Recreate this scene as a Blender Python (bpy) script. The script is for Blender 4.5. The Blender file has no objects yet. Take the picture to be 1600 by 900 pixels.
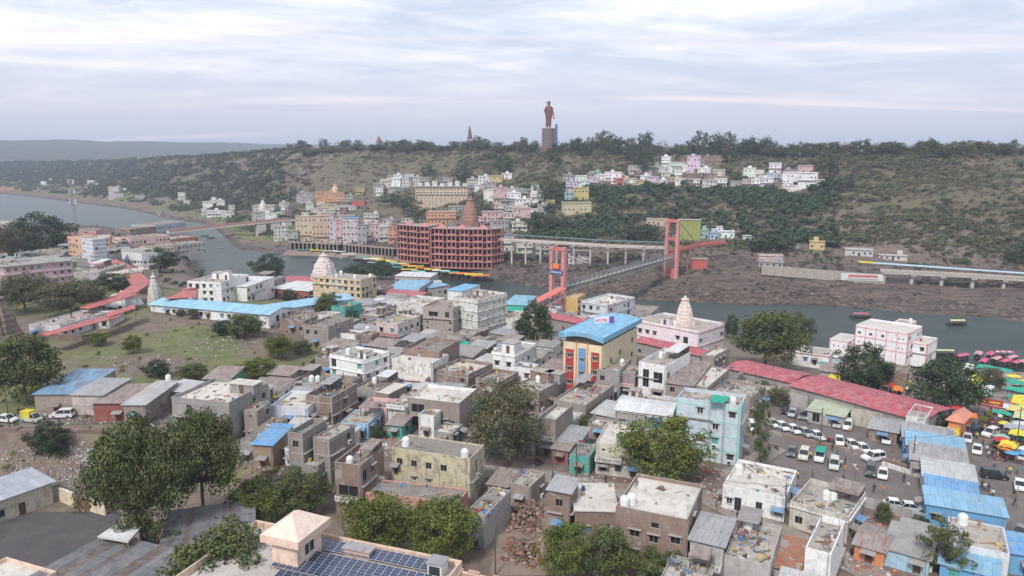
import bpy, math, random
import numpy as np
from mathutils import Vector, Matrix
random.seed(7); RNG = np.random.RandomState(7)
SC = bpy.context.scene
R = math.radians
# ---------------------------------------------------------------- camera
CAM_H = 58.0; PITCH = R(10.1); F = 1150.0
cam = bpy.data.cameras.new("camera"); co = bpy.data.objects.new("camera", cam); SC.collection.objects.link(co)
co.location = (0, 0, CAM_H); co.rotation_euler = (math.pi/2 - PITCH, 0, 0)
cam.sensor_width = 36; cam.lens = F/1600*36; cam.clip_start = 1; cam.clip_end = 40000
SC.camera = co
# ---------------------------------------------------------------- sky, sun, exposure
SUN_EL, SUN_AZ = R(48), R(205)
w = bpy.data.worlds.new("World"); SC.world = w; w.use_nodes = True
nt = w.node_tree; nt.nodes.clear(); N = nt.nodes.new; L = nt.links.new
def wnode(t, **k):
    n = N(t)
    for a, b in k.items(): setattr(n, a, b)
    return n
out = N('ShaderNodeOutputWorld'); bg = N('ShaderNodeBackground'); bg.inputs[1].default_value = 0.1
sky = wnode('ShaderNodeTexSky', sky_type='NISHITA', sun_disc=False, sun_elevation=SUN_EL, sun_rotation=SUN_AZ, air_density=1.2, dust_density=2.0)
tc = N('ShaderNodeTexCoord'); sep = N('ShaderNodeSeparateXYZ'); L(tc.outputs['Generated'], sep.inputs[0])
def math_n(op, a, b=None, c=None):
    n = wnode('ShaderNodeMath', operation=op)
    for i, v in enumerate((a, b, c)):
        if v is None: continue
        if isinstance(v, (int, float)): n.inputs[i].default_value = v
        else: L(v, n.inputs[i])
    return n.outputs[0]
zz = math_n('MAXIMUM', sep.outputs[2], 0.0)
den = math_n('ADD', zz, 0.07)                     # flat cloud layer seen in perspective
cx = math_n('DIVIDE', sep.outputs[0], den); cy = math_n('DIVIDE', sep.outputs[1], den)
comb = N('ShaderNodeCombineXYZ'); L(cx, comb.inputs[0]); L(cy, comb.inputs[1])
def noise(scale, detail, rough, off, sx=1.0, sy=1.0, dist=0.0):
    mp = N('ShaderNodeMapping'); mp.inputs['Location'].default_value = off; mp.inputs['Scale'].default_value = (sx, sy, 1)
    mp.inputs['Rotation'].default_value = (0, 0, R(14)); L(comb.outputs[0], mp.inputs[0])
    n = N('ShaderNodeTexNoise'); n.inputs['Scale'].default_value = scale; n.inputs['Detail'].default_value = detail
    n.inputs['Roughness'].default_value = rough; n.inputs['Distortion'].default_value = dist; L(mp.outputs[0], n.inputs[0]); return n.outputs[0]
def ramp(x, stops):
    r = N('ShaderNodeValToRGB'); L(x, r.inputs[0]); e = r.color_ramp.elements
    while len(e) < len(stops): e.new(0.5)
    for el, (p, c) in zip(e, stops): el.position = p; el.color = (c[0], c[1], c[2], 1)
    return r.outputs[0]
def mixc(f, a, b, mode='MIX'):
    m = wnode('ShaderNodeMix', data_type='RGBA', blend_type=mode)
    if isinstance(f, (int, float)): m.inputs[0].default_value = f
    else: L(f, m.inputs[0])
    for i, v in ((6, a), (7, b)):
        if isinstance(v, tuple): m.inputs[i].default_value = (*v, 1)
        else: L(v, m.inputs[i])
    return m.outputs[2]
n1 = noise(0.24, 8, 0.6, (3.4, 1.3, 0), 0.7, 1.05, 0.9)
n2 = noise(1.0, 9, 0.66, (7.7, 4.2, 2), 0.75, 1.1, 0.5)
n3 = noise(0.12, 4, 0.5, (2.0, 9.0, 5), 1, 1, 0)
cl = math_n('MULTIPLY_ADD', n2, 0.35, math_n('MULTIPLY', n1, 0.72))
# grey-blue cloud deck with brighter gaps; sky colours are x10 because the strength is 0.1
deck = ramp(cl, [(0.40, (3.7, 4.3, 5.25)), (0.48, (4.3, 4.8, 5.7)), (0.535, (6.0, 6.2, 6.8)), (0.60, (8.9, 8.6, 8.2))])
low = ramp(zz, [(0.0, (4.35, 4.5, 5.35)), (0.06, (4.45, 4.55, 5.4)), (0.16, (4.6, 4.75, 5.6)), (0.3, (4.8, 5.1, 5.9))])
hf = wnode('ShaderNodeMapRange'); hf.inputs['From Min'].default_value = 0.045; hf.inputs['From Max'].default_value = 0.17; L(zz, hf.inputs[0])
col = mixc(hf.outputs[0], low, deck)
col = mixc(0.08, col, sky.outputs[0])
pk = wnode('ShaderNodeMapRange'); pk.inputs['From Min'].default_value = 0.60; pk.inputs['From Max'].default_value = 0.72; L(noise(0.5, 5, 0.5, (1.3, 2.2, 8), 0.25, 1.6), pk.inputs[0])
col = mixc(math_n('MULTIPLY', pk.outputs[0], 0.55), col, (7.8, 6.7, 6.7))
L(col, bg.inputs[0]); L(bg.outputs[0], out.inputs[0])
sd = bpy.data.lights.new("sun", 'SUN'); sd.energy = 2.1; sd.angle = R(10); sd.color = (1.0, 0.96, 0.9)
so = bpy.data.objects.new("sun", sd); SC.collection.objects.link(so)
dirv = Vector((math.sin(SUN_AZ)*math.cos(SUN_EL), math.cos(SUN_AZ)*math.cos(SUN_EL), math.sin(SUN_EL)))
so.rotation_euler = dirv.to_track_quat('Z', 'Y').to_euler(); so.location = (0, 0, 300)
SC.view_settings.view_transform = 'Standard'; SC.view_settings.look = 'None'; SC.view_settings.exposure = 0.74; SC.view_settings.gamma = 1
try: SC.cycles.volume_bounces = 0; SC.cycles.max_bounces = 5
except Exception: pass

# ---------------------------------------------------------------- picture point -> world helpers
CP, SP = math.cos(PITCH), math.sin(PITCH)
def ray(px, py):
    a, b = px - 800.0, 450.0 - py
    return np.array([a, F*CP + b*SP, -F*SP + b*CP])
def P(px, py, z):                                  # the point of height z seen there
    d = ray(px, py); t = (z - CAM_H)/d[2]; return (d[0]*t, d[1]*t, z)
def PD(px, py, D):                                 # the point at forward distance D
    d = ray(px, py); t = D/d[1]; return (d[0]*t, d[1]*t, CAM_H + d[2]*t)

# ---------------------------------------------------------------- terrain
WZ = -17.0
AZ = np.radians(np.linspace(-62, 62, 881))
def line_z(pts):       # (px, py, z)
    q = [P(*p) for p in pts]; return q
def line_d(pts):
    return [PD(*p) for p in pts]
def resample(q):
    q = np.array(q); az = np.arctan2(q[:, 0], q[:, 1]); D = np.hypot(q[:, 0], q[:, 1]); o = np.argsort(az)
    return np.interp(AZ, az[o], D[o]), np.interp(AZ, az[o], q[o, 2])
def const(D, z): return np.full(len(AZ), float(D)), np.full(len(AZ), float(z))
c = []
c.append(const(25, 0)); c.append(const(118, 0))
c.append(resample(line_z([(-300, 735, 0), (0, 742, 0), (120, 742, 0), (230, 738, 0), (330, 745, 0), (420, 780, 0), (480, 800, 0.2), (800, 800, .4), (1200, 780, 0), (1900, 800, 0)])))
c.append(resample(line_z([(-300, 672, 6), (0, 668, 6), (120, 668, 6), (230, 672, 6), (330, 690, 5), (420, 730, 2.5), (500, 745, 1.0), (800, 720, .6), (1200, 720, 0), (1900, 720, 0)])))
c.append(resample(line_z([(-300, 560, 8), (0, 560, 8), (200, 560, 8), (400, 560, 6.5), (520, 580, 3), (800, 600, 1.2), (1200, 600, -.5), (1450, 640, -1), (1900, 660, -2)])))
c.append(resample(line_z([(-300, 470, 7), (60, 480, 8.5), (220, 478, 9), (430, 492, 7), (560, 500, 3), (800, 510, 0), (1000, 530, -1), (1200, 575, -3), (1450, 615, -5), (1600, 635, -5), (1900, 655, -5)])))
c.append(resample(line_z([(-300, 376, -2), (60, 376, -3), (190, 390, -4), (250, 432, -5), (320, 455, -4), (500, 462, -4), (620, 455, -6), (760, 465, -7), (860, 488, -8), (1000, 508, -9), (1180, 548, -11), (1300, 562, -13), (1450, 580, -14), (1600, 600, -13), (1900, 625, -13)])))
c.append(resample(line_z([(-300, 350, WZ), (60, 350, WZ), (150, 352, WZ), (235, 364, WZ), (278, 375, WZ), (300, 420, WZ), (345, 438, WZ), (500, 440, WZ), (600, 432, WZ), (740, 452, WZ), (860, 478, WZ), (1000, 500, WZ), (1180, 530, WZ), (1300, 555, WZ), (1450, 571, WZ), (1600, 584, WZ), (1900, 604, WZ)])))
E_PTS = [(-300, 298, WZ), (0, 303, WZ), (60, 309, WZ), (125, 318, WZ), (200, 327, WZ), (262, 342, WZ), (330, 352, WZ), (352, 372, WZ), (372, 392, WZ), (440, 398, WZ), (520, 402, WZ), (600, 410, WZ), (680, 421, WZ), (760, 434, WZ), (860, 453, WZ), (1000, 469, WZ), (1150, 476, WZ), (1280, 476, WZ), (1400, 487, WZ), (1600, 502, WZ), (1900, 520, WZ)]
e = resample(line_z(E_PTS)); mid = (c[-1][0] + e[0])/2
c.append((mid, np.full(len(AZ), WZ - 4))); c.append(e)
c.append(resample(line_d([(-300, 293, 1780), (0, 297, 1650), (125, 308, 1350), (200, 316, 1150), (270, 330, 985), (330, 337, 900), (380, 362, 735), (440, 374, 660), (520, 385, 612), (600, 392, 565), (700, 407, 500), (780, 420, 468), (860, 432, 440), (1000, 437, 415), (1150, 440, 400), (1300, 444, 395), (1600, 453, 390), (1900, 463, 380)])))
c.append(resample(line_d([(-300, 280, 1950), (0, 283, 1850), (125, 295, 1500), (200, 303, 1250), (270, 316, 1080), (330, 325, 960), (380, 342, 820), (440, 350, 740), (520, 360, 690), (600, 365, 650), (700, 372, 590), (780, 385, 530), (860, 392, 510), (1000, 392, 490), (1150, 392, 480), (1300, 405, 455), (1600, 418, 430), (1900, 425, 420)])))
c.append(resample(line_d([(-300, 268, 2200), (0, 270, 2100), (125, 278, 1800), (200, 285, 1500), (270, 295, 1300), (330, 302, 1180), (440, 318, 930), (520, 320, 860), (600, 308, 830), (700, 315, 750), (780, 318, 700), (860, 322, 660), (1000, 300, 670), (1150, 298, 660), (1300, 305, 590), (1450, 325, 520), (1600, 335, 495), (1900, 345, 480)])))
CR = line_d([(-300, 258, 2700), (0, 256, 2600), (125, 255, 2300), (200, 252, 2000), (270, 247, 1700), (330, 244, 1500), (440, 235, 1250), (520, 229, 1120), (600, 231, 1080), (700, 232, 1030), (780, 229, 980), (860, 228, 930), (1000, 236, 880), (1150, 240, 830), (1300, 240, 740), (1450, 238, 690), (1600, 236, 655), (1900, 238, 640)])
cr = resample(CR)
m2 = c[-1]; c.append(((m2[0]*.45 + cr[0]*.55), m2[1]*.42 + cr[1]*.58 + (cr[1]-m2[1])*.03)); c.append(cr)
c.append((cr[0]*1.12 + 60, cr[1]*.99 - 2)); c.append((cr[0]*1.5 + 900, np.minimum(cr[1]*.8 - 20, 25))); c.append(const(9000, 10)); c.append(const(14000, 10))
CD = np.array([a for a, b in c]); CZ = np.array([b for a, b in c])
for k in range(1, len(CD)): CD[k] = np.maximum(CD[k], CD[k-1] + 3)
for k in range(len(CD)):                               # soften kinks along each line
    kern = np.ones(7)/7
    for A_ in (CD, CZ): A_[k] = np.convolve(np.pad(A_[k], 3, mode='edge'), kern, 'valid')
NSEG = [6, 10, 8, 30, 22, 22, 10, 6, 6, 34, 24, 46, 34, 34, 12, 10, 5, 4]
assert len(NSEG) == len(CD) - 1
def vnoise(x, y, seed=0):
    xi = np.floor(x).astype(np.int64); yi = np.floor(y).astype(np.int64); fx = x - xi; fy = y - yi
    def h(a, b):
        v = (a*374761393 + b*668265263 + seed*1442695041) & 0xffffffff
        v = ((v ^ (v >> 13))*1274126177) & 0xffffffff
        return ((v ^ (v >> 16)) & 0xffff)/65535.0
    sx = fx*fx*(3 - 2*fx); sy = fy*fy*(3 - 2*fy)
    return (h(xi, yi)*(1-sx) + h(xi+1, yi)*sx)*(1-sy) + (h(xi, yi+1)*(1-sx) + h(xi+1, yi+1)*sx)*sy
def fbm(x, y, s, o=4, seed=0):
    v = 0; a = .5; t = 0
    for k in range(o): v = v + a*vnoise(x/s*2**k, y/s*2**k, seed+k*17); t += a; a *= .5
    return v/t - .5
rows_D = []; rows_z = []; seg_id = []; seg_t = []
for k in range(len(NSEG)):
    for j in range(NSEG[k]):
        t = j/NSEG[k]; rows_D.append(CD[k]*(1-t) + CD[k+1]*t); rows_z.append(CZ[k]*(1-t) + CZ[k+1]*t); seg_id.append(k); seg_t.append(t)
rows_D.append(CD[-1]); rows_z.append(CZ[-1]); seg_id.append(len(NSEG)-1); seg_t.append(1)
RD = np.array(rows_D); RZ = np.array(rows_z); SEG = np.array(seg_id); ST = np.array(seg_t)
GX = RD*np.sin(AZ)[None, :]; GY = RD*np.cos(AZ)[None, :]
# far bank: broken rock ledges near the water, lumpy slopes above
lump = np.zeros_like(RZ); sg = (SEG + ST)[:, None]
wr = np.clip(np.minimum((sg - 9)*2.5, 1), 0, 1)*np.clip(11.6 - sg, 0, 1)        # rock bank weight
wh = np.clip(sg - 10.8, 0, 1)*np.clip(14.6 - sg, 0, 1)
led = fbm(GX*.35 + GY*.08, GY + GX*.12, 9, 4, 3)*5.0
lump += wr*(np.round(led*1.3)/1.3*.6 + led*.4)*1.3
lump += wh*(fbm(GX, GY, 60, 4, 9)*16 + np.abs(fbm(GX*1.2, GY*.5, 26, 3, 31))*-9 + fbm(GX, GY, 9, 3, 11)*2.2)
wn = np.clip(sg - 2.0, 0, 1)*np.clip(3.2 - sg, 0, 1) * np.clip((np.radians(-13) - AZ[None, :])*12, 0, 1)
lump += wn*(fbm(GX, GY, 5, 3, 21)*1.6)
RZ = RZ + lump
RZ[SEG < 6] = np.maximum(RZ[SEG < 6], -14)
def tz(x, y):                                          # ground height at x, y
    x = np.atleast_1d(np.asarray(x, float)); y = np.atleast_1d(np.asarray(y, float))
    a = np.arctan2(x, y); D = np.hypot(x, y); fi = np.clip((a - AZ[0])/(AZ[1]-AZ[0]), 0, len(AZ)-1.001); i = fi.astype(int); t = fi - i
    z = np.empty(len(x))
    for k in range(len(x)):
        za = np.interp(D[k], RD[:, i[k]], RZ[:, i[k]]); zb = np.interp(D[k], RD[:, i[k]+1], RZ[:, i[k]+1]); z[k] = za*(1-t[k]) + zb*t[k]
    return z
def T(x, y): return float(tz(x, y)[0])
def G(px, py, dmin=60):                                # where the sight line meets the ground
    d = ray(px, py); h = math.hypot(d[0], d[1]); a = math.atan2(d[0], d[1]); i = int(np.clip((a - AZ[0])/(AZ[1]-AZ[0]), 0, len(AZ)-1))
    D = RD[:, i]; rz = CAM_H + d[2]/h*D; below = (rz < RZ[:, i]) & (D > dmin)
    if not below.any(): D_ = 6000.
    else:
        k = int(np.argmax(below)); k = max(k, 1); f0 = rz[k-1]-RZ[k-1, i]; f1 = rz[k]-RZ[k, i]; D_ = D[k-1] + (D[k]-D[k-1])*(f0/(f0-f1) if f0 != f1 else 0)
    x, y = d[0]/h*D_, d[1]/h*D_; return (x, y, T(x, y))

# ---------------------------------------------------------------- tagging and mesh collecting
def tag(o, label=None, cat=None, group=None, kind=None):
    if label: o['label'] = label
    if cat: o['category'] = cat
    if group: o['group'] = group
    if kind: o['kind'] = kind
    return o
def link(o, parent=None):
    SC.collection.objects.link(o)
    if parent is not None: o.parent = parent
    return o
def empty(name, loc=(0, 0, 0), rz=0, label=None, cat=None, group=None):
    o = bpy.data.objects.new(name, None); o.location = loc; o.rotation_euler = (0, 0, rz); o.empty_display_size = .2
    return tag(link(o), label, cat, group)
def put(name, me, parent=None, loc=(0, 0, 0), rz=0, sc=None):
    o = bpy.data.objects.new(name, me); o.location = loc; o.rotation_euler = (0, 0, rz)
    if sc is not None: o.scale = sc if hasattr(sc, '__len__') else (sc,)*3
    return link(o, parent)
def copy_tree(o, parent=None):
    cpy = o.copy(); SC.collection.objects.link(cpy)
    if parent is not None: cpy.parent = parent
    for ch in list(o.children): copy_tree(ch, cpy)
    return cpy
class MB:
    def __init__(s): s.v = []; s.f = []; s.m = []; s.uv = []; s.mats = []
    def mi(s, m):
        if m not in s.mats: s.mats.append(m)
        return s.mats.index(m)
    def face(s, pts, m, uv=None):
        n = len(s.v); s.v += [tuple(p) for p in pts]; s.f.append(tuple(range(n, n+len(pts)))); s.m.append(s.mi(m))
        if uv is None:
            a = Vector(pts[1]) - Vector(pts[0]); b = Vector(pts[-1]) - Vector(pts[0]); nn = a.cross(b)
            if abs(nn.z) > .7*nn.length: uv = [(p[0], p[1]) for p in pts]
            elif abs(nn.x) > abs(nn.y): uv = [(p[1], p[2]) for p in pts]
            else: uv = [(p[0], p[2]) for p in pts]
        s.uv += uv
    def box(s, x0, y0, z0, x1, y1, z1, m, M=None, skip=''):
        c_ = [Vector((x, y, z)) for z in (z0, z1) for (x, y) in ((x0, y0), (x1, y0), (x1, y1), (x0, y1))]
        for nm, ids in (('b', (3, 2, 1, 0)), ('t', (4, 5, 6, 7)), ('f', (0, 1, 5, 4)), ('r', (1, 2, 6, 5)), ('k', (2, 3, 7, 6)), ('l', (3, 0, 4, 7))):
            if nm in skip: continue
            pts = [c_[i] for i in ids]
            if M is not None: pts = [M @ p for p in pts]
            s.face(pts, m)
    def cbox(s, c_, size, m, rz=0, rx=0, ry=0):
        M = Matrix.Translation(c_) @ Matrix.Rotation(rz, 4, 'Z') @ Matrix.Rotation(ry, 4, 'Y') @ Matrix.Rotation(rx, 4, 'X')
        a, b, h = size[0]/2, size[1]/2, size[2]/2; s.box(-a, -b, -h, a, b, h, m, M)
    def bar(s, p, q, r, m, n=6, r2=None, caps=True):
        p, q = Vector(p), Vector(q); d = (q-p)
        if d.length < 1e-6: return
        d.normalize(); u = d.orthogonal().normalized(); v_ = d.cross(u); r2 = r if r2 is None else r2
        A_ = [p + (u*math.cos(2*math.pi*i/n) + v_*math.sin(2*math.pi*i/n))*r for i in range(n)]
        B_ = [q + (u*math.cos(2*math.pi*i/n) + v_*math.sin(2*math.pi*i/n))*r2 for i in range(n)]
        for i in range(n): j = (i+1) % n; s.face([A_[i], A_[j], B_[j], B_[i]], m)
        if caps: s.face(A_[::-1], m); s.face(B_, m)
    def lathe(s, prof, m, n=10, cx=0, cy=0, cz=0, wob=None):        # prof: (r, z)
        for (r0, z0), (r1, z1) in zip(prof, prof[1:]):
            for i in range(n):
                a0, a1 = 2*math.pi*i/n, 2*math.pi*(i+1)/n
                k0 = wob(i, n) if wob else 1; k1 = wob(i+1, n) if wob else 1
                pts = [(cx+r0*k0*math.cos(a0), cy+r0*k0*math.sin(a0), cz+z0), (cx+r0*k1*math.cos(a1), cy+r0*k1*math.sin(a1), cz+z0), (cx+r1*k1*math.cos(a1), cy+r1*k1*math.sin(a1), cz+z1), (cx+r1*k0*math.cos(a0), cy+r1*k0*math.sin(a0), cz+z1)]
                if r1 < 1e-4: pts = pts[:3]
                if r0 < 1e-4: pts = [pts[0], pts[2], pts[3]]
                s.face(pts, m)
    def mesh(s, name, smooth=False):
        me = bpy.data.meshes.new(name); me.from_pydata([tuple(v) for v in s.v], [], s.f)
        for mm in s.mats: me.materials.append(mm)
        me.polygons.foreach_set('material_index', s.m)
        uvl = me.uv_layers.new(name='UVMap'); uvl.data.foreach_set('uv', np.array(s.uv, dtype=np.float32).ravel())
        if smooth: me.polygons.foreach_set('use_smooth', [True]*len(s.f))
        me.update(); return me
    def build(s, name, parent=None, loc=(0, 0, 0), rz=0, smooth=False):
        return put(name, s.mesh(name, smooth), parent, loc, rz)
def npmesh(name, V, Fq, mats, col=None, smooth=False, nper=4):
    me = bpy.data.meshes.new(name); V = np.asarray(V, np.float32); Fq = np.asarray(Fq, np.int32)
    me.vertices.add(len(V)); me.vertices.foreach_set('co', V.ravel()); nf = len(Fq)
    me.loops.add(nf*nper); me.loops.foreach_set('vertex_index', Fq.ravel()); me.polygons.add(nf)
    me.polygons.foreach_set('loop_start', np.arange(0, nf*nper, nper, dtype=np.int32)); me.polygons.foreach_set('loop_total', np.full(nf, nper, np.int32))
    if smooth: me.polygons.foreach_set('use_smooth', np.ones(nf, bool))
    for m in mats: me.materials.append(m)
    if col is not None:
        ca = me.color_attributes.new('tint', 'FLOAT_COLOR', 'POINT'); ca.data.foreach_set('color', np.asarray(col, np.float32).ravel())
    me.update(calc_edges=True); return me
# ---------------------------------------------------------------- materials (all procedural)
def NM(name):
    m = bpy.data.materials.new(name); m.use_nodes = True; t = m.node_tree; t.nodes.clear()
    o = t.nodes.new('ShaderNodeOutputMaterial'); b = t.nodes.new('ShaderNodeBsdfPrincipled'); t.links.new(b.outputs[0], o.inputs[0])
    b.inputs['Specular IOR Level'].default_value = .25
    return m, t, b
class NT:
    def __init__(s, t): s.t = t
    def n(s, ty, **k):
        q = s.t.nodes.new(ty)
        for a, b in k.items(): setattr(q, a, b)
        return q
    def set(s, sock, v):
        if isinstance(v, (int, float)): sock.default_value = v
        elif isinstance(v, tuple): sock.default_value = (*v, 1) if len(v) == 3 and sock.type == 'RGBA' else v
        else: s.t.links.new(v, sock)
    def noise(s, vec, scale, detail=4, rough=.55, dist=0):
        q = s.n('ShaderNodeTexNoise'); q.inputs['Scale'].default_value = scale; q.inputs['Detail'].default_value = detail; q.inputs['Roughness'].default_value = rough; q.inputs['Distortion'].default_value = dist
        s.set(q.inputs['Vector'], vec); return q.outputs[0]
    def map(s, vec, sc=(1, 1, 1), rot=(0, 0, 0), loc=(0, 0, 0)):
        q = s.n('ShaderNodeMapping'); q.inputs['Scale'].default_value = sc; q.inputs['Rotation'].default_value = rot; q.inputs['Location'].default_value = loc; s.set(q.inputs[0], vec); return q.outputs[0]
    def rng(s, x, a, b, c_=0., d=1.):
        q = s.n('ShaderNodeMapRange'); s.set(q.inputs[0], x); q.inputs[1].default_value = a; q.inputs[2].default_value = b; q.inputs[3].default_value = c_; q.inputs[4].default_value = d; return q.outputs[0]
    def mix(s, f, a, b, mode='MIX'):
        q = s.n('ShaderNodeMix', data_type='RGBA', blend_type=mode); s.set(q.inputs[0], f); s.set(q.inputs[6], a); s.set(q.inputs[7], b); return q.outputs[2]
    def m(s, op, a, b=0.):
        q = s.n('ShaderNodeMath', operation=op); s.set(q.inputs[0], a); s.set(q.inputs[1], b); return q.outputs[0]
    def bump(s, h, st=.3, d=.05):
        q = s.n('ShaderNodeBump'); q.inputs['Strength'].default_value = st; q.inputs['Distance'].default_value = d; s.set(q.inputs['Height'], h); return q.outputs[0]
    def pos(s): return s.n('ShaderNodeNewGeometry').outputs['Position']
    def uv(s): return s.n('ShaderNodeTexCoord').outputs['UV']
MC = {}
def cache(fn):
    def g(*a, **k):
        key = (fn.__name__,) + a + tuple(sorted(k.items()))
        if key not in MC: MC[key] = fn(*a, **k)
        return MC[key]
    return g
def dk(c, f): return tuple(x*f for x in c)
@cache
def paint(col, dirt=.5, rough=.8):                  # painted plaster: blotches, rain streaks, mould
    m, t, b = NM('painted_plaster'); s = NT(t); p = s.pos()
    big = s.noise(p, .35, 5, .6); st = s.noise(s.map(p, (1.8, 1.8, .22)), 1.0, 5, .65); fine = s.noise(p, 3.2, 4, .6)
    c_ = s.mix(s.rng(big, .35, .7, 0, .8*min(1, dirt+.25)), col, dk(col, .78))
    c_ = s.mix(s.m('MULTIPLY', s.rng(st, .50, .68), min(.8, .12 + .62*dirt)), c_, (.15, .13, .115))
    c_ = s.mix(s.m('MULTIPLY', s.rng(s.noise(p, .8, 6, .7), .50, .66), .15 + .75*dirt), c_, (.20, .175, .15))
    c_ = s.mix(s.m('MULTIPLY', s.rng(s.noise(s.map(p, loc=(7, 2, 5)), .55, 4, .6), .615, .635), min(.85, dirt*1.1)), c_, (.30, .265, .235))
    c_ = s.mix(s.rng(fine, .3, .75, 0, .22), c_, dk(col, .6))
    s.set(b.inputs['Base Color'], c_); b.inputs['Roughness'].default_value = rough
    s.set(b.inputs['Normal'], s.bump(fine, .25, .04)); return m
@cache
def brick(c1=(.27, .145, .10), c2=(.17, .10, .078), mort=(.27, .245, .22), gray=.12):
    m, t, b = NM('bare_brick'); s = NT(t); p = s.pos(); u = s.uv()
    q = s.n('ShaderNodeTexBrick'); s.set(q.inputs['Vector'], u); q.inputs['Scale'].default_value = 1
    q.inputs['Brick Width'].default_value = .36; q.inputs['Row Height'].default_value = .15; q.inputs['Mortar Size'].default_value = .018
    s.set(q.inputs['Color1'], c1); s.set(q.inputs['Color2'], c2); s.set(q.inputs['Mortar'], mort)
    c_ = s.mix(s.rng(s.noise(p, .5, 5, .65), .40, .62, 0, gray+.25), q.outputs[0], (.30, .265, .235)); c_ = s.mix(s.rng(s.noise(s.map(p, loc=(3, 8, 4)), .42, 3, .5), .60, .615, 0, .85), c_, (.31, .29, .265))
    c_ = s.mix(s.rng(s.noise(s.map(p, (1.5, 1.5, .3)), 1.1, 5, .65), .5, .75, 0, .6), c_, (.14, .115, .10))
    s.set(b.inputs['Base Color'], c_); b.inputs['Roughness'].default_value = .9
    s.set(b.inputs['Normal'], s.bump(q.outputs['Fac'], -.5, .03)); return m
@cache
def conc(col=(.36, .33, .30), stain=.6, sc=1.0):     # concrete slabs and flat roofs
    m, t, b = NM('weathered_concrete'); s = NT(t); p = s.pos()
    a = s.noise(p, .22*sc, 6, .65); a2 = s.noise(s.map(p, loc=(9, 3, 1)), .8*sc, 6, .7); a3 = s.noise(p, 5*sc, 5, .6)
    c_ = s.mix(s.rng(a, .36, .66), dk(col, .80), dk(col, 1.12))
    c_ = s.mix(s.m('MULTIPLY', s.rng(a2, .50, .70), stain), c_, (.12, .105, .092))
    c_ = s.mix(s.m('MULTIPLY', s.rng(a2, .42, .25), .4*stain), c_, (.42, .35, .28))
    c_ = s.mix(s.rng(a3, .3, .8, 0, .4), c_, dk(col, .55))
    s.set(b.inputs['Base Color'], c_); b.inputs['Roughness'].default_value = .92; s.set(b.inputs['Normal'], s.bump(a3, .35, .05)); return m
@cache
def sheet(col=(.42, .42, .44), rust=.35, axis=0, pitch=.16):        # corrugated metal sheeting
    m, t, b = NM('corrugated_sheet'); s = NT(t); p = s.pos(); u = s.uv()
    wv = s.n('ShaderNodeTexWave', wave_type='BANDS', bands_direction='X' if axis == 0 else 'Y'); s.set(wv.inputs[0], u); wv.inputs['Scale'].default_value = .314/pitch/1.0
    seam = s.n('ShaderNodeTexBrick'); s.set(seam.inputs[0], u); seam.inputs['Scale'].default_value = 1; seam.inputs['Brick Width'].default_value = 1.05 if axis == 0 else 3.2; seam.inputs['Row Height'].default_value = 3.2 if axis == 0 else 1.05
    seam.inputs['Mortar Size'].default_value = .03; s.set(seam.inputs['Color1'], (1., 1., 1.)); s.set(seam.inputs['Color2'], (.74, .74, .74)); s.set(seam.inputs['Mortar'], (.5, .5, .5))
    str_ = s.map(u, (1.6, .25, 1) if axis == 0 else (.25, 1.6, 1))
    r = s.noise(str_, 1.0, 5, .65); r2 = s.noise(p, .45, 5, .6)
    c_ = s.mix(s.rng(r2, .3, .7, 0, .6), col, dk(col, .7)); c_ = s.mix(1.0, c_, seam.outputs[0], 'MULTIPLY')
    c_ = s.mix(s.rng(s.noise(p, .8, 6, .65), .42, .72, 0, .55), c_, (.36, .33, .30))
    c_ = s.mix(s.m('MULTIPLY', s.rng(r, .56 - .12*rust, .68), min(1, rust*1.6)), c_, (.17, .085, .055))
    s.set(b.inputs['Base Color'], c_); b.inputs['Roughness'].default_value = .62; b.inputs['Metallic'].default_value = .0; b.inputs['Specular IOR Level'].default_value = .4
    s.set(b.inputs['Normal'], s.bump(wv.outputs['Fac'], .6, .04)); return m
@cache
def plain(col, rough=.6, var=.15, metal=0.0, spec=.3):
    m, t, b = NM('plain_finish'); s = NT(t); n_ = s.noise(s.pos(), 1.3, 4, .6)
    s.set(b.inputs['Base Color'], s.mix(s.rng(n_, .3, .7), dk(col, 1+var*.4), dk(col, 1-var))); b.inputs['Roughness'].default_value = rough; b.inputs['Metallic'].default_value = metal
    b.inputs['Specular IOR Level'].default_value = spec; return m
@cache
def cloth(col):
    m, t, b = NM('cloth_tarp'); s = NT(t); p = s.pos(); n_ = s.noise(p, 1.2, 5, .6)
    s.set(b.inputs['Base Color'], s.mix(s.rng(n_, .3, .72), col, dk(col, .68))); b.inputs['Roughness'].default_value = .7; s.set(b.inputs['Normal'], s.bump(n_, .6, .3)); return m
GLASS = plain((.035, .04, .045), .25, .3, 0, .5); DARK = plain((.022, .02, .02), .9, .3); FRAME_W = plain((.6, .6, .58), .5); FRAME_D = plain((.08, .07, .065), .6)
WOOD = plain((.16, .095, .06), .8, .4); STEEL = plain((.33, .33, .34), .45, .2, .4); TANKW = plain((.72, .72, .70), .55, .18); TANKB = plain((.03, .03, .035), .5, .3)
def leafmat(name, c1, c2):
    m, t, b = NM(name); s = NT(t); at = s.n('ShaderNodeAttribute', attribute_name='tint')
    n_ = s.noise(s.pos(), .35, 3, .6); c_ = s.mix(s.rng(n_, .35, .65), c1, c2)
    c_ = s.mix(1.0, c_, at.outputs['Color'], 'MULTIPLY')
    s.set(b.inputs['Base Color'], c_); b.inputs['Roughness'].default_value = .7; b.inputs['Specular IOR Level'].default_value = .15; return m
BARK = conc((.15, .115, .09), .5, 2.0)

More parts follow.
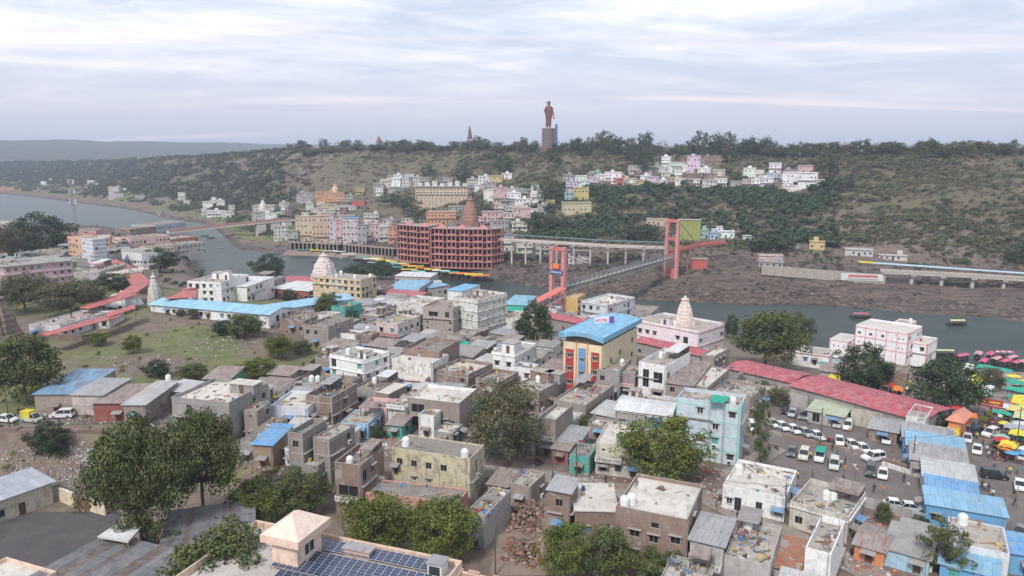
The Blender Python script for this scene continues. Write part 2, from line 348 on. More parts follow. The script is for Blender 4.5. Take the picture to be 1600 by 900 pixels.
# ground
gm, gt, gb = NM('ground'); s = NT(gt); p = s.pos(); at = s.n('ShaderNodeAttribute', attribute_name='tint'); sp = s.n('ShaderNodeSeparateColor'); s.set(sp.inputs[0], at.outputs['Color'])
nA = s.noise(p, .05, 6, .6); nB = s.noise(p, .35, 6, .65); nC = s.noise(p, 2.2, 5, .65); nS = s.noise(s.map(p, (.03, .12, .9)), 1.6, 7, .7, .4); nS2 = s.noise(s.map(p, (.12, .45, 1.2)), 1.5, 6, .72)
soil = s.mix(s.rng(nB, .38, .64), (.12, .09, .072), (.215, .168, .14)); soil = s.mix(s.rng(nC, .35, .7, 0, .6), soil, (.20, .155, .125)); soil = s.mix(s.rng(nC, .64, .74, 0, .5), soil, (.42, .38, .34))
rock = s.mix(s.rng(nS, .38, .62), (.05, .038, .033), (.18, .132, .108)); rock = s.mix(s.rng(nS2, .42, .62, 0, .75), rock, (.075, .06, .057)); rock = s.mix(s.rng(nS2, .62, .72, 0, .7), rock, (.26, .195, .16))
grass = s.mix(s.rng(nB, .35, .66), (.095, .115, .04), (.19, .18, .085)); grass = s.mix(s.rng(nC, .4, .7, 0, .5), grass, (.115, .13, .06))
c_ = s.mix(sp.outputs[0], soil, rock); gf = s.m('MULTIPLY', sp.outputs[1], 1.0); gf = s.rng(s.m('ADD', gf, s.m('MULTIPLY', s.m('SUBTRACT', nB, .5), 1.6)), .3, .6); c_ = s.mix(gf, c_, grass)
asph = s.mix(s.rng(nA, .35, .65), (.10, .095, .055), (.155, .115, .085)); asph = s.mix(s.rng(nC, .4, .7, 0, .7), asph, (.085, .092, .045)); asph = s.mix(s.rng(nB, .6, .7, 0, .6), asph, (.19, .135, .10)); c_ = s.mix(s.rng(s.m('ADD', sp.outputs[2], s.m('MULTIPLY', s.m('SUBTRACT', nB, .5), .6)), .4, .6), c_, asph)
s.set(gb.inputs['Base Color'], c_); gb.inputs['Roughness'].default_value = .95
bh = s.m('ADD', s.m('MULTIPLY', nS2, .7), s.m('MULTIPLY', nC, .3)); s.set(gb.inputs['Normal'], s.bump(bh, .8, .5))
nr, na = RZ.shape
rockw = np.clip((sg - 8.2)*3, 0, 1)*np.clip((11.35 - sg)*1.6, 0, 1)*np.ones((1, na)); cliff = np.clip(sg - 10.9, 0, 1)*np.clip((12.05 - sg)*2, 0, 1)*np.clip((AZ[None, :] - R(13))*9, 0, 1); rockw = np.maximum(rockw, cliff*.85*np.clip(.6 + 2.4*fbm(GX, GY, 30, 3, 5), 0, 1))
rockw = np.maximum(rockw, (np.clip((sg - 6.2)*3, 0, 1)*np.clip(8 - sg, 0, 1)*np.ones((1, na)))*.9)
rockw = np.where((AZ[None, :] < R(-17)) & (sg > 9.3), rockw*.25, rockw)
gr = np.clip(fbm(GX, GY, 70, 4, 5)*1.6 + .34, 0, 1)*np.clip(sg - 11, 0, 1)
gr = np.maximum(gr, np.clip(sg - 13.2, 0, 1)*np.clip((AZ[None, :] - R(8))*8, .25, 1)*.75)
gr = np.where((AZ[None, :] < R(-16))*(sg > 9.5)*(sg < 12), np.clip(.5 + fbm(GX, GY, 40, 3, 77)*1.5, 0, 1), gr)
field = (sg > 2.9)*(sg < 5.6)*(AZ[None, :] < R(-13.5)); gr = np.where(field, np.clip(.52 + fbm(GX, GY, 22, 4, 8)*1.8, 0, 1), gr)
slope = (sg > 1.6)*(sg < 3.05)*(AZ[None, :] < R(-15)); gr = np.where(slope, np.clip(.25 + fbm(GX, GY, 14, 3, 8)*1.6, 0, .8), gr)
gr = np.where((sg < 2)*(AZ[None, :] < R(-18)), .2, gr)
dx = RD
hyd = np.clip((sg - 11.1)*2, 0, 1)*np.clip(15.5 - sg, 0, 1)*np.clip(.95 - .9*np.clip(fbm(GX, GY, 90, 4, 15)*3, 0, 1)*(np.abs(AZ[None, :]+R(10)) < R(9)), 0, 1)*np.ones((1, na))*(1 - .9*np.maximum(cliff, 0))
colr = np.stack([rockw + 0*RZ, gr + 0*RZ, hyd, np.ones_like(RZ)], -1).reshape(-1, 4)
V = np.stack([GX, GY, RZ], -1).reshape(-1, 3)
ii, jj = np.meshgrid(np.arange(nr-1), np.arange(na-1), indexing='ij'); a0 = (ii*na + jj).ravel(); Fq = np.stack([a0, a0+1, a0+na+1, a0+na], -1)
go = put('ground', npmesh('ground', V, Fq, [gm], colr, True)); tag(go, kind='structure', label='stony ground, riverbanks and scrubby hillsides', cat='ground')
# water
wm, wt, wb = NM('river_water'); s = NT(wt); p = s.pos(); wv = s.noise(s.map(p, (.55, 1.6, 1), (0, 0, R(-12))), .9, 5, .6); w2 = s.noise(s.map(p, (.02, .06, 1)), 1.0, 4, .6)
dist = s.n('ShaderNodeVectorMath', operation='LENGTH'); s.set(dist.inputs[0], p)
s.set(wb.inputs['Base Color'], s.mix(s.rng(w2, .35, .65), (.028, .046, .043), (.04, .058, .054))); wb.inputs['Roughness'].default_value = .28; wb.inputs['Specular IOR Level'].default_value = .26; wb.inputs['IOR'].default_value = 1.33
s.set(wb.inputs['Normal'], s.bump(wv, .8, .35))
mb = MB(); mb.face([(-2600, 120, WZ), (2600, 120, WZ), (2600, 2600, WZ), (-2600, 2600, WZ)], wm); wo = mb.build('river'); tag(wo, 'calm dark green river curving between the town and the rocky far bank', 'river', kind='structure')
# far ridge, bluish with distance
n_az = 240; azr = np.radians(np.linspace(-62, 62, n_az)); prof = []
for t_, D_ in ((0, 3300), (.25, 3800), (.55, 4400), (.85, 5000), (1, 5400), (.9, 6400), (.2, 9000)):
    pxs = 800 + F*np.tan(azr); top = 58 + (5400)*(245 - (226.5 + np.clip((pxs-250)/60, -3, 8)*.6 - 3.0*vnoise(pxs/60., pxs*0, 4) - 1.2*vnoise(pxs/9., pxs*0, 6)))/F
    hh = 5 + (top - 5)*t_ + (fbm(azr*D_, np.full(n_az, D_), 500, 4, 2)*55*t_*(1-t_)*4)
    prof.append(np.stack([np.sin(azr)*D_, np.cos(azr)*D_, hh], -1))
Vh = np.concatenate(prof); ii, jj = np.meshgrid(np.arange(len(prof)-1), np.arange(n_az-1), indexing='ij'); a0 = (ii*n_az+jj).ravel()
hm, ht, hb = NM('wooded_hills'); s = NT(ht); p = s.pos(); s.set(hb.inputs['Base Color'], s.mix(s.rng(s.noise(p, .012, 8, .7), .38, .62), (.03, .045, .02), (.13, .10, .07))); hb.inputs['Roughness'].default_value = 1
ho = put('hills', npmesh('hills', Vh, np.stack([a0, a0+1, a0+n_az+1, a0+n_az], -1), [hm], None, True)); tag(ho, 'long blue wooded ridge on the horizon', 'hills', kind='structure')
# ---------------------------------------------------------------- builders: houses
FOOT = []                                           # footprints already taken: list of 4 corners
CLUT = MB(); HOUSES = []
SHEETG = sheet((.36, .36, .38), .35); SHEETR = sheet((.30, .25, .23), .8); SHEETW = sheet((.72, .73, .75), .05); SHEETB = sheet((.13, .34, .62), .06); SHEETLB = sheet((.22, .46, .66), .08); SHEETP = sheet((.48, .085, .115), .10)
ASB = conc((.30, .285, .27), .5, 1.6); CEM = conc((.33, .31, .30), .35); ROOFC = conc((.40, .355, .315), .6); ROOFD = conc((.25, .22, .20), .75); ROOFL = conc((.58, .54, .49), .5); ROOFM = conc((.33, .27, .23), .8, 1.7); ROOFK = conc((.46, .43, .41), .9, 1.3)
WHITE = paint((.78, .78, .78), .28); WHITED = paint((.70, .69, .66), .85); CREAM = paint((.68, .58, .42), .4); BRICK = brick(); BRICKG = brick((.27, .20, .17), (.21, .16, .14), (.33, .30, .28), .5)
GREYP = paint((.42, .40, .39), .4); TRIMC = conc((.38, .355, .33), .3); DIRTM = plain((.2, .15, .12), .95, .4)
WCACHE = {}; BLUEC = plain((.12, .25, .42), .7, .3); TEALC = plain((.10, .34, .30), .7, .3)
_ac = MB(); _ac.box(-.45, -.38, 0, .45, -.03, .6, FRAME_W); _ac.box(-.38, -.40, .08, .2, -.381, .52, DARK); ACM = _ac.mesh('cooler_box')
def winmesh(w_, h_, kind):
    key = (round(w_, 2), round(h_, 2), kind)
    if key in WCACHE: return WCACHE[key]
    mb = MB(); fr = {'white': FRAME_W, 'dark': FRAME_D, 'open': TRIMC, 'shade': TRIMC, 'slit': TRIMC, 'door': WOOD, 'shutter': None}.get(kind, FRAME_W)
    if kind == 'open' or kind == 'shade' or kind == 'slit':
        mb.face([(-w_/2, .32, 0), (w_/2, .32, 0), (w_/2, .32, h_), (-w_/2, .32, h_)], DARK)
        t = .06
        for x0, z0, x1, z1 in ((-w_/2, 0, -w_/2+t, h_), (w_/2-t, 0, w_/2, h_), (-w_/2+t, 0, w_/2-t, t), (-w_/2+t, h_-t, w_/2-t, h_)): mb.box(x0, .04, z0, x1, .14, z1, fr)
        if kind != 'slit' and w_ > .8: mb.box(-.025, .10, t, .025, .14, h_-t, fr)
    elif kind == 'door':
        mb.box(-w_/2, .12, 0, w_/2, .17, h_, DARK if w_ > 1.3 else WOOD); t = .07
        for x0, z0, x1, z1 in ((-w_/2, 0, -w_/2+t, h_), (w_/2-t, 0, w_/2, h_), (-w_/2+t, h_-t, w_/2-t, h_)): mb.box(x0, .03, z0, x1, .119, z1, FRAME_D)
    elif kind == 'grille':
        mb.face([(-w_/2, .22, 0), (w_/2, .22, 0), (w_/2, .22, h_), (-w_/2, .22, h_)], DARK)
        for i in range(5): z = h_*(i+.5)/5; mb.box(-w_/2, .03, z-.02, w_/2, .06, z+.02, STEEL)
        for i in range(3): x = -w_/2+w_*(i+.5)/3; mb.box(x-.03, .061, 0, x+.03, .10, h_, FRAME_D)
        mb.box(-w_/2-.25, -.5, h_+.1, w_/2+.25, -.01, h_+.18, TRIMC)
    elif kind.startswith('panel'):
        m = {'b': BLUEC, 't': TEALC, 'k': WOOD}[kind[-1]]
        for s_ in (-1, 1): mb.box(min(0, s_*w_/2)+.02, .05, 0, max(0, s_*w_/2)-.02, .10, h_, m)
        mb.box(-w_/2, .12, 0, w_/2, .14, h_, DARK); mb.box(-w_/2-.2, -.4, h_+.1, w_/2+.2, -.01, h_+.18, TRIMC)
    elif kind == 'shutter':
        n_ = 8
        for i in range(n_): mb.box(-w_/2, .10 + .03*(i % 2), h_*i/n_, w_/2, .2, h_*(i+1)/n_ - .01, STEEL)
    else:
        mb.face([(-w_/2, .16, 0), (w_/2, .16, 0), (w_/2, .16, h_), (-w_/2, .16, h_)], GLASS); t = .08
        for x0, z0, x1, z1 in ((-w_/2, 0, -w_/2+t, h_), (w_/2-t, 0, w_/2, h_), (-w_/2+t, 0, w_/2-t, t), (-w_/2+t, h_-t, w_/2-t, h_), (-.04, t, .04, h_-t)): mb.box(x0, -.02, z0, x1, .12, z1, fr)
    if kind in ('white', 'dark', 'shade') and h_ < 2: mb.box(-w_/2-.25, -.42, h_+.12, w_/2+.25, -.01, h_+.20, TRIMC)
    if kind in ('white', 'dark') and h_ < 2: mb.box(-w_/2-.08, -.10, -.09, w_/2+.08, -.021, -.02, TRIMC)
    WCACHE[key] = mb.mesh('window'); return WCACHE[key]
def wallgrid(mb, L_, H_, ops, M, m, z0=-1.6, dep=.32):
    xs = sorted({0., L_} | {o[0] for o in ops} | {o[0]+o[2] for o in ops}); zs = sorted({z0, H_} | {o[1] for o in ops} | {o[1]+o[3] for o in ops})
    for xa, xb in zip(xs, xs[1:]):
        for za, zb_ in zip(zs, zs[1:]):
            if xb-xa < 1e-4 or zb_-za < 1e-4: continue
            mx, mz = (xa+xb)/2, (za+zb_)/2
            if any(o[0] < mx < o[0]+o[2] and o[1] < mz < o[1]+o[3] for o in ops): continue
            mb.face([M @ Vector(q) for q in ((xa, 0, za), (xb, 0, za), (xb, 0, zb_), (xa, 0, zb_))], m, [(xa, za), (xb, za), (xb, zb_), (xa, zb_)])
    for (x, z, w_, h_) in ops:
        c4 = [(x, z), (x+w_, z), (x+w_, z+h_), (x, z+h_)]
        for (p0, p1) in zip(c4, c4[1:] + c4[:1]): mb.face([M @ Vector(q) for q in ((p0[0], 0, p0[1]), (p0[0], dep, p0[1]), (p1[0], dep, p1[1]), (p1[0], 0, p1[1]))], m)
def sideM(k, W_, D_):
    return [Matrix.Identity(4), Matrix.Translation((W_, 0, 0)) @ Matrix.Rotation(R(90), 4, 'Z'), Matrix.Translation((W_, D_, 0)) @ Matrix.Rotation(R(180), 4, 'Z'), Matrix.Translation((0, D_, 0)) @ Matrix.Rotation(R(270), 4, 'Z')][k]
def autowin(L_, floors, z0s, style, k, rnd, dens=.75, door=False):
    o = []
    n_ = max(1, int(L_/2.7)); st = L_/n_; wd = min(1.2, st*.5)
    if L_ < 1.6: return o
    for f_, z0 in enumerate(z0s):
        for i in range(n_):
            xc = st*(i+.5)
            if f_ == 0 and door and i == n_//2: o.append((xc-.5, .05, 1.0, 2.1, 'door')); continue
            if rnd.random() > dens: continue
            if rnd.random() < .12: o.append((xc-.3, z0+1.7, .6, .5, 'slit'))
            elif rnd.random() < .10 and st > 2.2: o.append((xc-.8, z0+.3, 1.6, 2.0, 'open'))
            else: o.append((xc-wd/2, z0+.95, wd, 1.25, rnd.choice([style]*5+['grille']*3+['panelb', 'panelt', 'panelk'])))
    return o
def place(A, B, C, h, dz=0):
    zg = 0.
    for _ in range(5):
        a = P(*A, zg+h); b = P(*B, zg+h); zg_n = T((a[0]+b[0])/2, (a[1]+b[1])/2) + dz; zg = zg*.4 + zg_n*.6
    a, b, c_ = [np.array(P(*q, zg+h)[:2]) for q in (A, B, C)]; LA = np.linalg.norm(b-a); LB_ = np.linalg.norm(c_-b); u = (b-a)/LA; v2 = (c_-b)/LB_; u2 = np.array([v2[1], -v2[0]])
    if np.dot(u, u2) > .80: m_ = (a+b)/2; u = u*LA + u2*LB_; u /= np.linalg.norm(u); a, b = b-u*LA, b
    n_ = np.array([-u[1], u[0]])
    return a, u, n_, float(np.linalg.norm(b-a)), float(abs(np.dot(c_-b, n_))), zg
BL = {}
def house(label, A, B, C, h, mat=BRICK, name='house', cat='house', roof='flat', par=.7, rmat=None, fl=None, style='white', dens=.7, wins=None, trim=None, band=None, mumty=None, tanks=(), clut=.3, door=True, lod=1, group=None, dz=0, short=None, cols=0, slope=.8, over=.4, balc=None, nowin=(), world=None, rebar=False, pmat=None):
    if world: a, u, n_, W_, D_, zg = world
    else: a, u, n_, W_, D_, zg = place(A, B, C, h, dz)
    D_ = max(D_, 1.2); yaw = math.atan2(u[1], u[0]); rnd = random.Random(int(abs(a[0]*31 + a[1]*17)) + len(label))
    e_ = empty(name, (a[0], a[1], zg), yaw, label, cat, group)
    FOOT.append([a, a+u*W_, a+u*W_+n_*D_, a+n_*D_]); HOUSES.append((label, a+u*W_/2+n_*D_/2, short or label, e_))
    if roof != 'flat': par = 0
    hw = h if roof in ('flat',) else h
    nf = fl or max(1, round((h-par)/3.1)); fh = (h-par)/nf; z0s = [i*fh for i in range(nf)]
    rmat = rmat or rnd.choice([ROOFC, ROOFC, ROOFD, ROOFL, ROOFM, ROOFM, ROOFK])
    mb = MB(); openings = {}
    for k in range(4):
        Lk = W_ if k % 2 == 0 else D_
        if wins is not None and k in wins: ops = [(q[0]*Lk - q[2]/2, q[1], q[2], q[3], q[4]) for q in wins[k]]
        elif k in nowin: ops = []
        else: ops = autowin(Lk, nf, z0s, style, k, rnd, dens, door and k == 0)
        ops = [q for q in ops if q[0] > .05 and q[0]+q[2] < Lk-.05 and q[1]+q[3] < h-par-.1]; openings[k] = ops
        wallgrid(mb, Lk, hw, [q[:4] for q in ops], sideM(k, W_, D_), mat)
    if roof == 'flat' and par > 0.05:
        t = .16; zr = h-par; pm = pmat or mat
        q0 = [(0, 0), (W_, 0), (W_, D_), (0, D_)]; q1 = [(t, t), (W_-t, t), (W_-t, D_-t), (t, D_-t)]
        for i in range(4):
            j = (i+1) % 4; mb.face([(*q0[i], h), (*q0[j], h), (*q1[j], h), (*q1[i], h)], TRIMC if mat in (BRICK, BRICKG) else pm)
            mb.face([(*q1[j], zr), (*q1[i], zr), (*q1[i], h), (*q1[j], h)], pm)
    mb.build('wall', e_)
    for k, ops in openings.items():
        M = sideM(k, W_, D_)
        for (x, z, w_, h_, st) in ops:
            q = M @ Vector((x + w_/2, 0, z)); put('door' if st == 'door' else 'window', winmesh(w_, h_, st), e_, q, R(90)*k)
    mb = MB()
    if roof == 'flat':
        zr = h-par
        if par > .05: t = .165; mb.face([(t, t, zr), (W_-t, t, zr), (W_-t, D_-t, zr), (t, D_-t, zr)], rmat)
        else: mb.box(-over, -over, h, W_+over, D_+over, h+.16, rmat)
    elif roof == 'sheet':                           # one slope, down towards the front
        t = .06; o = over; zb_ = h + slope; pts = [(-o, -o, h-slope*o/D_), (W_+o, -o, h-slope*o/D_), (W_+o, D_+o, zb_+slope*o/D_), (-o, D_+o, zb_+slope*o/D_)]
        M = [Vector(q) for q in pts]; dn = Vector((0, 0, -t)); uvs = [(0, 0), (W_, 0), (W_, D_), (0, D_)]
        mb.face(M, rmat, uvs); mb.face([q+dn for q in M[::-1]], rmat, uvs[::-1])
        for i in range(4): j = (i+1) % 4; mb.face([M[i]+dn, M[j]+dn, M[j], M[i]], rmat)
        g = MB(); g.face([(W_, 0, h), (W_, D_, h), (W_, D_, zb_-.03)], mat); g.face([(0, D_, h), (0, 0, h), (0, D_, zb_-.03)], mat); g.face([(W_, D_, h), (0, D_, h), (0, D_, zb_-.03), (W_, D_, zb_-.03)], mat); g.build('gable', e_)
    elif roof in ('gablex', 'gabley'):
        o = over; t = .08
        if roof == 'gablex': prof_ = [(-o, h-slope*o/(D_/2)), (D_/2, h+slope), (D_+o, h-slope*o/(D_/2))]; mk = lambda q, e: (e, q[0], q[1]); ends = (-o, W_+o); LL = W_
        else: prof_ = [(-o, h-slope*o/(W_/2)), (W_/2, h+slope), (W_+o, h-slope*o/(W_/2))]; mk = lambda q, e: (q[0], e, q[1]); ends = (-o, D_+o); LL = D_
        for i in range(2):
            p0, p1 = prof_[i], prof_[i+1]; pts = [mk(p0, ends[0]), mk(p0, ends[1]), mk(p1, ends[1]), mk(p1, ends[0])]
            up = [Vector(q) for q in pts]; sl = abs(p1[0]-p0[0]); uvs = [(0, 0), (LL, 0), (LL, sl), (0, sl)]
            nrm = (up[1]-up[0]).cross(up[3]-up[0])
            if nrm.z < 0: up = up[::-1]; uvs = uvs[::-1]
            dn = Vector((0, 0, -t)); mb.face(up, rmat, uvs); mb.face([q+dn for q in up[::-1]], rmat, uvs[::-1])
            for a_ in range(4): b_ = (a_+1) % 4; mb.face([up[a_]+dn, up[b_]+dn, up[b_], up[a_]], rmat)
        g = MB()
        if roof == 'gablex':
            for x in (0, W_): g.face([(x, 0, h), (x, D_, h), (x, D_/2, h+slope-.09)], mat)
        else:
            for y in (0, D_): g.face([(0, y, h), (W_, y, h), (W_/2, y, h+slope-.09)], mat)
        g.build('gable', e_)
    elif roof == 'hip':
        o = over; ap = min(W_, D_)/2; q = [Vector((-o, -o, h)), Vector((W_+o, -o, h)), Vector((W_+o, D_+o, h)), Vector((-o, D_+o, h))]
        if W_ >= D_: r0, r1 = Vector((D_/2, D_/2, h+slope)), Vector((W_-D_/2, D_/2, h+slope)); fs = [[q[0], q[1], r1, r0], [q[1], q[2], r1], [q[2], q[3], r0, r1], [q[3], q[0], r0]]
        else: r0, r1 = Vector((W_/2, W_/2, h+slope)), Vector((W_/2, D_-W_/2, h+slope)); fs = [[q[0], q[1], r0], [q[1], q[2], r1, r0], [q[2], q[3], r1], [q[3], q[0], r0, r1]]
        for f_ in fs: mb.face(f_, rmat)
        mb.face(q[::-1], rmat)
    mb.build('roof_sheet' if roof == 'sheet' else 'roof', e_)
    if trim is not None or cols:
        mb = MB(); tm = trim or TRIMC; pr = .035
        for k in range(4):
            Lk = W_ if k % 2 == 0 else D_; M = sideM(k, W_, D_); nc = max(1, round(Lk/3.6)) if cols else 1; ops = openings[k]
            for i in range(nc+1):
                x = Lk*i/nc
                if any(q[0]-.2 < x < q[0]+q[2]+.2 for q in ops): continue
                x = min(max(x, .13), Lk-.13); mb.box(x-.125, -pr, -1.5, x+.125, .1, h-(.0 if par < .1 else .02), tm, M)
            for i in range(1, nf+1):
                z = fh*i; mb.box(0.0, -pr-.012, z-.26, Lk, .1, z-.02, tm, M)
        mb.build('concrete_frame', e_)
    if band is not None:
        mb = MB()
        for i in range(1, nf+1):
            z = fh*i
            for k in range(4): Lk = W_ if k % 2 == 0 else D_; mb.box(-.22, -.22, z-.16, Lk+.22, -.001, z+.02, band, sideM(k, W_, D_))
        mb.build('cornice', e_)
    zr = (h-par if roof == 'flat' and par > .05 else h+.16)
    if name in ('house', 'shack', 'shop_shed') and D_ > 2.5 and W_ > 2.5:
        for k in (0, 1, 3):
            M = sideM(k, W_, D_); Lk = W_ if k % 2 == 0 else D_; ops = openings[k]
            if k != 3 and rnd.random() < .7:
                x = rnd.choice((.3, Lk-.3)); mb = MB(); mb.box(x-.05, -.12, -.2, x+.05, -.02, h-.15, PIPEM, M); mb.build('drain_pipe', e_)
            if nf > 1 and k < 2 and band is None and rnd.random() < .6: mb = MB(); mb.box(-.02, -.5, fh*(nf-1)-.1, Lk*rnd.uniform(.5, 1), -.002, fh*(nf-1), TRIMC, M); mb.build('ledge', e_)
            for q in ops:
                if q[4] == 'door' or (q[1] < 1.2 and rnd.random() < .25):
                    mb = MB(); x0, x1, zt = max(0, q[0]-.5), min(Lk, q[0]+q[2]+.5), q[1]+q[3]+.25; am = rnd.choice([SHEETG, SHEETR, SHEETB, ASB]); f = [(x0, -1.3, zt-.35), (x1, -1.3, zt-.35), (x1, -.01, zt), (x0, -.01, zt)]
                    mb.face([M @ Vector(p_) for p_ in f], am); mb.face([M @ Vector((p_[0], p_[1], p_[2]-.04)) for p_ in f[::-1]], am); mb.build('awning', e_)
                elif q[4] != 'slit' and rnd.random() < .07: put('cooler_box', ACM, e_, M @ Vector((q[0]+q[2]/2, 0, max(.1, q[1]-.75))), R(90)*k)
        if roof == 'flat' and clut > .25 and W_ > 4.5 and D_ > 4.5 and rnd.random() < .45 and not mumty:
            sw_, sd_ = W_*rnd.uniform(.3, .55), D_*rnd.uniform(.3, .5); x0, y0 = rnd.choice((.25, W_-sw_-.25)), D_-sd_-.3; mb = MB(); zt = zr+rnd.uniform(1.9, 2.3); rm2 = rnd.choice([SHEETG, SHEETR, ASB, SHEETW])
            pts = [(x0-.2, y0-.4, zt), (x0+sw_+.2, y0-.4, zt), (x0+sw_+.2, y0+sd_+.2, zt+.3), (x0-.2, y0+sd_+.2, zt+.3)]; mb.face(pts, rm2); mb.face([(a_, b_, c_-.05) for a_, b_, c_ in pts[::-1]], rm2)
            for (a_, b_) in ((x0, y0), (x0+sw_, y0), (x0, y0+sd_), (x0+sw_, y0+sd_)): mb.box(a_-.06, b_-.06, zr, a_+.06, b_+.06, zt-.04, WOOD)
            if rnd.random() < .6: mb.box(x0, y0+sd_-.1, zr, x0+sw_, y0+sd_, zt, rnd.choice([BRICK, CEM, SHEETG]))
            mb.build('roof_shed', e_)
    if mumty:
        for q in (mumty if isinstance(mumty, list) else [mumty]):
            fx, fy, mw, md, mh = q[:5]; mm = q[5] if len(q) > 5 else mat; x0, y0 = fx*W_, fy*D_; mb = MB(); mb.box(x0, y0, zr, x0+mw, y0+md, zr+mh, mm, skip='t'); mb.box(x0-.2, y0-.2, zr+mh, x0+mw+.2, y0+md+.2, zr+mh+.14, rmat)
            sr = mb.build('stair_room', e_); put('door', winmesh(.9, 2.0, 'door'), sr, (x0+mw*.5, y0-.13, zr+.02), 0)
    if rebar:
        mb = MB(); nx = max(1, round(W_/3.6)); ny = max(1, round(D_/3.6))
        for i in range(nx+1):
            for j in range(ny+1):
                if 0 < i < nx and 0 < j < ny: continue
                mb = MB(); x = min(max(W_*i/nx, .13), W_-.13); y = min(max(D_*j/ny, .13), D_-.13); hh = rnd.uniform(.25, .7); mb.box(x-.11, y-.11, h, x+.11, y+.11, h+hh, TRIMC)
                for dx_ in (-.07, .07): mb.bar((x+dx_, y, h+hh), (x+dx_+rnd.uniform(-.1, .1), y, h+hh+.7), .018, STEEL, 3, caps=False)
                mb.build('column_stub', e_)
    if balc:
        for (k, f_, x0, x1, dp, bm) in balc:
            Lk = W_ if k % 2 == 0 else D_; M = sideM(k, W_, D_); z = f_*fh; mb = MB(); xa, xb = x0*Lk, x1*Lk
            mb.box(xa, -dp, z-.16, xb, -.002, z, TRIMC, M); mb.box(xa, -dp, z+.001, xb, -dp+.1, z+.85, bm, M); mb.box(xa, -dp+.1, z+.001, xa+.1, -.003, z+.85, bm, M); mb.box(xb-.1, -dp+.1, z+.001, xb, -.003, z+.85, bm, M)
            bo = mb.build('balcony', e_)
            mb = MB(); nn = max(3, int((xb-xa)/.45))
            for i in range(nn): xx = xa+.2+(xb-xa-.4)*(i+.5)/nn; mb.box(xx-.07, -dp-.012, z+.25, xx+.07, -dp-.001, z+.65, DARK, M)
            mb.build('slot', bo)
    def W(fx, fy, z): q = a + u*fx*W_ + n_*fy*D_; return (q[0], q[1], zg+z)
    if tanks:
        for (fx, fy) in [t_[:2] for t_ in tanks]: TANKS.append((W(fx, fy, zr), label if not short else short, len(tanks), yaw))
    if clut > 0 and roof == 'flat': clutter(a, u, n_, W_, D_, zg+zr, clut, rnd, yaw)
    return dict(e=e_, a=a, u=u, n=n_, W=W_, D=D_, z=zg, h=h, zr=zr, at=W, yaw=yaw, fh=fh)
PIPEM = plain((.30, .29, .28), .6); TANKS = []; CLOTHS = [cloth(c) for c in ((.35, .09, .08), (.5, .48, .46), (.12, .17, .3), (.42, .34, .16), (.3, .16, .22), (.3, .3, .3))]
CMATS = [WOOD, BRICK, SHEETG, SHEETR, TRIMC, plain((.55, .53, .5), .8), plain((.3, .22, .16), .9), plain((.5, .5, .52), .7), cloth((.10, .22, .40)), plain((.30, .26, .22), .9), plain((.16, .13, .11), .9), plain((.42, .3, .2), .9), plain((.09, .075, .065), .9), SHEETG, TRIMC, cloth((.42, .06, .07)), cloth((.55, .45, .12)), cloth((.1, .32, .25)), plain((.12, .1, .09), .8), plain((.24, .2, .17), .9)]
def clutter(a, u, n_, W_, D_, z, dens, rnd, yaw):
    cnt = int(W_*D_*dens*.95)
    cl = [(rnd.random(), rnd.random()) for _ in range(3)]
    for _ in range(int(2+dens*4)):                  # rods, poles, washing lines
        q = a + u*rnd.choice((.03, .97, rnd.random()))*W_ + n_*rnd.random()*.96*D_; hh_ = rnd.uniform(.8, 2.2); CLUT.bar((q[0], q[1], z), (q[0]+rnd.uniform(-.1, .1), q[1], z+hh_), .04, STEEL, 4)
        if rnd.random() < .13: q2 = q + u*rnd.uniform(1.0, 2.0); CLUT.bar((q2[0], q2[1], z), (q2[0], q2[1], z+hh_), .04, STEEL, 4); CLUT.cbox(((q[0]+q2[0])/2, (q[1]+q2[1])/2, z+hh_-.3), (np.linalg.norm(q2-q)*.7, .03, .5), rnd.choice(CLOTHS), yaw)
    for _ in range(min(cnt, 150)):
        if rnd.random() < .6: c0 = rnd.choice(cl); fx = c0[0] + rnd.gauss(0, .12); fy = c0[1] + rnd.gauss(0, .12)
        else: fx, fy = rnd.random(), rnd.random()
        if not (.05 < fx < .95 and .05 < fy < .95): continue
        q = a + u*fx*W_ + n_*fy*D_; m = rnd.choice(CMATS); t = rnd.random()
        if t < .3: sz = (rnd.uniform(1., 2.4), rnd.uniform(.08, .25), rnd.uniform(.04, .15))
        elif t < .5: sz = (rnd.uniform(.8, 1.7), rnd.uniform(.5, 1.0), .05)
        elif t < .85: sz = (rnd.uniform(.15, .5), rnd.uniform(.15, .5), rnd.uniform(.1, .35))
        else: sz = (rnd.uniform(.3, .7), rnd.uniform(.3, .6), rnd.uniform(.3, .8))
        CLUT.cbox((q[0], q[1], z + sz[2]/2 + .02), sz, m, rnd.uniform(0, 6.3), rnd.uniform(-.08, .08), rnd.uniform(-.08, .08))
def pxw(px1, py1, z, label, fx=None): pass
# ---------------------------------------------------------------- the town: houses read off corner by corner
H = house
LB = paint((.55, .68, .72), .15); PINK = paint((.62, .30, .28), .5); PINKL = paint((.70, .48, .45), .3); YEL = paint((.55, .50, .35), 1.0); TEAL = paint((.10, .38, .33), .3); BLUEP = paint((.14, .36, .60), .2); ORNG = paint((.62, .26, .12), .4)
CRP = paint((.72, .55, .44), .25); LBL = paint((.36, .55, .68), .3); MAR = paint((.30, .06, .08), .2); LILAC = paint((.62, .50, .70), .2); PEACH = paint((.72, .44, .28), .35); GREENP = paint((.12, .30, .20), .3)
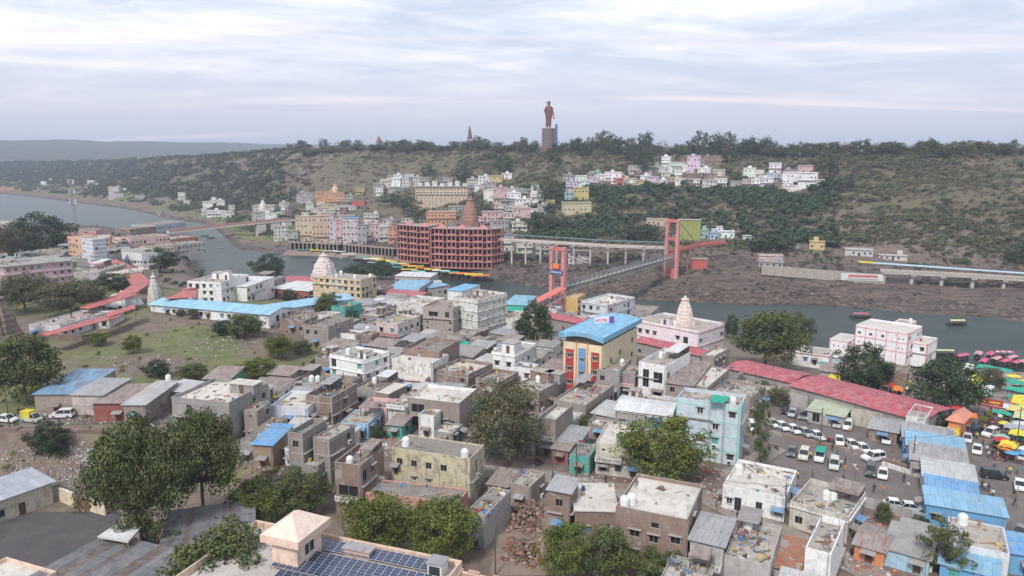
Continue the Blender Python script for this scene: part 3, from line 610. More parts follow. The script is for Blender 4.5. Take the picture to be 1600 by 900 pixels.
# foreground middle
B1 = H('three-storey bare brick house with pale flat roof in the bottom centre', (963, 789), (1074, 812), (1096, 757), 9.3, BRICK, style='open', par=.55, rmat=ROOFL, clut=.12, fl=3, short='the three-storey brick house at bottom centre', tanks=[(.09, .10), (.16, .2)], nowin=(), door=False,
  wins={0: [(.25, 6.9-.2, 0, 0, 'open')][:0] + [(.28, 5.1, 1.5, 1.15, 'shade'), (.56, 7.0, 1.2, .9, 'slit'), (.55, 4.8, 1.4, 1.25, 'shade'), (.85, 5.3, 1.4, 1.2, 'shade'), (.28, 2.2, 1.3, 1.15, 'shade'), (.84, 2.0, 1.2, 1.2, 'white'), (.06, 3.6, .6, .6, 'slit')]}, cols=0)
H('low brick house with pale roof slab left of the three-storey brick house', (901, 789), (965, 800), (938, 757), 4.6, BRICK, par=0, rmat=ROOFL, style='open', clut=.1, fl=1, over=.2)
H('narrow two-storey brick house with grey sheets on its roof beside the rubble lot', (856, 765), (891, 770), (906, 754), 7.2, BRICK, par=0, roof='sheet', rmat=SHEETG, slope=.5, style='open', fl=2)
H('small brick and plaster house behind the rubble lot', (796, 755), (828, 761), (853, 739), 4.0, BRICKG, par=.3, rmat=ROOFC, style='dark', clut=.6, fl=1)
H('long stone shed with debris on its roof left of the rubble lot', (728, 799), (757, 806), (797, 766), 5.4, GREYP, par=.2, rmat=ROOFD, style='open', clut=1.2, fl=2, dens=.3)
H('patched shed roofed with broken tiles behind the yellow building', (762, 756), (792, 760), (812, 739), 3.2, BRICKG, par=0, roof='sheet', rmat=SHEETR, slope=.4)
YB = H('long stained yellow two-storey building with dark flat roof', (609, 701), (734, 717), (762, 696), 8.2, YEL, par=.25, rmat=ROOFD, fl=2, style='dark', clut=.05, short='the long stained yellow building', tanks=[(.12, .30), (.92, .1)],
  wins={0: [(.10, 5.2, 1.1, 1.2, 'open'), (.29, 5.2, 1.1, 1.2, 'open'), (.48, 5.2, 1.1, 1.2, 'open'), (.67, 5.2, 1.2, 1.2, 'open'), (.29, 2.6, .9, .9, 'white'), (.48, 2.6, .9, .9, 'white'), (.05, 3.2, .8, 2.1, 'door')], 1: [(.45, 4.6, .6, 2.4, 'open'), (.5, 1.4, .6, 1.6, 'open')]})
H('single-storey pink building with grey roof in front of the yellow building', (568, 766), (716, 786), (727, 764), 4.0, PINK, par=.15, rmat=ROOFD, fl=1, style='dark', clut=.15, short='the single-storey pink building', over=.3)
H('two-storey brick house with open roof pit and green net on its balcony', (522, 722), (563, 727), (600, 697), 9.0, BRICK, par=1.1, rmat=ROOFD, fl=3, style='open', clut=.5, short='the brick house with the open roof pit', tanks=[(.35, .25)],
  wins={0: [(.5, .6, 1.0, 1.5, 'dark'), (.86, .2, .8, 2.0, 'door'), (.5, 3.3, 3.6, 1.9, 'open')], 3: []}, balc=[(0, 1, .05, .95, .8, WHITED)])
H('two-storey brick house with concrete columns right of the blue-roofed shed', (451, 674), (472, 678), (508, 655), 9.0, BRICKG, par=1.0, rmat=ROOFD, fl=3, style='open', cols=1, clut=.6, dens=.5, rebar=True)
H('brick house with flat debris-strewn roof left of the open-pit house', (490, 682), (514, 687), (553, 664), 8.4, BRICKG, par=.3, rmat=ROOFC, fl=3, style='open', cols=1, clut=.7, dens=.5)
H('low grey concrete annex with stairs below the brick houses', (455, 722), (496, 728), (515, 716), 4.0, CEM, par=.3, fl=1, style='open', clut=.8)
H('brick shed under a bright blue metal roof', (398, 691), (425, 695), (452, 668), 4.6, brick((.36, .20, .12), (.30, .17, .10)), par=0, roof='sheet', rmat=SHEETB, slope=.6, fl=1, style='dark')
H('long low shed with brown patched roof left of the blue roof', (372, 691), (398, 693), (448, 652), 3.8, CEM, par=.1, rmat=ROOFD, fl=1, style='open', clut=1.0)
H('grey cement building with pale roof and brick piles above the left trees', (270, 619), (357, 629), (416, 598), 6.8, CEM, par=.7, rmat=ROOFL, fl=2, style='open', clut=.35, mumty=(.62, .55, 5.5, 3.0, 1.9, CEM), trim=TRIMC, wins={0: [(.15, .3, 1.8, 2.4, 'open'), (.4, .3, 1.2, 2.4, 'open'), (.75, .5, 1.4, 1.8, 'open'), (.3, 3.5, 1.2, 2., 'open')]})
H('white single-storey house with curved parapet left of the brick block', (430, 629), (480, 637), (496, 612), 4.2, paint((.66, .70, .78), .2), par=.6, rmat=ROOFL, fl=1, style='dark', clut=.1)
H('two-storey brick house with rows of beams across its open top', (480, 615), (518, 621), (554, 598), 6.6, BRICK, par=1.3, rmat=ROOFD, fl=2, style='open', cols=1, clut=.9, balc=[(0, 1, 0, .95, .9, BRICK)])
H('white three-storey house with brown window surround at the field corner', (522, 551), (568, 563), (601, 548), 8.4, WHITE, par=.7, rmat=ROOFC, fl=3, style='white', band=WHITE, clut=.3, short='the white house at the field corner', tanks=[(.2, .45), (.55, .7)], mumty=(.6, .3, 2.6, 2.4, 1.6))
H('low house with junk and tanks on its roof below the field wall', (458, 595), (508, 602), (530, 585), 3.2, GREYP, par=.3, rmat=ROOFC, fl=1, clut=1.4, short='the low junk-covered house below the field', tanks=[(.45, .3), (.6, .35)])
H('weathered white house with black tank behind the maroon-edged terrace', (609, 558), (676, 567), (697, 553), 7.0, WHITED, par=.8, rmat=ROOFL, fl=2, style='dark', dens=.25, clut=.25)
H('white terrace with maroon edge and small stair room', (597, 586), (664, 594), (676, 572), 3.6, WHITE, par=.35, rmat=ROOFL, fl=1, pmat=MAR, band=MAR, clut=.1, mumty=(.28, .45, 1.6, 1.5, 2.0, WHITE))
H('tall bare brick block behind the weathered white house', (636, 541), (686, 549), (708, 530), 8.0, BRICK, par=.9, rmat=ROOFD, fl=2, dens=.15, style='open', clut=.4)
HS = H('large dirty white four-storey hostel with parapets near the river', (711, 463), (746, 469), (789, 457), 12.5, WHITED, par=1.0, rmat=ROOFC, fl=4, style='slit', clut=.5, short='the large dirty white hostel', band=WHITED, dens=.5,
  wins={1: [(x/10, z, .9, .45, 'slit') for z in (10.1, 6.9, 3.4) for x in (1.5, 3.5, 5.5, 7.5, 9)], 0: [(.3, 7, .8, .4, 'slit'), (.6, 7, .8, .4, 'slit'), (.8, 7, .8, .4, 'slit')]}, mumty=(.05, .6, 4, 3, 1.6))
H('grey-brown three-storey building with blue tank panel left of the hostel', (669, 476), (708, 482), (716, 470), 9.6, paint((.40, .34, .31), .4), par=.6, fl=3, style='open', clut=.4, wins={0: [(.35, 6.6, 3.2, 1.6, 'open'), (.8, 6.5, 1.4, 1.8, 'open'), (.15, 4.4, .8, .7, 'open'), (.9, 4.4, .8, .8, 'open'), (.15, 2.4, .8, .7, 'open'), (.88, 2.2, .8, .8, 'open')]})
H('white two-storey house with flat terrace left of the grey-brown building', (629, 468), (668, 475), (684, 464), 8.0, WHITED, par=.8, fl=3, style='slit', dens=.2, clut=.5)
H('pinkish two-storey house with arched balcony in the middle of the town', (591, 501), (621, 506), (652, 493), 7.2, paint((.62, .54, .52), .6), par=.5, fl=2, style='dark', clut=.6, balc=[(0, 1, .2, .98, .8, PINK)])
H('small white house with dark doorway beside the field brush', (530, 519), (555, 523), (568, 517), 4.4, WHITE, par=.5, fl=1, style='open', clut=.2, short='the small white house by the field brush', tanks=[(.9, 1.4)])
H('unfinished brick house with concrete posts at the field edge', (479, 506), (512, 511), (546, 496), 6.4, BRICKG, par=.7, rmat=ROOFD, fl=2, style='open', cols=1, clut=.6, rebar=True)
H('low brick store with red-lined roof next to the blue roof end', (422, 489), (450, 493), (470, 485), 3.0, BRICK, par=.4, fl=1, style='open', clut=.5)
H('brick house with junk on its roof left of the unfinished brick house', (442, 497), (476, 501), (500, 488), 4.2, BRICK, par=.4, fl=1, style='open', clut=1.0)
CB = H('long cream four-storey block with stained balconies and roof tanks', (485, 432), (564, 437), (592, 431), 10.6, paint((.66, .54, .38), .75), par=.5, rmat=CEM, fl=4, style='dark', clut=.05, short='the long cream four-storey block', tanks=[(.42, .25), (.30, .9), (.75, .4), (.97, .7)], cols=1, trim=paint((.62, .46, .26), .6))
WB = H('white two-storey building with stepped roof blocks by the river', (307, 436), (345, 441), (372, 428), 8.4, WHITE, par=.6, fl=3, style='dark', dens=.5, clut=.1, mumty=[(.3, .5, 5, 4, 2.4, WHITE), (.72, .4, 2.6, 2.4, 3.4, WHITE)])
H('white wing with pale sheet roof right of the stepped white building', (345, 443), (385, 448), (412, 434), 6.4, WHITE, par=0, roof='sheet', rmat=SHEETW, slope=.6, fl=2, style='dark', dens=.4)
H('grey two-storey house left of the white-roofed hall', (396, 437), (421, 440), (434, 431), 6.6, GREYP, par=.4, fl=2, style='dark', clut=.3)
H('red-walled hall under a bright white metal roof', (424, 450), (482, 455), (470, 441), 4.2, paint((.34, .10, .08), .3), roof='sheet', rmat=SHEETW, slope=.5, fl=1, style='dark')
H('hall under a pink metal roof behind the white-roofed hall', (436, 438), (487, 442), (480, 432), 4.4, WHITE, roof='gablex', rmat=SHEETP, slope=1.0, fl=1)
# long white school buildings with blue roofs
H('long white building with light blue metal roof at the field edge', (235, 475), (420, 491), (404, 476), 3.4, WHITE, cat='long building', roof='gablex', rmat=sheet((.30, .60, .82), .02), slope=1.1, fl=1, style='dark', dens=.75, over=.6)
H('second blue-roofed white building running back towards the river', (424, 488), (552, 466), (540, 458), 3.4, WHITE, cat='long building', roof='gablex', rmat=sheet((.30, .60, .82), .02), slope=1.1, fl=1, style='dark', dens=.6, over=.6)
# centre right
HO = H('cream four-storey hotel with red and blue front panels', (880, 533), (940, 541), (997, 511), 12.4, paint((.76, .64, .43), .18), name='hotel', cat='hotel', par=.1, rmat=CEM, fl=4, style='white', clut=0, short='the blue-roofed hotel', door=False,
  wins={0: [(.17, 8.4, 1.3, 1.1, 'white'), (.17, 5.0, 1.3, 1.1, 'white'), (.17, 1.6, 1.3, 1.1, 'white'), (.50, 7.6, 1.0, 1.1, 'white'), (.50, 4.2, 1.0, 1.1, 'white'), (.84, 8.4, 1.3, 1.1, 'white'), (.84, 5.0, 1.3, 1.1, 'white')], 1: [(.25, 6.8, .9, 1.1, 'dark'), (.5, 7.6, .9, 1.1, 'dark'), (.85, 9.0, .9, 1.2, 'dark'), (.55, 4.2, .9, 1.1, 'dark'), (.85, 5.2, .9, 1.2, 'dark'), (.3, 2.2, .9, 1.1, 'dark')]})
H('white three-storey house with arched balconies and blue-green roof sheet', (995, 567), (1041, 572), (1087, 551), 9.2, WHITE, par=.7, rmat=ROOFC, fl=3, style='dark', clut=.5, short='the white house with arched balconies', tanks=[(.3, .55), (.42, .62), (.36, .75)],
  wins={0: [(.28, 3.2, 1.6, 4.4, 'open'), (.72, 4.7, 2.3, 2.6, 'open'), (.72, .8, 1.9, 2.2, 'dark')], 1: [(.12, 4.6, 1.6, 2.6, 'open'), (.4, 5, 1, 1.3, 'dark'), (.7, 5, 1, 1.3, 'dark')]})
H('small maroon-balconied house between the hotel and the arched white house', (969, 580), (992, 583), (1004, 572), 6.4, paint((.36, .30, .30), .5), par=.5, fl=2, style='open', clut=.5, balc=[(0, 1, 0, 1, .8, PINKL)])
H('cement house with stair room and two tanks in front of the hotel', (934, 575), (968, 580), (982, 560), 7.0, CEM, par=.5, fl=2, style='open', clut=.4, short='the cement house before the hotel', tanks=[(.2, .5), (.8, .6)], dens=.3)
H('long low brick house with cluttered roof below the hotel', (864, 625), (915, 633), (962, 601), 4.6, BRICKG, par=.5, fl=1, rmat=ROOFC, style='open', clut=1.1, dens=.3)
TM = H('white temple building with pink cornices and a flat roof by the river', (992, 500), (1091, 517), (1137, 505), 9.0, paint((.76, .70, .72), .18), name='temple', cat='temple', par=.6, rmat=ROOFC, fl=2, style='dark', band=PINKL, clut=.05, short='the white riverside temple', mumty=(.38, .05, 3.0, 2.4, 2.6), tanks=[(.55, .2)])
H('white-grey commercial block with louvred panels above the pink roof', (903, 471), (951, 476), (1000, 465), 9.4, paint((.60, .62, .66), .2), par=.7, rmat=ROOFL, fl=3, style='dark', clut=.3, short='the white-grey commercial block', tanks=[(.8, .3)], mumty=(.5, .5, 3, 3, 1.6, WHITE), trim=paint((.25, .22, .25), .2), cols=1)
H('small orange-yellow house below the suspension bridge ramp', (886, 463), (903, 465), (912, 459), 9.0, paint((.66, .42, .14), .3), par=.5, fl=3, style='dark', clut=.2)
H('pale cement annex right of the commercial block', (955, 482), (1018, 489), (1022, 478), 5.0, CEM, par=.5, fl=1, clut=.2)
H('white three-storey house with columned roof pergola left of the hotel', (773, 547), (804, 554), (830, 535), 8.2, WHITE, par=.5, fl=2, style='dark', clut=.1, band=WHITE, mumty=(.3, .15, 3.6, 4.0, 2.5, WHITE))
H('cluttered pink-grey house with orange railing left of the hotel front', (800, 603), (842, 612), (884, 590), 5.0, BRICKG, par=.5, fl=1, style='open', clut=1.0, short='the cluttered house with orange railing', tanks=[(.35, .6)], mumty=[(.05, .6, 5, 3, 2.4, BRICK), (.55, .65, 4, 3, 2.4, CEM)])
H('brick house with low parapet and white junk in the town centre', (676, 577), (731, 585), (774, 568), 5.6, BRICK, par=.9, fl=2, style='open', clut=.9, dens=.3, cols=1)
H('two-storey white-fronted house with long brick side and open terrace', (638, 620), (718, 630), (742, 607), 6.6, BRICKG, par=.7, rmat=ROOFL, fl=2, style='open', clut=.15, pmat=WHITE, wins={0: [(.2, .5, 3, 2, 'open'), (.45, .5, 3, 2, 'open'), (.8, .5, 2.6, 2., 'open'), (.2, 3.5, 3, 1.9, 'open')], 1: []})
H('house with white patterned balcony left of the white-fronted house', (609, 632), (634, 637), (650, 622), 4.6, WHITED, par=.3, fl=1, clut=.6, balc=[(0, 1, 0, 1, .7, WHITE)])
H('small flat concrete room with plain slab roof', (592, 611), (607, 616), (630, 601), 4.0, BRICKG, par=0, rmat=ROOFL, over=.2, fl=1, clut=0)
H('long narrow grey house with steel tank below the maroon terrace', (556, 603), (590, 609), (620, 590), 4.4, CEM, par=.5, fl=1, clut=.8, short='the long narrow grey house', tanks=[(.35, .55)])
H('small shop with light blue front under a red sign board', (534, 658), (575, 662), (592, 642), 3.2, LBL, par=.2, fl=1, style='dark', rmat=ROOFC, clut=.8)
H('tiny turquoise shop left of the yellow building', (607, 661), (628, 665), (640, 652), 3.0, TEAL, roof='sheet', rmat=SHEETR, slope=.4, fl=1)
H('tall thin brick-sided house with white balcony behind the big grey-green tree', (841, 652), (868, 656), (896, 632), 7.6, BRICKG, par=.9, rmat=ROOFL, fl=2, style='dark', clut=.2, balc=[(0, 1, 0, 1, .7, WHITED)], wins={1: []}, pmat=BRICKG)
H('shed with two bright blue sheets on its roof', (870, 687), (904, 692), (920, 672), 3.4, GREYP, roof='sheet', rmat=SHEETG, slope=.5, fl=1)
H('small shack with maroon door and rusty sheet awning', (862, 700), (888, 704), (898, 695), 3.0, paint((.35, .12, .14), .4), roof='sheet', rmat=SHEETR, slope=.4, fl=1)
H('turquoise-fronted shack with stained roof beside the street', (890, 710), (920, 715), (934, 695), 3.6, TEAL, par=.1, rmat=ROOFD, fl=1, clut=.4)
TR = H('three-storey house with huge white metal roof and gridded glass front', (962, 639), (1049, 650), (1058, 629), 8.0, WHITED, roof='gablex', rmat=SHEETW, slope=.7, fl=2, style='dark', over=.25, short='the house with the huge white metal roof')
H('lower terrace house with carved balcony in front of the white metal roof', (934, 687), (1052, 705), (1050, 672), 6.2, paint((.62, .58, .50), .5), par=.35, rmat=ROOFL, fl=2, style='dark', clut=.05, balc=[(0, 1, 0, .35, 1.0, WHITED)], short='the terrace house in front of the white metal roof', tanks=[(.92, .75), (.97, .65)])
BB = H('tall light-blue four-storey building with turquoise floor bands', (1057, 622), (1158, 634), (1172, 618), 12.0, paint((.52, .60, .66), .2), par=.8, rmat=ROOFC, fl=4, style='white', clut=.6, trim=plain((.30, .62, .58), .7), cols=1, short='the tall light-blue building', tanks=[(.85, .3)], dens=.45, door=False)
H('flat house with long sheet-strewn roof behind the light-blue building', (1108, 612), (1172, 622), (1204, 604), 5.0, BRICKG, par=.6, rmat=ROOFC, fl=1, clut=1.2)
H('roofless shed of posts and rusty sheets beside the arched white house', (1040, 598), (1082, 603), (1113, 568), 6.2, BRICKG, par=0, roof='sheet', rmat=SHEETR, slope=.3, fl=2, style='open')
H('long brick house with pale roof behind the rusty sheet shed', (1075, 600), (1106, 605), (1140, 576), 6.0, BRICKG, par=.3, rmat=ROOFL, fl=2, style='slit', dens=.3, clut=.4)
H('brick house with pink tank on its roof below the temple', (1098, 553), (1116, 557), (1136, 543), 6.5, BRICKG, par=.5, fl=2, style='dark', clut=.6)
# right bottom
W1 = H('white single-storey house with stone steps beside the car park', (1127, 764), (1227, 778), (1262, 738), 4.2, WHITE, par=.35, rmat=ROOFL, fl=1, style='dark', clut=.35, short='the white house beside the car park', tanks=[(.12, .55)], wins={0: [(.12, 1.1, 1.0, 1.1, 'white'), (.26, .2, 1.1, 2.3, 'dark'), (.60, .2, 1.0, 2.3, 'dark'), (.90, 1.0, 1.1, 1.2, 'white')]})
H('long shabby house with slotted parapet and rubble on its roof', (1234, 784), (1326, 808), (1357, 770), 4.4, paint((.58, .54, .48), .6), par=.8, rmat=ROOFC, fl=1, style='open', clut=1.0, short='the long shabby house by the car park', tanks=[(.45, .55), (.55, .62)], band=WHITED)
H('narrow house with a tall blank lavender-white side wall at the bottom', (1258, 857), (1299, 866), (1325, 815), 6.4, WHITE, par=.9, rmat=ROOFC, fl=2, style='dark', clut=.8, nowin=(1,))
H('two-storey grey house with two slotted white balconies at the bottom', (1078, 843), (1130, 853), (1150, 816), 6.8, paint((.50, .49, .46), .5), par=0, roof='sheet', rmat=SHEETG, slope=.4, fl=2, style='open', balc=[(0, 1, 0, 1, 1.1, WHITED), (0, 0, 0, 1, 1.1, WHITED)])
H('house with twisted metal scraps heaped on its roof and a white tank', (1131, 872), (1203, 884), (1232, 824), 5.4, GREYP, par=.4, rmat=ROOFC, fl=1, style='open', clut=1.8, short='the house heaped with metal scraps', tanks=[(.25, .75)])
H('low hut with a broken orange tile roof at the bottom edge', (1207, 884), (1247, 893), (1262, 852), 3.0, GREYP, roof='sheet', rmat=brick((.42, .17, .09), (.32, .12, .07), (.15, .10, .08), 0), slope=.6, fl=1)
H('mud hut with a sagging grey tin roof and orange wall', (1335, 850), (1382, 862), (1402, 830), 2.6, ORNG, roof='gablex', rmat=SHEETR, slope=.8, fl=1)
H('hut with light-blue shutters under a grey sheet roof', (1382, 858), (1452, 874), (1470, 843), 2.8, LBL, roof='sheet', rmat=ASB, slope=.9, fl=1, dens=.2)
H('hut with grey sheet roof behind the light-blue shuttered hut', (1402, 836), (1456, 849), (1468, 830), 2.6, GREYP, roof='sheet', rmat=ASB, slope=.6, fl=1)
H('white house with flat patched roof and open doorways at bottom right', (1486, 851), (1578, 866), (1580, 826), 4.0, paint((.64, .66, .68), .25), par=.1, rmat=ROOFC, fl=1, style='open', clut=.6, short='the white house at bottom right', tanks=[(.25, .8)], over=.2)
H('blue-sheeted lean-to at the bottom right corner', (1578, 862), (1640, 872), (1620, 842), 3.4, BLUEP, roof='sheet', rmat=SHEETB, slope=.4, fl=1)
H('low shed with grey and blue roof sheets below the white house', (1470, 885), (1560, 902), (1575, 880), 2.6, BLUEP, roof='sheet', rmat=SHEETLB, slope=.4, fl=1)
# shops by the car park
S1 = [('shop shed with steep light-blue roof, nearest of the blue shops', (1448, 786), (1574, 808), (1562, 783), 3.6, SHEETLB, BLUEP),
      ('shop shed with mid-blue roof second from the bottom of the row', (1447, 762), (1528, 775), (1530, 760), 3.6, SHEETB, BLUEP),
      ('shop shed with pale cream and blue roof in the middle of the row', (1443, 743), (1527, 757), (1520, 731), 3.6, sheet((.52, .54, .55), .05), WHITED)]
for l, a_, b_, c__, h_, rm, wm_ in S1: H(l, a_, b_, c__, h_, wm_, name='shop_shed', cat='shop', roof='sheet', rmat=rm, slope=.5, fl=1, dens=.2, over=.3)
H('long shop row under grey corrugated sheets by the junction', (1424, 715), (1512, 731), (1502, 705), 3.4, GREYP, name='shop_shed', cat='shop', roof='sheet', rmat=SHEETG, slope=.5, fl=1)
H('blue-walled shop row with faded light-blue sheets by the junction', (1418, 693), (1508, 708), (1500, 688), 3.6, BLUEP, name='shop_shed', cat='shop', roof='sheet', rmat=SHEETLB, slope=.5, fl=1)
H('grey-roofed shop behind the blue-walled shop row', (1412, 683), (1492, 694), (1490, 674), 3.6, BLUEP, name='shop_shed', cat='shop', roof='sheet', rmat=SHEETG, slope=.5, fl=1)
# old row between car park and pink roof
H('old white block with grey window at the end of the low stone row', (1416, 649), (1446, 655), (1458, 636), 5.2, WHITED, par=.4, rmat=ROOFC, fl=1, style='dark', clut=.3)
H('long low stone row with scalloped parapet beside the pink roof', (1330, 638), (1416, 652), (1424, 630), 3.8, paint((.52, .47, .40), .8), name='old_building', cat='building', par=.5, rmat=ROOFC, fl=1, style='open', clut=.2, dens=.3)
H('low annex with pale green roof at the edge of the car park', (1262, 640), (1318, 651), (1330, 636), 2.8, GREYP, roof='sheet', rmat=paint((.42, .46, .33), .4), slope=.3, fl=1)
H('flat stained roof terrace left of the round platform', (1178, 606), (1262, 619), (1290, 596), 3.4, GREYP, par=.5, rmat=ROOFC, fl=1, clut=.4)
H('grey corrugated shed with brick wall by the car park edge', (1358, 668), (1402, 676), (1408, 660), 2.8, BRICK, roof='sheet', rmat=SHEETG, slope=.4, fl=1)
# riverside white and pink building
RB = H('large white riverside building with pink outlines, three storeys high', (1341, 506), (1420, 520), (1432, 508), 10.5, paint((.80, .79, .80), .1), name='riverside_building', cat='building', par=.6, rmat=ROOFL, fl=3, style='dark', clut=0, short='the white riverside building', door=False,
  wins={0: [(.08, 7.4, 1.0, .9, 'open'), (.30, 7.4, 1.0, .9, 'open'), (.53, 7.4, 1.0, .9, 'open'), (.84, 7.6, .5, .5, 'open'), (.91, 7.6, .5, .5, 'open'), (.84, 4.2, .5, .5, 'open'), (.91, 4.2, .5, .5, 'open'), (.08, 4.2, .6, .5, 'open'), (.25, 4.2, .6, .5, 'open')]}, trim=paint((.66, .24, .26), .1), cols=1)
H('tall white stair tower with a tank above the riverside building', (1398, 502), (1424, 506), (1430, 501), 12.0, paint((.80, .79, .80), .1), name='stair_tower', cat='tower', par=.3, fl=1, dens=0, clut=0, short='the white stair tower', tanks=[(.8, .5)], door=False, trim=paint((.66, .24, .26), .1))
H('lower right wing of the white riverside building with stairs', (1420, 531), (1450, 537), (1459, 527), 7.2, paint((.80, .79, .80), .1), par=.5, fl=2, dens=.2, style='dark', clut=.1, trim=paint((.66, .24, .26), .1), door=False)
H('low left wing of the riverside building with three small windows', (1297, 529), (1326, 534), (1340, 524), 5.0, paint((.80, .79, .80), .1), par=.15, rmat=ROOFL, fl=1, clut=0, trim=paint((.66, .24, .26), .1), wins={0: [(.25, 2.6, .5, .5, 'open'), (.5, 2.6, .5, .5, 'open'), (.75, 2.6, .5, .5, 'open')]})
H('long white wall house with red edge left of the riverside building', (1238, 548), (1296, 556), (1300, 545), 3.6, WHITE, par=.2, rmat=ROOFC, fl=1, clut=.2, dens=.3, band=PINK)
# left: road side sheds, field shed, buildings up left
H('roadside shop with blue patched roof and green sign', (66, 610), (118, 615), (164, 580), 4.4, paint((.35, .28, .25), .4), name='shop_shed', cat='shop', roof='sheet', rmat=sheet((.16, .36, .58), .75), slope=.5, fl=1, dens=.1)
H('cement-walled shop with smooth grey sheet roof by the road', (122, 612), (160, 617), (190, 594), 4.4, paint((.52, .46, .42), .5), name='shop_shed', cat='shop', roof='sheet', rmat=SHEETG, slope=.4, fl=1, dens=.3)
H('red-fronted shop with rusty brown sheet roof by the road', (152, 626), (196, 629), (225, 603), 4.0, paint((.30, .09, .08), .3), name='shop_shed', cat='shop', roof='sheet', rmat=SHEETR, slope=.4, fl=1, dens=.2)
H('long shop with pale sheet roof and blue awning by the road', (198, 629), (226, 632), (270, 598), 4.2, BRICKG, name='shop_shed', cat='shop', roof='sheet', rmat=sheet((.45, .44, .44), .25), slope=.4, fl=1, dens=.1, short='the long roadside shop', tanks=[(.45, 1.05)])
H('shed with sagging light metal roof behind the roadside shops', (254, 608), (284, 612), (290, 596), 3.4, GREYP, name='shop_shed', cat='shed', roof='sheet', rmat=sheet((.5, .5, .51), .15), slope=.4, fl=1)
H('green-walled shack with rusty roof at the foot of the field', (325, 588), (358, 592), (370, 576), 3.0, GREENP, name='shack', cat='shack', roof='sheet', rmat=SHEETR, slope=.5, fl=1, dens=.3)
H('low white house with curved parapet below the field edge at left', (48, 506), (95, 509), (170, 486), 4.0, paint((.62, .62, .66), .4), par=.3, rmat=ROOFC, fl=1, style='open', clut=.3)
H('low grey house row with dark doorways left of the white dome', (115, 500), (170, 496), (205, 484), 3.4, WHITED, par=.2, fl=1, style='dark', clut=.3)
PK = H('long pink and white three-storey building with rows of dark windows', (15, 419), (112, 407), (100, 398), 9.0, paint((.58, .40, .44), .4), name='long_building', cat='building', par=0, over=.6, rmat=CEM, fl=3, style='white', dens=1.0, clut=.2, band=WHITE)
H('grey flat-roofed building at the left edge above the trees', (-20, 418), (14, 420), (40, 408), 7.0, GREYP, par=.4, fl=2, style='dark', clut=.3)
H('white flat-roofed hall with small square windows near the red roofs', (175, 392), (222, 397), (229, 388), 6.2, WHITE, par=.1, over=.3, rmat=CEM, fl=1, style='slit', dens=1, clut=0)
H('orange four-storey house beside the banded white tower', (105, 369), (127, 371), (134, 367), 13.5, paint((.66, .42, .29), .3), par=.5, fl=4, dens=.6, clut=0)
H('orange house with a row of arched windows right of the banded tower', (145, 372), (171, 371), (174, 366), 9.0, paint((.62, .36, .25), .3), par=.4, fl=3, dens=.8, style='open', clut=0)
H('white building with banded stacked cornices between the orange houses', (127, 372), (144, 374), (147, 370), 14.5, paint((.58, .60, .66), .3), name='tower_building', cat='building', par=.2, fl=7, band=WHITE, dens=.4, style='dark', clut=0)
H('pale blue-grey hotel with a row of small windows by the river', (205, 351), (243, 352), (245, 345), 9.5, paint((.48, .50, .56), .2), name='hotel', cat='hotel', par=.3, fl=2, dens=.9, style='dark', clut=0)
H('salmon house with stacked terraces left of the blue-grey hotel', (178, 370), (204, 373), (214, 362), 8.0, PINKL, par=.5, fl=2, dens=.7, style='dark', clut=.3)
H('terracotta house with stepped balconies by the river edge', (222, 374), (250, 376), (262, 366), 8.0, paint((.50, .20, .12), .4), par=.5, fl=2, dens=.7, style='open', clut=.2, balc=[(0, 1, 0, 1, .9, ORNG)])
H('grey riverside house at the water edge below the bridge end', (250, 380), (270, 383), (274, 372), 7.0, GREYP, par=.4, fl=2, dens=.8, style='open', clut=.1)
H('low white-roofed building behind the long pink building', (40, 398), (100, 395), (122, 385), 4.0, CEM, par=.3, fl=1, clut=.5)
H('grey terraced house right of the long pink building', (120, 424), (155, 425), (190, 412), 5.6, GREYP, par=.3, fl=2, dens=.6, style='open', clut=.4)
H('flat pale roof terrace between the pink building and the red roofs', (110, 404), (172, 402), (190, 393), 4.6, CEM, par=.3, fl=1, clut=.5)
H('beige house with outside stairs beside the stepped red roofs', (165, 425), (196, 428), (215, 417), 5.4, paint((.50, .43, .36), .5), par=.3, fl=2, dens=.4, style='dark', clut=.3)
for k_, (l, A_, B_, C_, h_, m_) in enumerate([
  ('tall white narrow house among the trees at the far left', (30, 365), (38, 366), (44, 361), 12, WHITED), ('grey low house below the dark tree at the far left', (30, 388), (55, 390), (68, 383), 4, GREYP),
  ('white house at the very left edge by the river', (0, 345), (14, 346), (20, 341), 6, WHITED), ('red-roofed low house behind the orange house', (112, 362), (150, 361), (158, 356), 5, PINK),
  ('brown unfinished house in front of the blue-grey hotel', (180, 357), (203, 358), (206, 352), 6, BRICK), ('cream low house between the terracotta house and salmon house', (206, 383), (228, 386), (236, 377), 4.5, CREAM),
  ('pale shed roof right of the long pink building', (66, 455), (102, 450), (108, 443), 4, GREYP)]):
    H(l, A_, B_, C_, h_, m_, par=.3, fl=None, dens=.6, style='open', clut=.2)
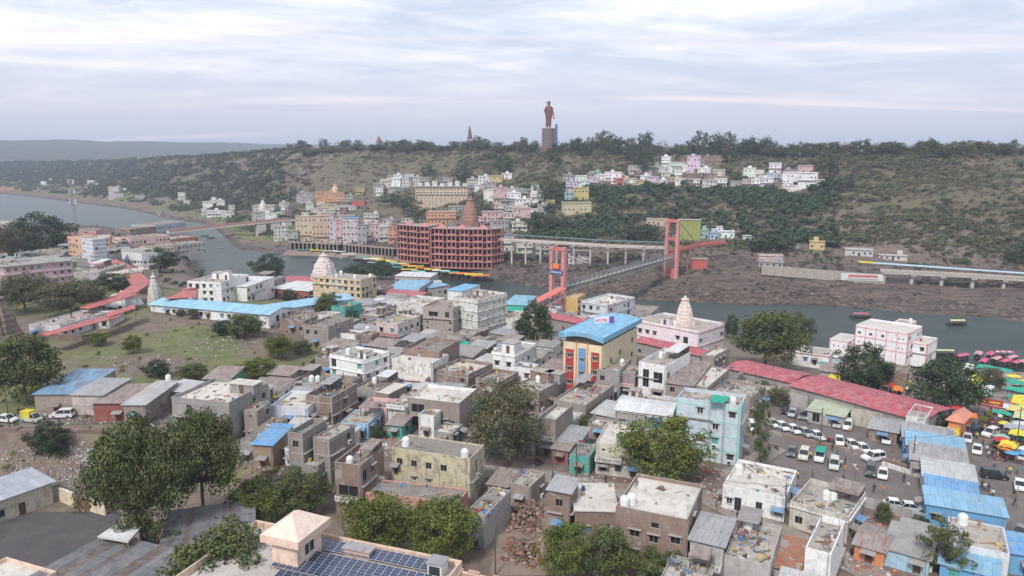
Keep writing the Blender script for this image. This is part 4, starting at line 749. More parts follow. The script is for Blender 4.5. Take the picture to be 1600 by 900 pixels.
# sheds near the river in the middle
H('white-walled shed under a blue metal roof near the river', (702, 452), (722, 455), (745, 446), 5.0, WHITE, roof='sheet', rmat=sheet((.16, .46, .72), .02), slope=.3, fl=1, dens=.2)
H('shed with faded blue roof left of the round tree', (610, 449), (650, 453), (660, 440), 4.0, GREYP, roof='sheet', rmat=sheet((.22, .48, .68), .15), slope=.6, fl=1)
H('shed with a pale sheet roof by the landing place', (620, 430), (672, 433), (678, 427), 4.0, GREYP, roof='sheet', rmat=SHEETW, slope=.4, fl=1)
H('second faded blue-roofed shed right of the round tree', (658, 446), (672, 450), (680, 441), 4.0, GREYP, roof='sheet', rmat=sheet((.20, .44, .66), .25), slope=.5, fl=1)
H('stall under a torn blue and white roof beside the bridge ramp', (790, 474), (822, 477), (832, 464), 3.6, GREYP, roof='sheet', rmat=sheet((.22, .50, .66), .3), slope=.5, fl=1)
H('small grey house with white wall right of the hostel', (792, 495), (812, 498), (818, 486), 5.0, WHITED, par=.4, fl=2, clut=.2, style='dark')
# ---------------------------------------------------------------- roads, lots and paving
def drape(name, label, q4, mat, nu=16, nv=10, dz=.06, cat=None, kind='structure'):
    C4 = [np.array(G(*q)[:2]) for q in q4]; V = []; Fq = []
    for j in range(nv+1):
        for i in range(nu+1):
            s_, t_ = i/nu, j/nv; q = (C4[0]*(1-s_)+C4[1]*s_)*(1-t_) + (C4[3]*(1-s_)+C4[2]*s_)*t_; V.append((q[0], q[1], T(q[0], q[1])+dz))
    for j in range(nv):
        for i in range(nu): a = j*(nu+1)+i; Fq.append((a, a+1, a+nu+2, a+nu+1))
    o = put(name, npmesh(name, V, Fq, [mat], None, True)); tag(o, label, cat, kind=kind); return o
ROADS = []
def road(name, label, pts, wid, mat, dz=.09, kerb=False):
    Q = [np.array(G(*q)[:2]) for q in pts]; D = [Q[0]]
    for a_, b_ in zip(Q, Q[1:]):
        n = max(1, int(np.linalg.norm(b_-a_)/3)); D += [a_+(b_-a_)*(i+1)/n for i in range(n)]
    D = np.array(D); tg = np.gradient(D, axis=0); tg /= np.linalg.norm(tg, axis=1)[:, None]; nn = np.stack([-tg[:, 1], tg[:, 0]], -1); V = []; Fq = []; K = 4
    for p_, n_ in zip(D, nn):
        for k in range(K+1): q = p_+n_*wid*(k/K-.5); V.append((q[0], q[1], T(q[0], q[1])+dz))
    for i in range(len(D)-1):
        for k in range(K): a = i*(K+1)+k; Fq.append((a, a+1, a+K+2, a+K+1))
    o = put(name, npmesh(name, V, [f[::-1] for f in Fq], [mat], None, True)); tag(o, label, kind='structure'); ROADS.append((D, wid)); return o
def roadmat(c1, c2, c3, sc=1.0):
    m, t, b = NM('road_surface'); s = NT(t); p = s.pos(); n_ = s.noise(p, .25*sc, 6, .65); n2_ = s.noise(p, 2.2*sc, 5, .6); c_ = s.mix(s.rng(n_, .35, .65), c1, c2); c_ = s.mix(s.rng(s.noise(s.map(p, loc=(5, 5, 5)), .6*sc, 6, .7), .55, .68, 0, .7), c_, c3); c_ = s.mix(s.rng(n2_, .35, .75, 0, .35), c_, dk(c1, .6)); s.set(b.inputs['Base Color'], c_); b.inputs['Roughness'].default_value = .9; s.set(b.inputs['Normal'], s.bump(n2_, .3, .04)); return m
ASPH = roadmat((.135, .115, .108), (.185, .16, .15), (.24, .18, .145)); LANE = roadmat((.24, .20, .175), (.31, .265, .235), (.17, .13, .11)); YARD = roadmat((.075, .07, .072), (.10, .092, .092), (.14, .12, .10)); DIRT = roadmat((.20, .15, .12), (.27, .21, .17), (.15, .105, .08), 1.6)
drape('car_park', 'worn grey asphalt car park full of parked cars', [(1165, 735), (1442, 812), (1500, 690), (1190, 622)], ASPH, 30, 16)
drape('yard', 'dark empty asphalt yard at the lower left', [(-80, 880), (160, 888), (190, 800), (-60, 800)], YARD, 14, 10)
drape('market_ground', 'dusty ground under the market canopies by the river', [(1390, 660), (1720, 700), (1700, 592), (1440, 590)], roadmat((.20, .17, .15), (.27, .23, .2), (.15, .12, .1)), 20, 14, .05)
road('road', 'wide asphalt road with traffic along the right edge', [(1700, 990), (1600, 850), (1560, 760), (1535, 700), (1500, 655), (1470, 625)], 15, ASPH, .13)
road('road', 'town road running past the roadside shops at left', [(-120, 655), (40, 658), (150, 652), (250, 650), (300, 655)], 7, ASPH)
road('lane', 'pale concrete lane through the centre of the town', [(560, 700), (640, 690), (740, 735), (860, 745), (960, 765), (1100, 775), (1150, 800), (1260, 850), (1340, 885), (1420, 930)], 5.2, LANE)
road('lane', 'narrow lane between the terrace house and the light-blue building', [(1140, 745), (1180, 720), (1215, 700)], 4, LANE, .12)
road('lane', 'dirt lane leading up from the street towards the hotel', [(740, 735), (760, 690), (850, 640), (950, 600), (1010, 585)], 3.5, LANE, .11)
drape('dirt_lot', 'brown earth lot strewn with rubble beside the lane', [(765, 900), (870, 900), (880, 800), (790, 770)], DIRT, 12, 10)
drape('ghat_paving', 'stone paving at the river landing by the market', [(1440, 600), (1700, 640), (1690, 588), (1460, 572)], LANE, 12, 8, .1)
# ---------------------------------------------------------------- smaller houses packed between the others
def sat(A_, B_, m=.5):
    for P_, Q_ in ((A_, B_), (B_, A_)):
        for i in range(4):
            e = P_[(i+1) % 4]-P_[i]; L_ = np.linalg.norm(e)
            if L_ < 1e-6: continue
            n = np.array([e[1], -e[0]])/L_; a = [np.dot(p, n) for p in P_]; b = [np.dot(q, n) for q in Q_]
            if max(a)+m < min(b) or max(b)+m < min(a): return False
    return True
def inpoly(px, py, poly):
    c_ = False
    for (x0, y0), (x1, y1) in zip(poly, poly[1:]+poly[:1]):
        if (y0 > py) != (y1 > py) and px < (x1-x0)*(py-y0)/(y1-y0)+x0: c_ = not c_
    return c_
POLYS = [[(452, 520), (500, 508), (560, 485), (620, 474), (700, 520), (792, 512), (860, 520), (880, 610), (1000, 625), (1040, 612), (1110, 640), (1060, 690), (930, 700), (880, 730), (840, 720), (780, 700), (590, 700), (420, 700), (380, 655), (430, 600), (520, 600), (540, 560)],
  [(1090, 880), (1250, 900), (1330, 940), (1060, 960)], [(1140, 620), (1180, 600), (1250, 610), (1350, 640), (1330, 655), (1200, 635)], [(850, 500), (990, 500), (1000, 520), (870, 520)], [(1290, 585), (1420, 600), (1420, 625), (1290, 590)], [(0, 385), (132, 388), (118, 440), (0, 440)], [(150, 378), (250, 378), (240, 398), (160, 400)], [(560, 470), (640, 460), (700, 455), (640, 480)], [(430, 705), (520, 735), (500, 760), (400, 730)]]
EXTRA = []
rf = random.Random(11); cand = []
for pl in POLYS:
    xs = [p[0] for p in pl]; ys = [p[1] for p in pl]; n = int((max(xs)-min(xs))*(max(ys)-min(ys))/70) + 40
    for _ in range(n):
        px, py = rf.uniform(min(xs), max(xs)), rf.uniform(min(ys), max(ys))
        if inpoly(px, py, pl): cand.append((px, py))
rf.shuffle(cand); nfill = 0; used = Counter = {}
def sideword(dx, dy):
    if abs(dx) > abs(dy): return 'just right of' if dx > 0 else 'just left of'
    return 'behind' if dy > 0 else 'in front of'
NAMED = list(HOUSES); FILLS = []
for sz_ in (.95, .72, .5):
    for (px, py) in cand:
        if nfill > 230: break
        g = np.array(G(px, py)); W_ = rf.uniform(5.5, 10)*sz_; D_ = rf.uniform(6, 11)*sz_; near = min(NAMED, key=lambda q: np.linalg.norm(q[1]-g[:2])); yaw = near[3].rotation_euler.z + rf.choice((0, 0, 0, math.pi/2*0)) + rf.uniform(-.06, .06)
        u = np.array([math.cos(yaw), math.sin(yaw)]); n_ = np.array([-u[1], u[0]]); a = g[:2]-u*W_/2-n_*D_/2; R4 = [a, a+u*W_, a+u*W_+n_*D_, a+n_*D_]
        if any(sat(R4, q, .35) for q in FOOT): continue
        bad = False
        for (Dp, wd) in ROADS:
            if min(np.linalg.norm(Dp-q, axis=1).min() for q in R4+[g[:2]]) < wd/2+.3: bad = True; break
        if bad: continue
        t = rf.random(); hgt = rf.uniform(2.6, 3.6) if rf.random() < .6 else rf.uniform(4.5, 6.6)
        if t < .34: mt, mn = rf.choice([(BRICK, 'brick'), (BRICKG, 'grey-brick')]), None; mt, mn = mt
        elif t < .48: mt, mn = CEM, 'cement'
        elif t < .80: mt, mn = rf.choice([(WHITED, 'dirty white'), (WHITE, 'whitewashed')])
        elif t < .9: mt, mn = GREYP, 'grey-plastered'
        else: mt, mn = rf.choice([(LBL, 'light-blue'), (PINKL, 'pink'), (TEAL, 'turquoise'), (CREAM, 'cream')])
        if rf.random() < .42: rk = dict(roof='sheet', rmat=rf.choice([SHEETG, SHEETG, SHEETR, SHEETR, ASB, sheet((.5, .5, .5), .3)]), slope=rf.uniform(.3, .8)); rn_ = 'tin-roofed'
        elif rf.random() < .15: rk = dict(roof='gablex', rmat=rf.choice([SHEETR, ASB]), slope=1.0); rn_ = 'gable-roofed'
        else: rk = dict(par=rf.choice([.3, .6, .8]), clut=rf.uniform(.5, 1.8), cols=int(mt in (BRICK, BRICKG) and rf.random() < .5), rebar=rf.random() < .2, mumty=(rf.choice((.05, .5)), .45, 2.4, 2.4, 2.1) if rf.random() < .35 and min(W_, D_) > 5 else None); rn_ = 'flat-roofed'
        if hgt > 4 and rn_ != 'flat-roofed': hgt = 3.2
        dd = g[:2]-near[1]; sw = near[2]; sw = sw if sw.startswith('the ') else 'the '+sw
        base = f"{'small' if W_*D_ < 40 else 'low'} {mn} {rn_} house {sideword(dd[0], dd[1])} "; w_ = (base+sw).split()[:16]
        lab = ' '.join(w_); c0 = used.get(lab, 0); used[lab] = c0+1
        if c0: lab = ' '.join((('next ', 'third ', 'fourth ', 'fifth ', 'sixth ')[min(c0-1, 4)]+lab).split()[:16])
        H(lab, None, None, None, hgt, mt, world=(a, u, n_, W_, D_, float(g[2])), fl=1 if hgt < 4 else 2, style=rf.choice(['open', 'dark', 'open']), dens=.7, **rk); nfill += 1
print('fills', nfill)
# ---------------------------------------------------------------- the far side: bridges, statue, temples, ghats, hillside village
def buildw(mb, name, parent, smooth=False):
    L_ = parent.location.copy(); q_ = parent.parent
    while q_ is not None: L_ += q_.location; q_ = q_.parent
    mb.v = [(p[0]-L_.x, p[1]-L_.y, p[2]-L_.z) for p in mb.v]; return mb.build(name, parent, smooth=smooth)
def obox(mb, p, u, L_, W_, z0, z1, m, off=0):      # box along unit vector u, centred on p
    n_ = (-u[1], u[0]); c4 = []
    for s_, t_ in ((-1, -1), (1, -1), (1, 1), (-1, 1)): c4.append((p[0]+u[0]*s_*L_/2+n_[0]*(off+t_*W_/2), p[1]+u[1]*s_*L_/2+n_[1]*(off+t_*W_/2)))
    lo = [(*q, z0) for q in c4]; hi = [(*q, z1) for q in c4]; mb.face(lo[::-1], m); mb.face(hi, m)
    for i in range(4): j = (i+1) % 4; mb.face([lo[i], lo[j], hi[j], hi[i]], m)
SALM = plain((.56, .17, .14), .6, .25); SALM2 = plain((.60, .27, .26), .6, .25); DSTEEL = plain((.10, .09, .09), .6, .3); LSTEEL = plain((.36, .35, .35), .6, .2)
# suspension footbridge
A0 = np.array(PD(871, 470, 330)[:2]); A1 = np.array(PD(1048, 440, 412)[:2]); bu = (A1-A0)/np.linalg.norm(A1-A0); bn = np.array([-bu[1], bu[0]]); SPAN = np.linalg.norm(A1-A0)
br = empty('suspension_bridge', (A0[0], A0[1], -17), 0, 'salmon-red suspension footbridge with two portal towers crossing the gorge', 'bridge')
for (q, zb_, zt_, zd) in ((A0, -14, 18.0, -1.2), (A1, -19, 23.6, 2.4)):
    mb = MB()
    for s_ in (-1, 1):
        c2 = q + bn*3.3*s_; obox(mb, c2, bu, 2.0, 1.7, zb_, zt_, SALM2)
    for zc in (zt_-.9, zd+9 if q is A0 else zt_-11, zd-2.5, zt_-21 if q is A1 else zd-6): obox(mb, q, bu, 1.1, 4.9, zc-.8, zc+.8, SALM)
    if q is A1: obox(mb, q, bu, 1.0, 4.9, zb_, -4, SALM)
    buildw(mb, 'tower', br)
zdk = lambda t: -1.2 + 3.6*t
mb = MB(); n_ = 54
for i in range(n_):
    t0, t1 = i/n_, (i+1)/n_; q0, q1 = A0+bu*SPAN*t0, A0+bu*SPAN*t1; z0, z1 = zdk(t0), zdk(t1)
    for s_ in (-1, 1):
        a_ = (*(q0+bn*1.7*s_), z0); b_ = (*(q1+bn*1.7*s_), z1); a2 = (a_[0], a_[1], z0+1.9); b2 = (b_[0], b_[1], z1+1.9); al = (a_[0], a_[1], z0-2.0); bl = (b_[0], b_[1], z1-2.0)
        mb.bar(a2, b2, .16, LSTEEL, 4, caps=False); mb.bar(al, bl, .2, LSTEEL, 4, caps=False); mb.bar(a2, al, .14, LSTEEL, 4, caps=False); mb.bar(al, b2 if i % 2 else b_, .16, DSTEEL, 4, caps=False); mb.bar(a2, b_, .06, LSTEEL, 4, caps=False)
buildw(mb, 'truss', br)
mb = MB()
for i in range(18):
    t0, t1 = i/18, (i+1)/18; q0, q1 = A0+bu*SPAN*t0, A0+bu*SPAN*t1; w_ = bn*1.65
    mb.face([(*(q0-w_), zdk(t0)), (*(q1-w_), zdk(t1)), (*(q1+w_), zdk(t1)), (*(q0+w_), zdk(t0))], LSTEEL); mb.face([(*(q0+w_), zdk(t0)-.25), (*(q1+w_), zdk(t1)-.25), (*(q1-w_), zdk(t1)-.25), (*(q0-w_), zdk(t0)-.25)], DSTEEL)
buildw(mb, 'deck', br)
for s_ in (-1, 1):
    mb = MB(); pr_ = None
    zc = lambda t: (17.6*(1-t) + 23.2*t) - 4*(17.6*(1-t)+23.2*t - zdk(t) - 3.2)*.97*t*(1-t)
    for i in range(41):
        t = i/40; q = A0+bu*SPAN*t+bn*3.2*s_; p_ = (q[0], q[1], zc(t))
        if pr_: mb.bar(pr_, p_, .16, DSTEEL, 5, caps=False)
        pr_ = p_
    e0 = A0-bu*42+bn*3.2*s_; mb.bar((*e0, -9), (*(A0+bn*3.2*s_), 17.6), .16, DSTEEL, 5); e1 = A1+bu*40+bn*3.2*s_; mb.bar((*(A1+bn*3.2*s_), 23.2), (*e1, -2), .16, DSTEEL, 5)
    buildw(mb, 'main_cable', br)
mb = MB()
for i in range(1, 36):
    t = i/36
    for s_ in (-1, 1): q = A0+bu*SPAN*t; mb.bar((*(q+bn*3.2*s_), zc(t)), (*(q+bn*1.7*s_), zdk(t)+.5), .05, DSTEEL, 3, caps=False)
buildw(mb, 'hanger', br)
mb = MB(); obox(mb, A0-bu*1.2, bu, .3, 7.4, 5.6, 7.6, plain((.03, .08, .30), .5)); bd = buildw(mb, 'name_board', br)
mb = MB()
for i in range(7): obox(mb, A0-bu*1.4, bu, .06, .5, 6.1 + .2*(i % 2), 7.1, FRAME_W, off=-2.7+.9*i)
buildw(mb, 'lettering', bd)
mb = MB(); obox(mb, A0-bu*1.3, bu, .3, 3.4, 8.3, 10.6, plain((.75, .22, .06), .6)); buildw(mb, 'orange_emblem', br)
# covered ramp up to the near tower
rp = empty('covered_ramp', (A0[0]-8, A0[1]-10, -9), 0, 'covered ramp with orange-red roof climbing to the near bridge tower', 'ramp')
r0 = np.array(P(826, 474, -4)[:2]); r1 = np.array(P(879, 452, 0)[:2]); ru = (r1-r0)/np.linalg.norm(r1-r0); rn = np.array([-ru[1], ru[0]])*2.6; mb = MB()
def slab(mb, p, q, n_, z0, z1, t, m):
    a_ = [(*(p-n_), z0), (*(q-n_), z1), (*(q+n_), z1), (*(p+n_), z0)]; b_ = [(x, y, z-t) for x, y, z in a_]; mb.face(a_, m); mb.face(b_[::-1], m)
    for i in range(4): j = (i+1) % 4; mb.face([b_[i], b_[j], a_[j], a_[i]], m)
slab(mb, r0, r1, rn, -4.5, .8, .25, SALM); buildw(mb, 'roof', rp)
mb = MB(); slab(mb, r0, r1, rn*.85, -8.2, -2.6, .4, CEM); buildw(mb, 'stairs', rp)
mb = MB()
for i in range(7):
    t = i/6; q = r0*(1-t)+r1*t
    for s_ in (-1, 1): obox(mb, q+rn*.85*s_, ru, .25, .25, -14, -4.8+5.3*t, SALM2)
buildw(mb, 'post', rp)
# elevated walkway on the far bank
def walkway(label, pts, deckm, edgem, piers, roofm=None, w_=4.0, name='elevated_walkway', pd=(1.0, 1.0), rz_=4.2, zb_=-16, th=.9):
    Q = [np.array(PD(*q)) for q in pts]; e_ = empty(name, tuple(Q[0]), 0, label, 'walkway'); mb = MB(); ed = MB(); rf = MB(); ps = MB()
    for q0, q1 in zip(Q, Q[1:]):
        u = (q1-q0)[:2]; Ls = np.linalg.norm(u); u = u/Ls; n_ = np.array([-u[1], u[0]])*w_/2
        slab(mb, q0[:2], q1[:2], n_, q0[2], q1[2], th, deckm)
        for s_ in (-1, 1): slab(ed, q0[:2]+n_*s_, q1[:2]+n_*s_, n_/w_*.3, q0[2]+1.1, q1[2]+1.1, 1.09, edgem)
        if roofm: 
            slab(rf, q0[:2], q1[:2], n_*1.15, q0[2]+rz_, q1[2]+rz_, .2, roofm); k = int(Ls/6)+1
            for i in range(k):
                t = i/k; q = q0*(1-t)+q1*t
                for s_ in (-1, 1): obox(ps, q[:2]+n_*s_*.9, u, .2, .2, q[2], q[2]+rz_-.19, SALM if i % 2 else CEM)
    buildw(mb, 'deck', e_); buildw(ed, 'parapet', e_)
    if roofm: buildw(rf, 'roof', e_); buildw(ps, 'roof_post', e_)
    xs = [q[0] for q in pts]
    for px_ in piers:
        k = max(0, min(len(pts)-2, sum(1 for x in xs if x <= px_)-1)); t = (px_-xs[k])/(xs[k+1]-xs[k]); q = Q[k]*(1-t)+Q[k+1]*t; u = (Q[k+1]-Q[k])[:2]; u /= np.linalg.norm(u)
        mb = MB(); obox(mb, q[:2], u, pd[0], pd[1], min(T(q[0], q[1]), zb_)-1, q[2]-.9, deckm); obox(mb, q[:2], u, pd[0]*1.8, w_*.9, q[2]-1.8, q[2]-.901, deckm); buildw(mb, 'pier', e_)
    return e_
PALEC = conc((.52, .48, .45), .3)
walkway('long covered walkway on slim white piers behind the suspension bridge', [(700, 368, 500), (785, 374, 478), (870, 379, 466), (950, 384, 458), (1040, 387, 455)], PALEC, paint((.66, .60, .56), .3), [800, 822, 845, 870, 897, 923, 950, 978, 1006], roofm=plain((.10, .16, .17), .6), rz_=3.4, zb_=-12)
walkway('salmon-red walkway leading from the far bridge tower along the hillside', [(1046, 397, 418), (1068, 389, 432), (1100, 382, 450), (1132, 379, 462)], plain((.36, .16, .13), .7), SALM, [1075], w_=3.0, zb_=-8)
walkway('riverside path deck on square piers under a light blue roof at right', [(1378, 424, 398), (1440, 427, 396), (1520, 431, 392), (1600, 436, 388), (1750, 446, 384)], PALEC, paint((.46, .42, .38), .5), [1425, 1472, 1520, 1569, 1630], roofm=None, pd=(1.5, 1.5), w_=5, zb_=-15)
bl = empty('roof_canopy', PD(1345, 411, 402), 0, 'long light-blue strip roof over the riverside path, yellow at its left end', 'canopy')
for nm_, a_, b_, m_ in (('yellow_roof', (1341, 408, 403), (1366, 410, 402), plain((.70, .62, .05), .6)), ('blue_roof', (1366, 410, 402), (1760, 437, 388), plain((.42, .60, .74), .6))):
    q0, q1 = np.array(PD(*a_)), np.array(PD(*b_)); u = (q1-q0)[:2]; u /= np.linalg.norm(u); n_ = np.array([-u[1], u[0]])*1.6; mb = MB(); slab(mb, q0[:2], q1[:2], n_, q0[2], q1[2], .5, m_); buildw(mb, nm_, bl)
    mb = MB(); Ls = np.linalg.norm((q1-q0)[:2])
    for i in range(int(Ls/7)): q = q0 + (q1-q0)*(i+.5)/int(Ls/7); obox(mb, q[:2], u, .2, .2, q[2]-5.5, q[2]-.5, CEM)
    if mb.f: buildw(mb, 'post', bl)
wl = empty('retaining_wall', PD(1245, 425, 405), 0, 'pale stone retaining wall with a long white banner in red lettering', 'wall'); q0, q1, q2 = np.array(PD(1190, 420, 412)), np.array(PD(1310, 430, 402)), np.array(PD(1383, 436, 397))
mb = MB()
for a_, b_ in ((q0, q1), (q1, q2)): u = (b_-a_)[:2]; n_ = np.array([-u[1], u[0]])/np.linalg.norm(u)*.5; slab(mb, a_[:2], b_[:2], n_, a_[2]+2.2, b_[2]+2.2, 5.5, paint((.42, .37, .33), .7))
buildw(mb, 'wall_panel', wl); u = (q2-q1)[:2]; u /= np.linalg.norm(u); n_ = np.array([-u[1], u[0]]); mb = MB()
mid_ = (q1+q2)/2; obox(mb, mid_[:2]-n_*.7, u, 21.5, .12, mid_[2]-1.8, mid_[2]+2.0, FRAME_W); bo = buildw(mb, 'banner', wl); mb = MB(); rr = random.Random(3)
REDL = plain((.5, .04, .06), .6)
for i in range(13):
    x = -6.5 + i*1.15; obox(mb, mid_[:2]-n_*.8+u*x, u, .95, .05, mid_[2]+.2+rr.uniform(-.1, .1), mid_[2]+1.1, REDL); obox(mb, mid_[:2]-n_*.83+u*(x+.1), u, .4, .05, mid_[2]-.3, mid_[2]+1.5, REDL)
for i in range(16): obox(mb, mid_[:2]-n_*.8+u*(-7+i*1.0), u, .6, .05, mid_[2]-1.3, mid_[2]-.9, DARK)
buildw(mb, 'lettering', bo)
# concrete road bridge up river
walkway('pale concrete arch bridge with red banners crossing the upper river', [(262, 362, 655), (330, 354, 680), (400, 347, 705), (452, 342, 725)], paint((.62, .55, .50), .3), plain((.38, .20, .17), .8), [406, 428, 446], w_=8, name='road_bridge', pd=(9, 7), zb_=-19, th=1.7)
# the statue on its drum
sx, sy, sz = PD(857, 226, 905); sb = empty('statue', (sx, sy, sz-.5), 0, 'giant brown statue of a robed standing figure holding a staff', 'statue'); sb.scale = (.92, .92, .93); BRZ = plain((.20, .075, .06), .6, .35)
SS = 1.0; z0 = 21.5; mb = MB()
def ell(mb, prof, m, n=14, dx=0, dy=0):
    for (ra, rb, za, xa), (rc, rd, zc_, xc) in zip(prof, prof[1:]):
        for i in range(n):
            f0, f1 = 2*math.pi*i/n, 2*math.pi*(i+1)/n
            k0 = 1+.05*math.sin(5*f0); k1 = 1+.05*math.sin(5*f1)
            mb.face([(dx+xa+ra*k0*math.cos(f0), dy+rb*math.sin(f0), za), (dx+xa+ra*k1*math.cos(f1), dy+rb*math.sin(f1), za), (dx+xc+rc*k1*math.cos(f1), dy+rd*math.sin(f1), zc_), (dx+xc+rc*k0*math.cos(f0), dy+rd*math.sin(f0), zc_)], m)
ell(mb, [(3.3, 2.6, 3.2, 0), (3.5, 2.7, 5, 0), (3.6, 2.8, 11, 0), (4.3, 3.0, 15, 0), (4.9, 3.1, 19, 0), (5.0, 3.1, 23, 0), (4.6, 2.8, 26, .1), (3.0, 2.2, 27.6, .2), (1.3, 1.3, 28.4, .2), (1.2, 1.2, 29, .2), (1.75, 1.8, 30, .2), (2.0, 2.1, 31.5, .2), (1.8, 1.9, 33, .2), (.9, 1.0, 34.2, .2), (.05, .05, 34.5, .2)], BRZ)
for s_ in (-1, 1): mb.bar((s_*1.7, 0, .8), (s_*1.6, 0, 4.2), .95, BRZ, 8, 1.3); mb.cbox((s_*1.9, -1.0, .45), (1.7, 3.6, .9), BRZ)
mb.bar((4.3, 0, 25.6), (5.4, -.3, 18.5), 1.15, BRZ, 8, .95); mb.bar((5.4, -.3, 18.5), (6.4, -1.6, 13), .95, BRZ, 8, .6); mb.cbox((6.7, -1.8, 12.2), (1.9, 1.2, 1.2), BRZ)
mb.bar((-4.2, 0, 25.6), (-5.2, -.8, 20), 1.15, BRZ, 8, .95); mb.bar((-5.2, -.8, 20), (-4.0, -2.6, 23.5), .95, BRZ, 8, .6)
mb.v = [(x, y, z+z0) for x, y, z in mb.v]; mb.build('robed_figure', sb, smooth=True)
mb = MB(); mb.bar((-3.9, -3.2, z0+.5), (-3.2, -2.6, z0+32.4), .28, BRZ, 6); mb.cbox((-3.6, -2.6, z0+32.6), (4.0, .4, .5), BRZ); mb.build('staff', sb)
mb = MB(); mb.lathe([(8.2, -6), (8.2, 20.6)], plain((.24, .13, .13), .8, .3), 24); mb.lathe([(8.9, 20.6), (8.9, 21.4), (0, 21.5)], CEM, 24)
for k in range(9): mb.lathe([(8.3, .6+2.3*k), (9.1, .6+2.3*k), (9.1, .9+2.3*k), (8.3, .95+2.3*k)], plain((.42, .38, .42), .7), 24)
for k in range(16): a_ = 2*math.pi*k/16; mb.bar((9.0*math.cos(a_), 9.0*math.sin(a_), -5), (9.0*math.cos(a_), 9.0*math.sin(a_), 21), .16, LSTEEL, 4)
mb.build('pedestal_drum', sb)
mb = MB(); mb.box(8.6, -3, -5, 11.6, 1, 26.5, plain((.10, .13, .30), .6)); mb.build('lift_shaft', sb)
# scaffolded red frame building
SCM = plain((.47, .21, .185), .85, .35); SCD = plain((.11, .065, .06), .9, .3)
def framebuild(label, pts, z0, floors, fh, mat, backm, dep=13, step=2.9):
    Q = np.array([PD(*q)[:2] for q in pts]); seg = np.linalg.norm(np.diff(Q, axis=0), axis=1); cum = np.r_[0, np.cumsum(seg)]; tot = cum[-1]; k = int(tot/step); S = np.linspace(0, tot, k+1)
    X = np.stack([np.interp(S, cum, Q[:, 0]), np.interp(S, cum, Q[:, 1])], -1); e_ = empty('frame_building', (*X[0], z0), 0, label, 'building'); tg = np.gradient(X, axis=0); tg /= np.linalg.norm(tg, axis=1)[:, None]; nn_ = np.stack([-tg[:, 1], tg[:, 0]], -1)
    if nn_[len(nn_)//2][1] < 0: nn_ = -nn_
    for f_ in range(floors+1):
        mb = MB(); z = z0+f_*fh
        for i in range(k):
            a_, b_ = X[i]-nn_[i]*.7, X[i+1]-nn_[i+1]*.7; c_, d_ = X[i+1]+nn_[i+1]*dep, X[i]+nn_[i]*dep
            mb.face([(*a_, z), (*b_, z), (*c_, z), (*d_, z)], mat if f_ < floors else CEM); mb.face([(*d_, z-.5), (*c_, z-.5), (*b_, z-.5), (*a_, z-.5)], mat); mb.face([(*a_, z-.5), (*b_, z-.5), (*b_, z), (*a_, z)], mat)
            if 0 < f_ < floors and i % 3: mb.face([(*a_, z), (*b_, z), (*b_, z+1.0), (*a_, z+1.0)], mat)
        for i in (0, k): sgn = 1 if i else -1; a_, d_ = X[i]-nn_[i]*.7, X[i]+nn_[i]*dep; mb.face([(*a_, z-.5), (*d_, z-.5), (*d_, z), (*a_, z)], mat)
        buildw(mb, 'floor_slab', e_)
    mb = MB(); mb.box(-.32, -.32, 0, .32, .32, floors*fh-.5, mat); cm_ = mb.mesh('column')
    for i in range(k+1):
        for dd in (0, dep*.5, dep-.4): q = X[i]+nn_[i]*dd; put('column', cm_, e_, (q[0]-X[0][0], q[1]-X[0][1], 0), math.atan2(tg[i][1], tg[i][0]))
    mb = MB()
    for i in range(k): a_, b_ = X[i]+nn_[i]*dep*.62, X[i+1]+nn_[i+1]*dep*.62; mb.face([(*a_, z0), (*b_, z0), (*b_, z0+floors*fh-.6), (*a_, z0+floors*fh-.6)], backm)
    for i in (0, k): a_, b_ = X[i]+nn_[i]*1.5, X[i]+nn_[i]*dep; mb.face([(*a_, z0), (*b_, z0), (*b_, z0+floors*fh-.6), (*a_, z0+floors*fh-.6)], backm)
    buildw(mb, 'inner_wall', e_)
    zt = z0+floors*fh+.02
    for i in range(2, k-1, 5):
        mb = MB(); q = X[i]+nn_[i]*5; r_ = 3.4; b4 = [(q[0]-r_, q[1]-r_, zt), (q[0]+r_, q[1]-r_, zt), (q[0]+r_, q[1]+r_, zt), (q[0]-r_, q[1]+r_, zt)]
        for a_ in range(4): mb.face([b4[a_], b4[(a_+1) % 4], (q[0], q[1], zt+2.4)], SCM)
        buildw(mb, 'roof_pyramid', e_)
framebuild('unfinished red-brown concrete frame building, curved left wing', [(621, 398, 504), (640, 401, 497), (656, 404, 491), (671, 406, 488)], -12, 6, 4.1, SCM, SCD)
framebuild('unfinished red-brown concrete frame building, wide right wing', [(674, 412, 479), (700, 413, 475), (735, 414, 472), (768, 412, 471), (786, 406, 480)], -13, 6, 4.25, SCM, SCD)
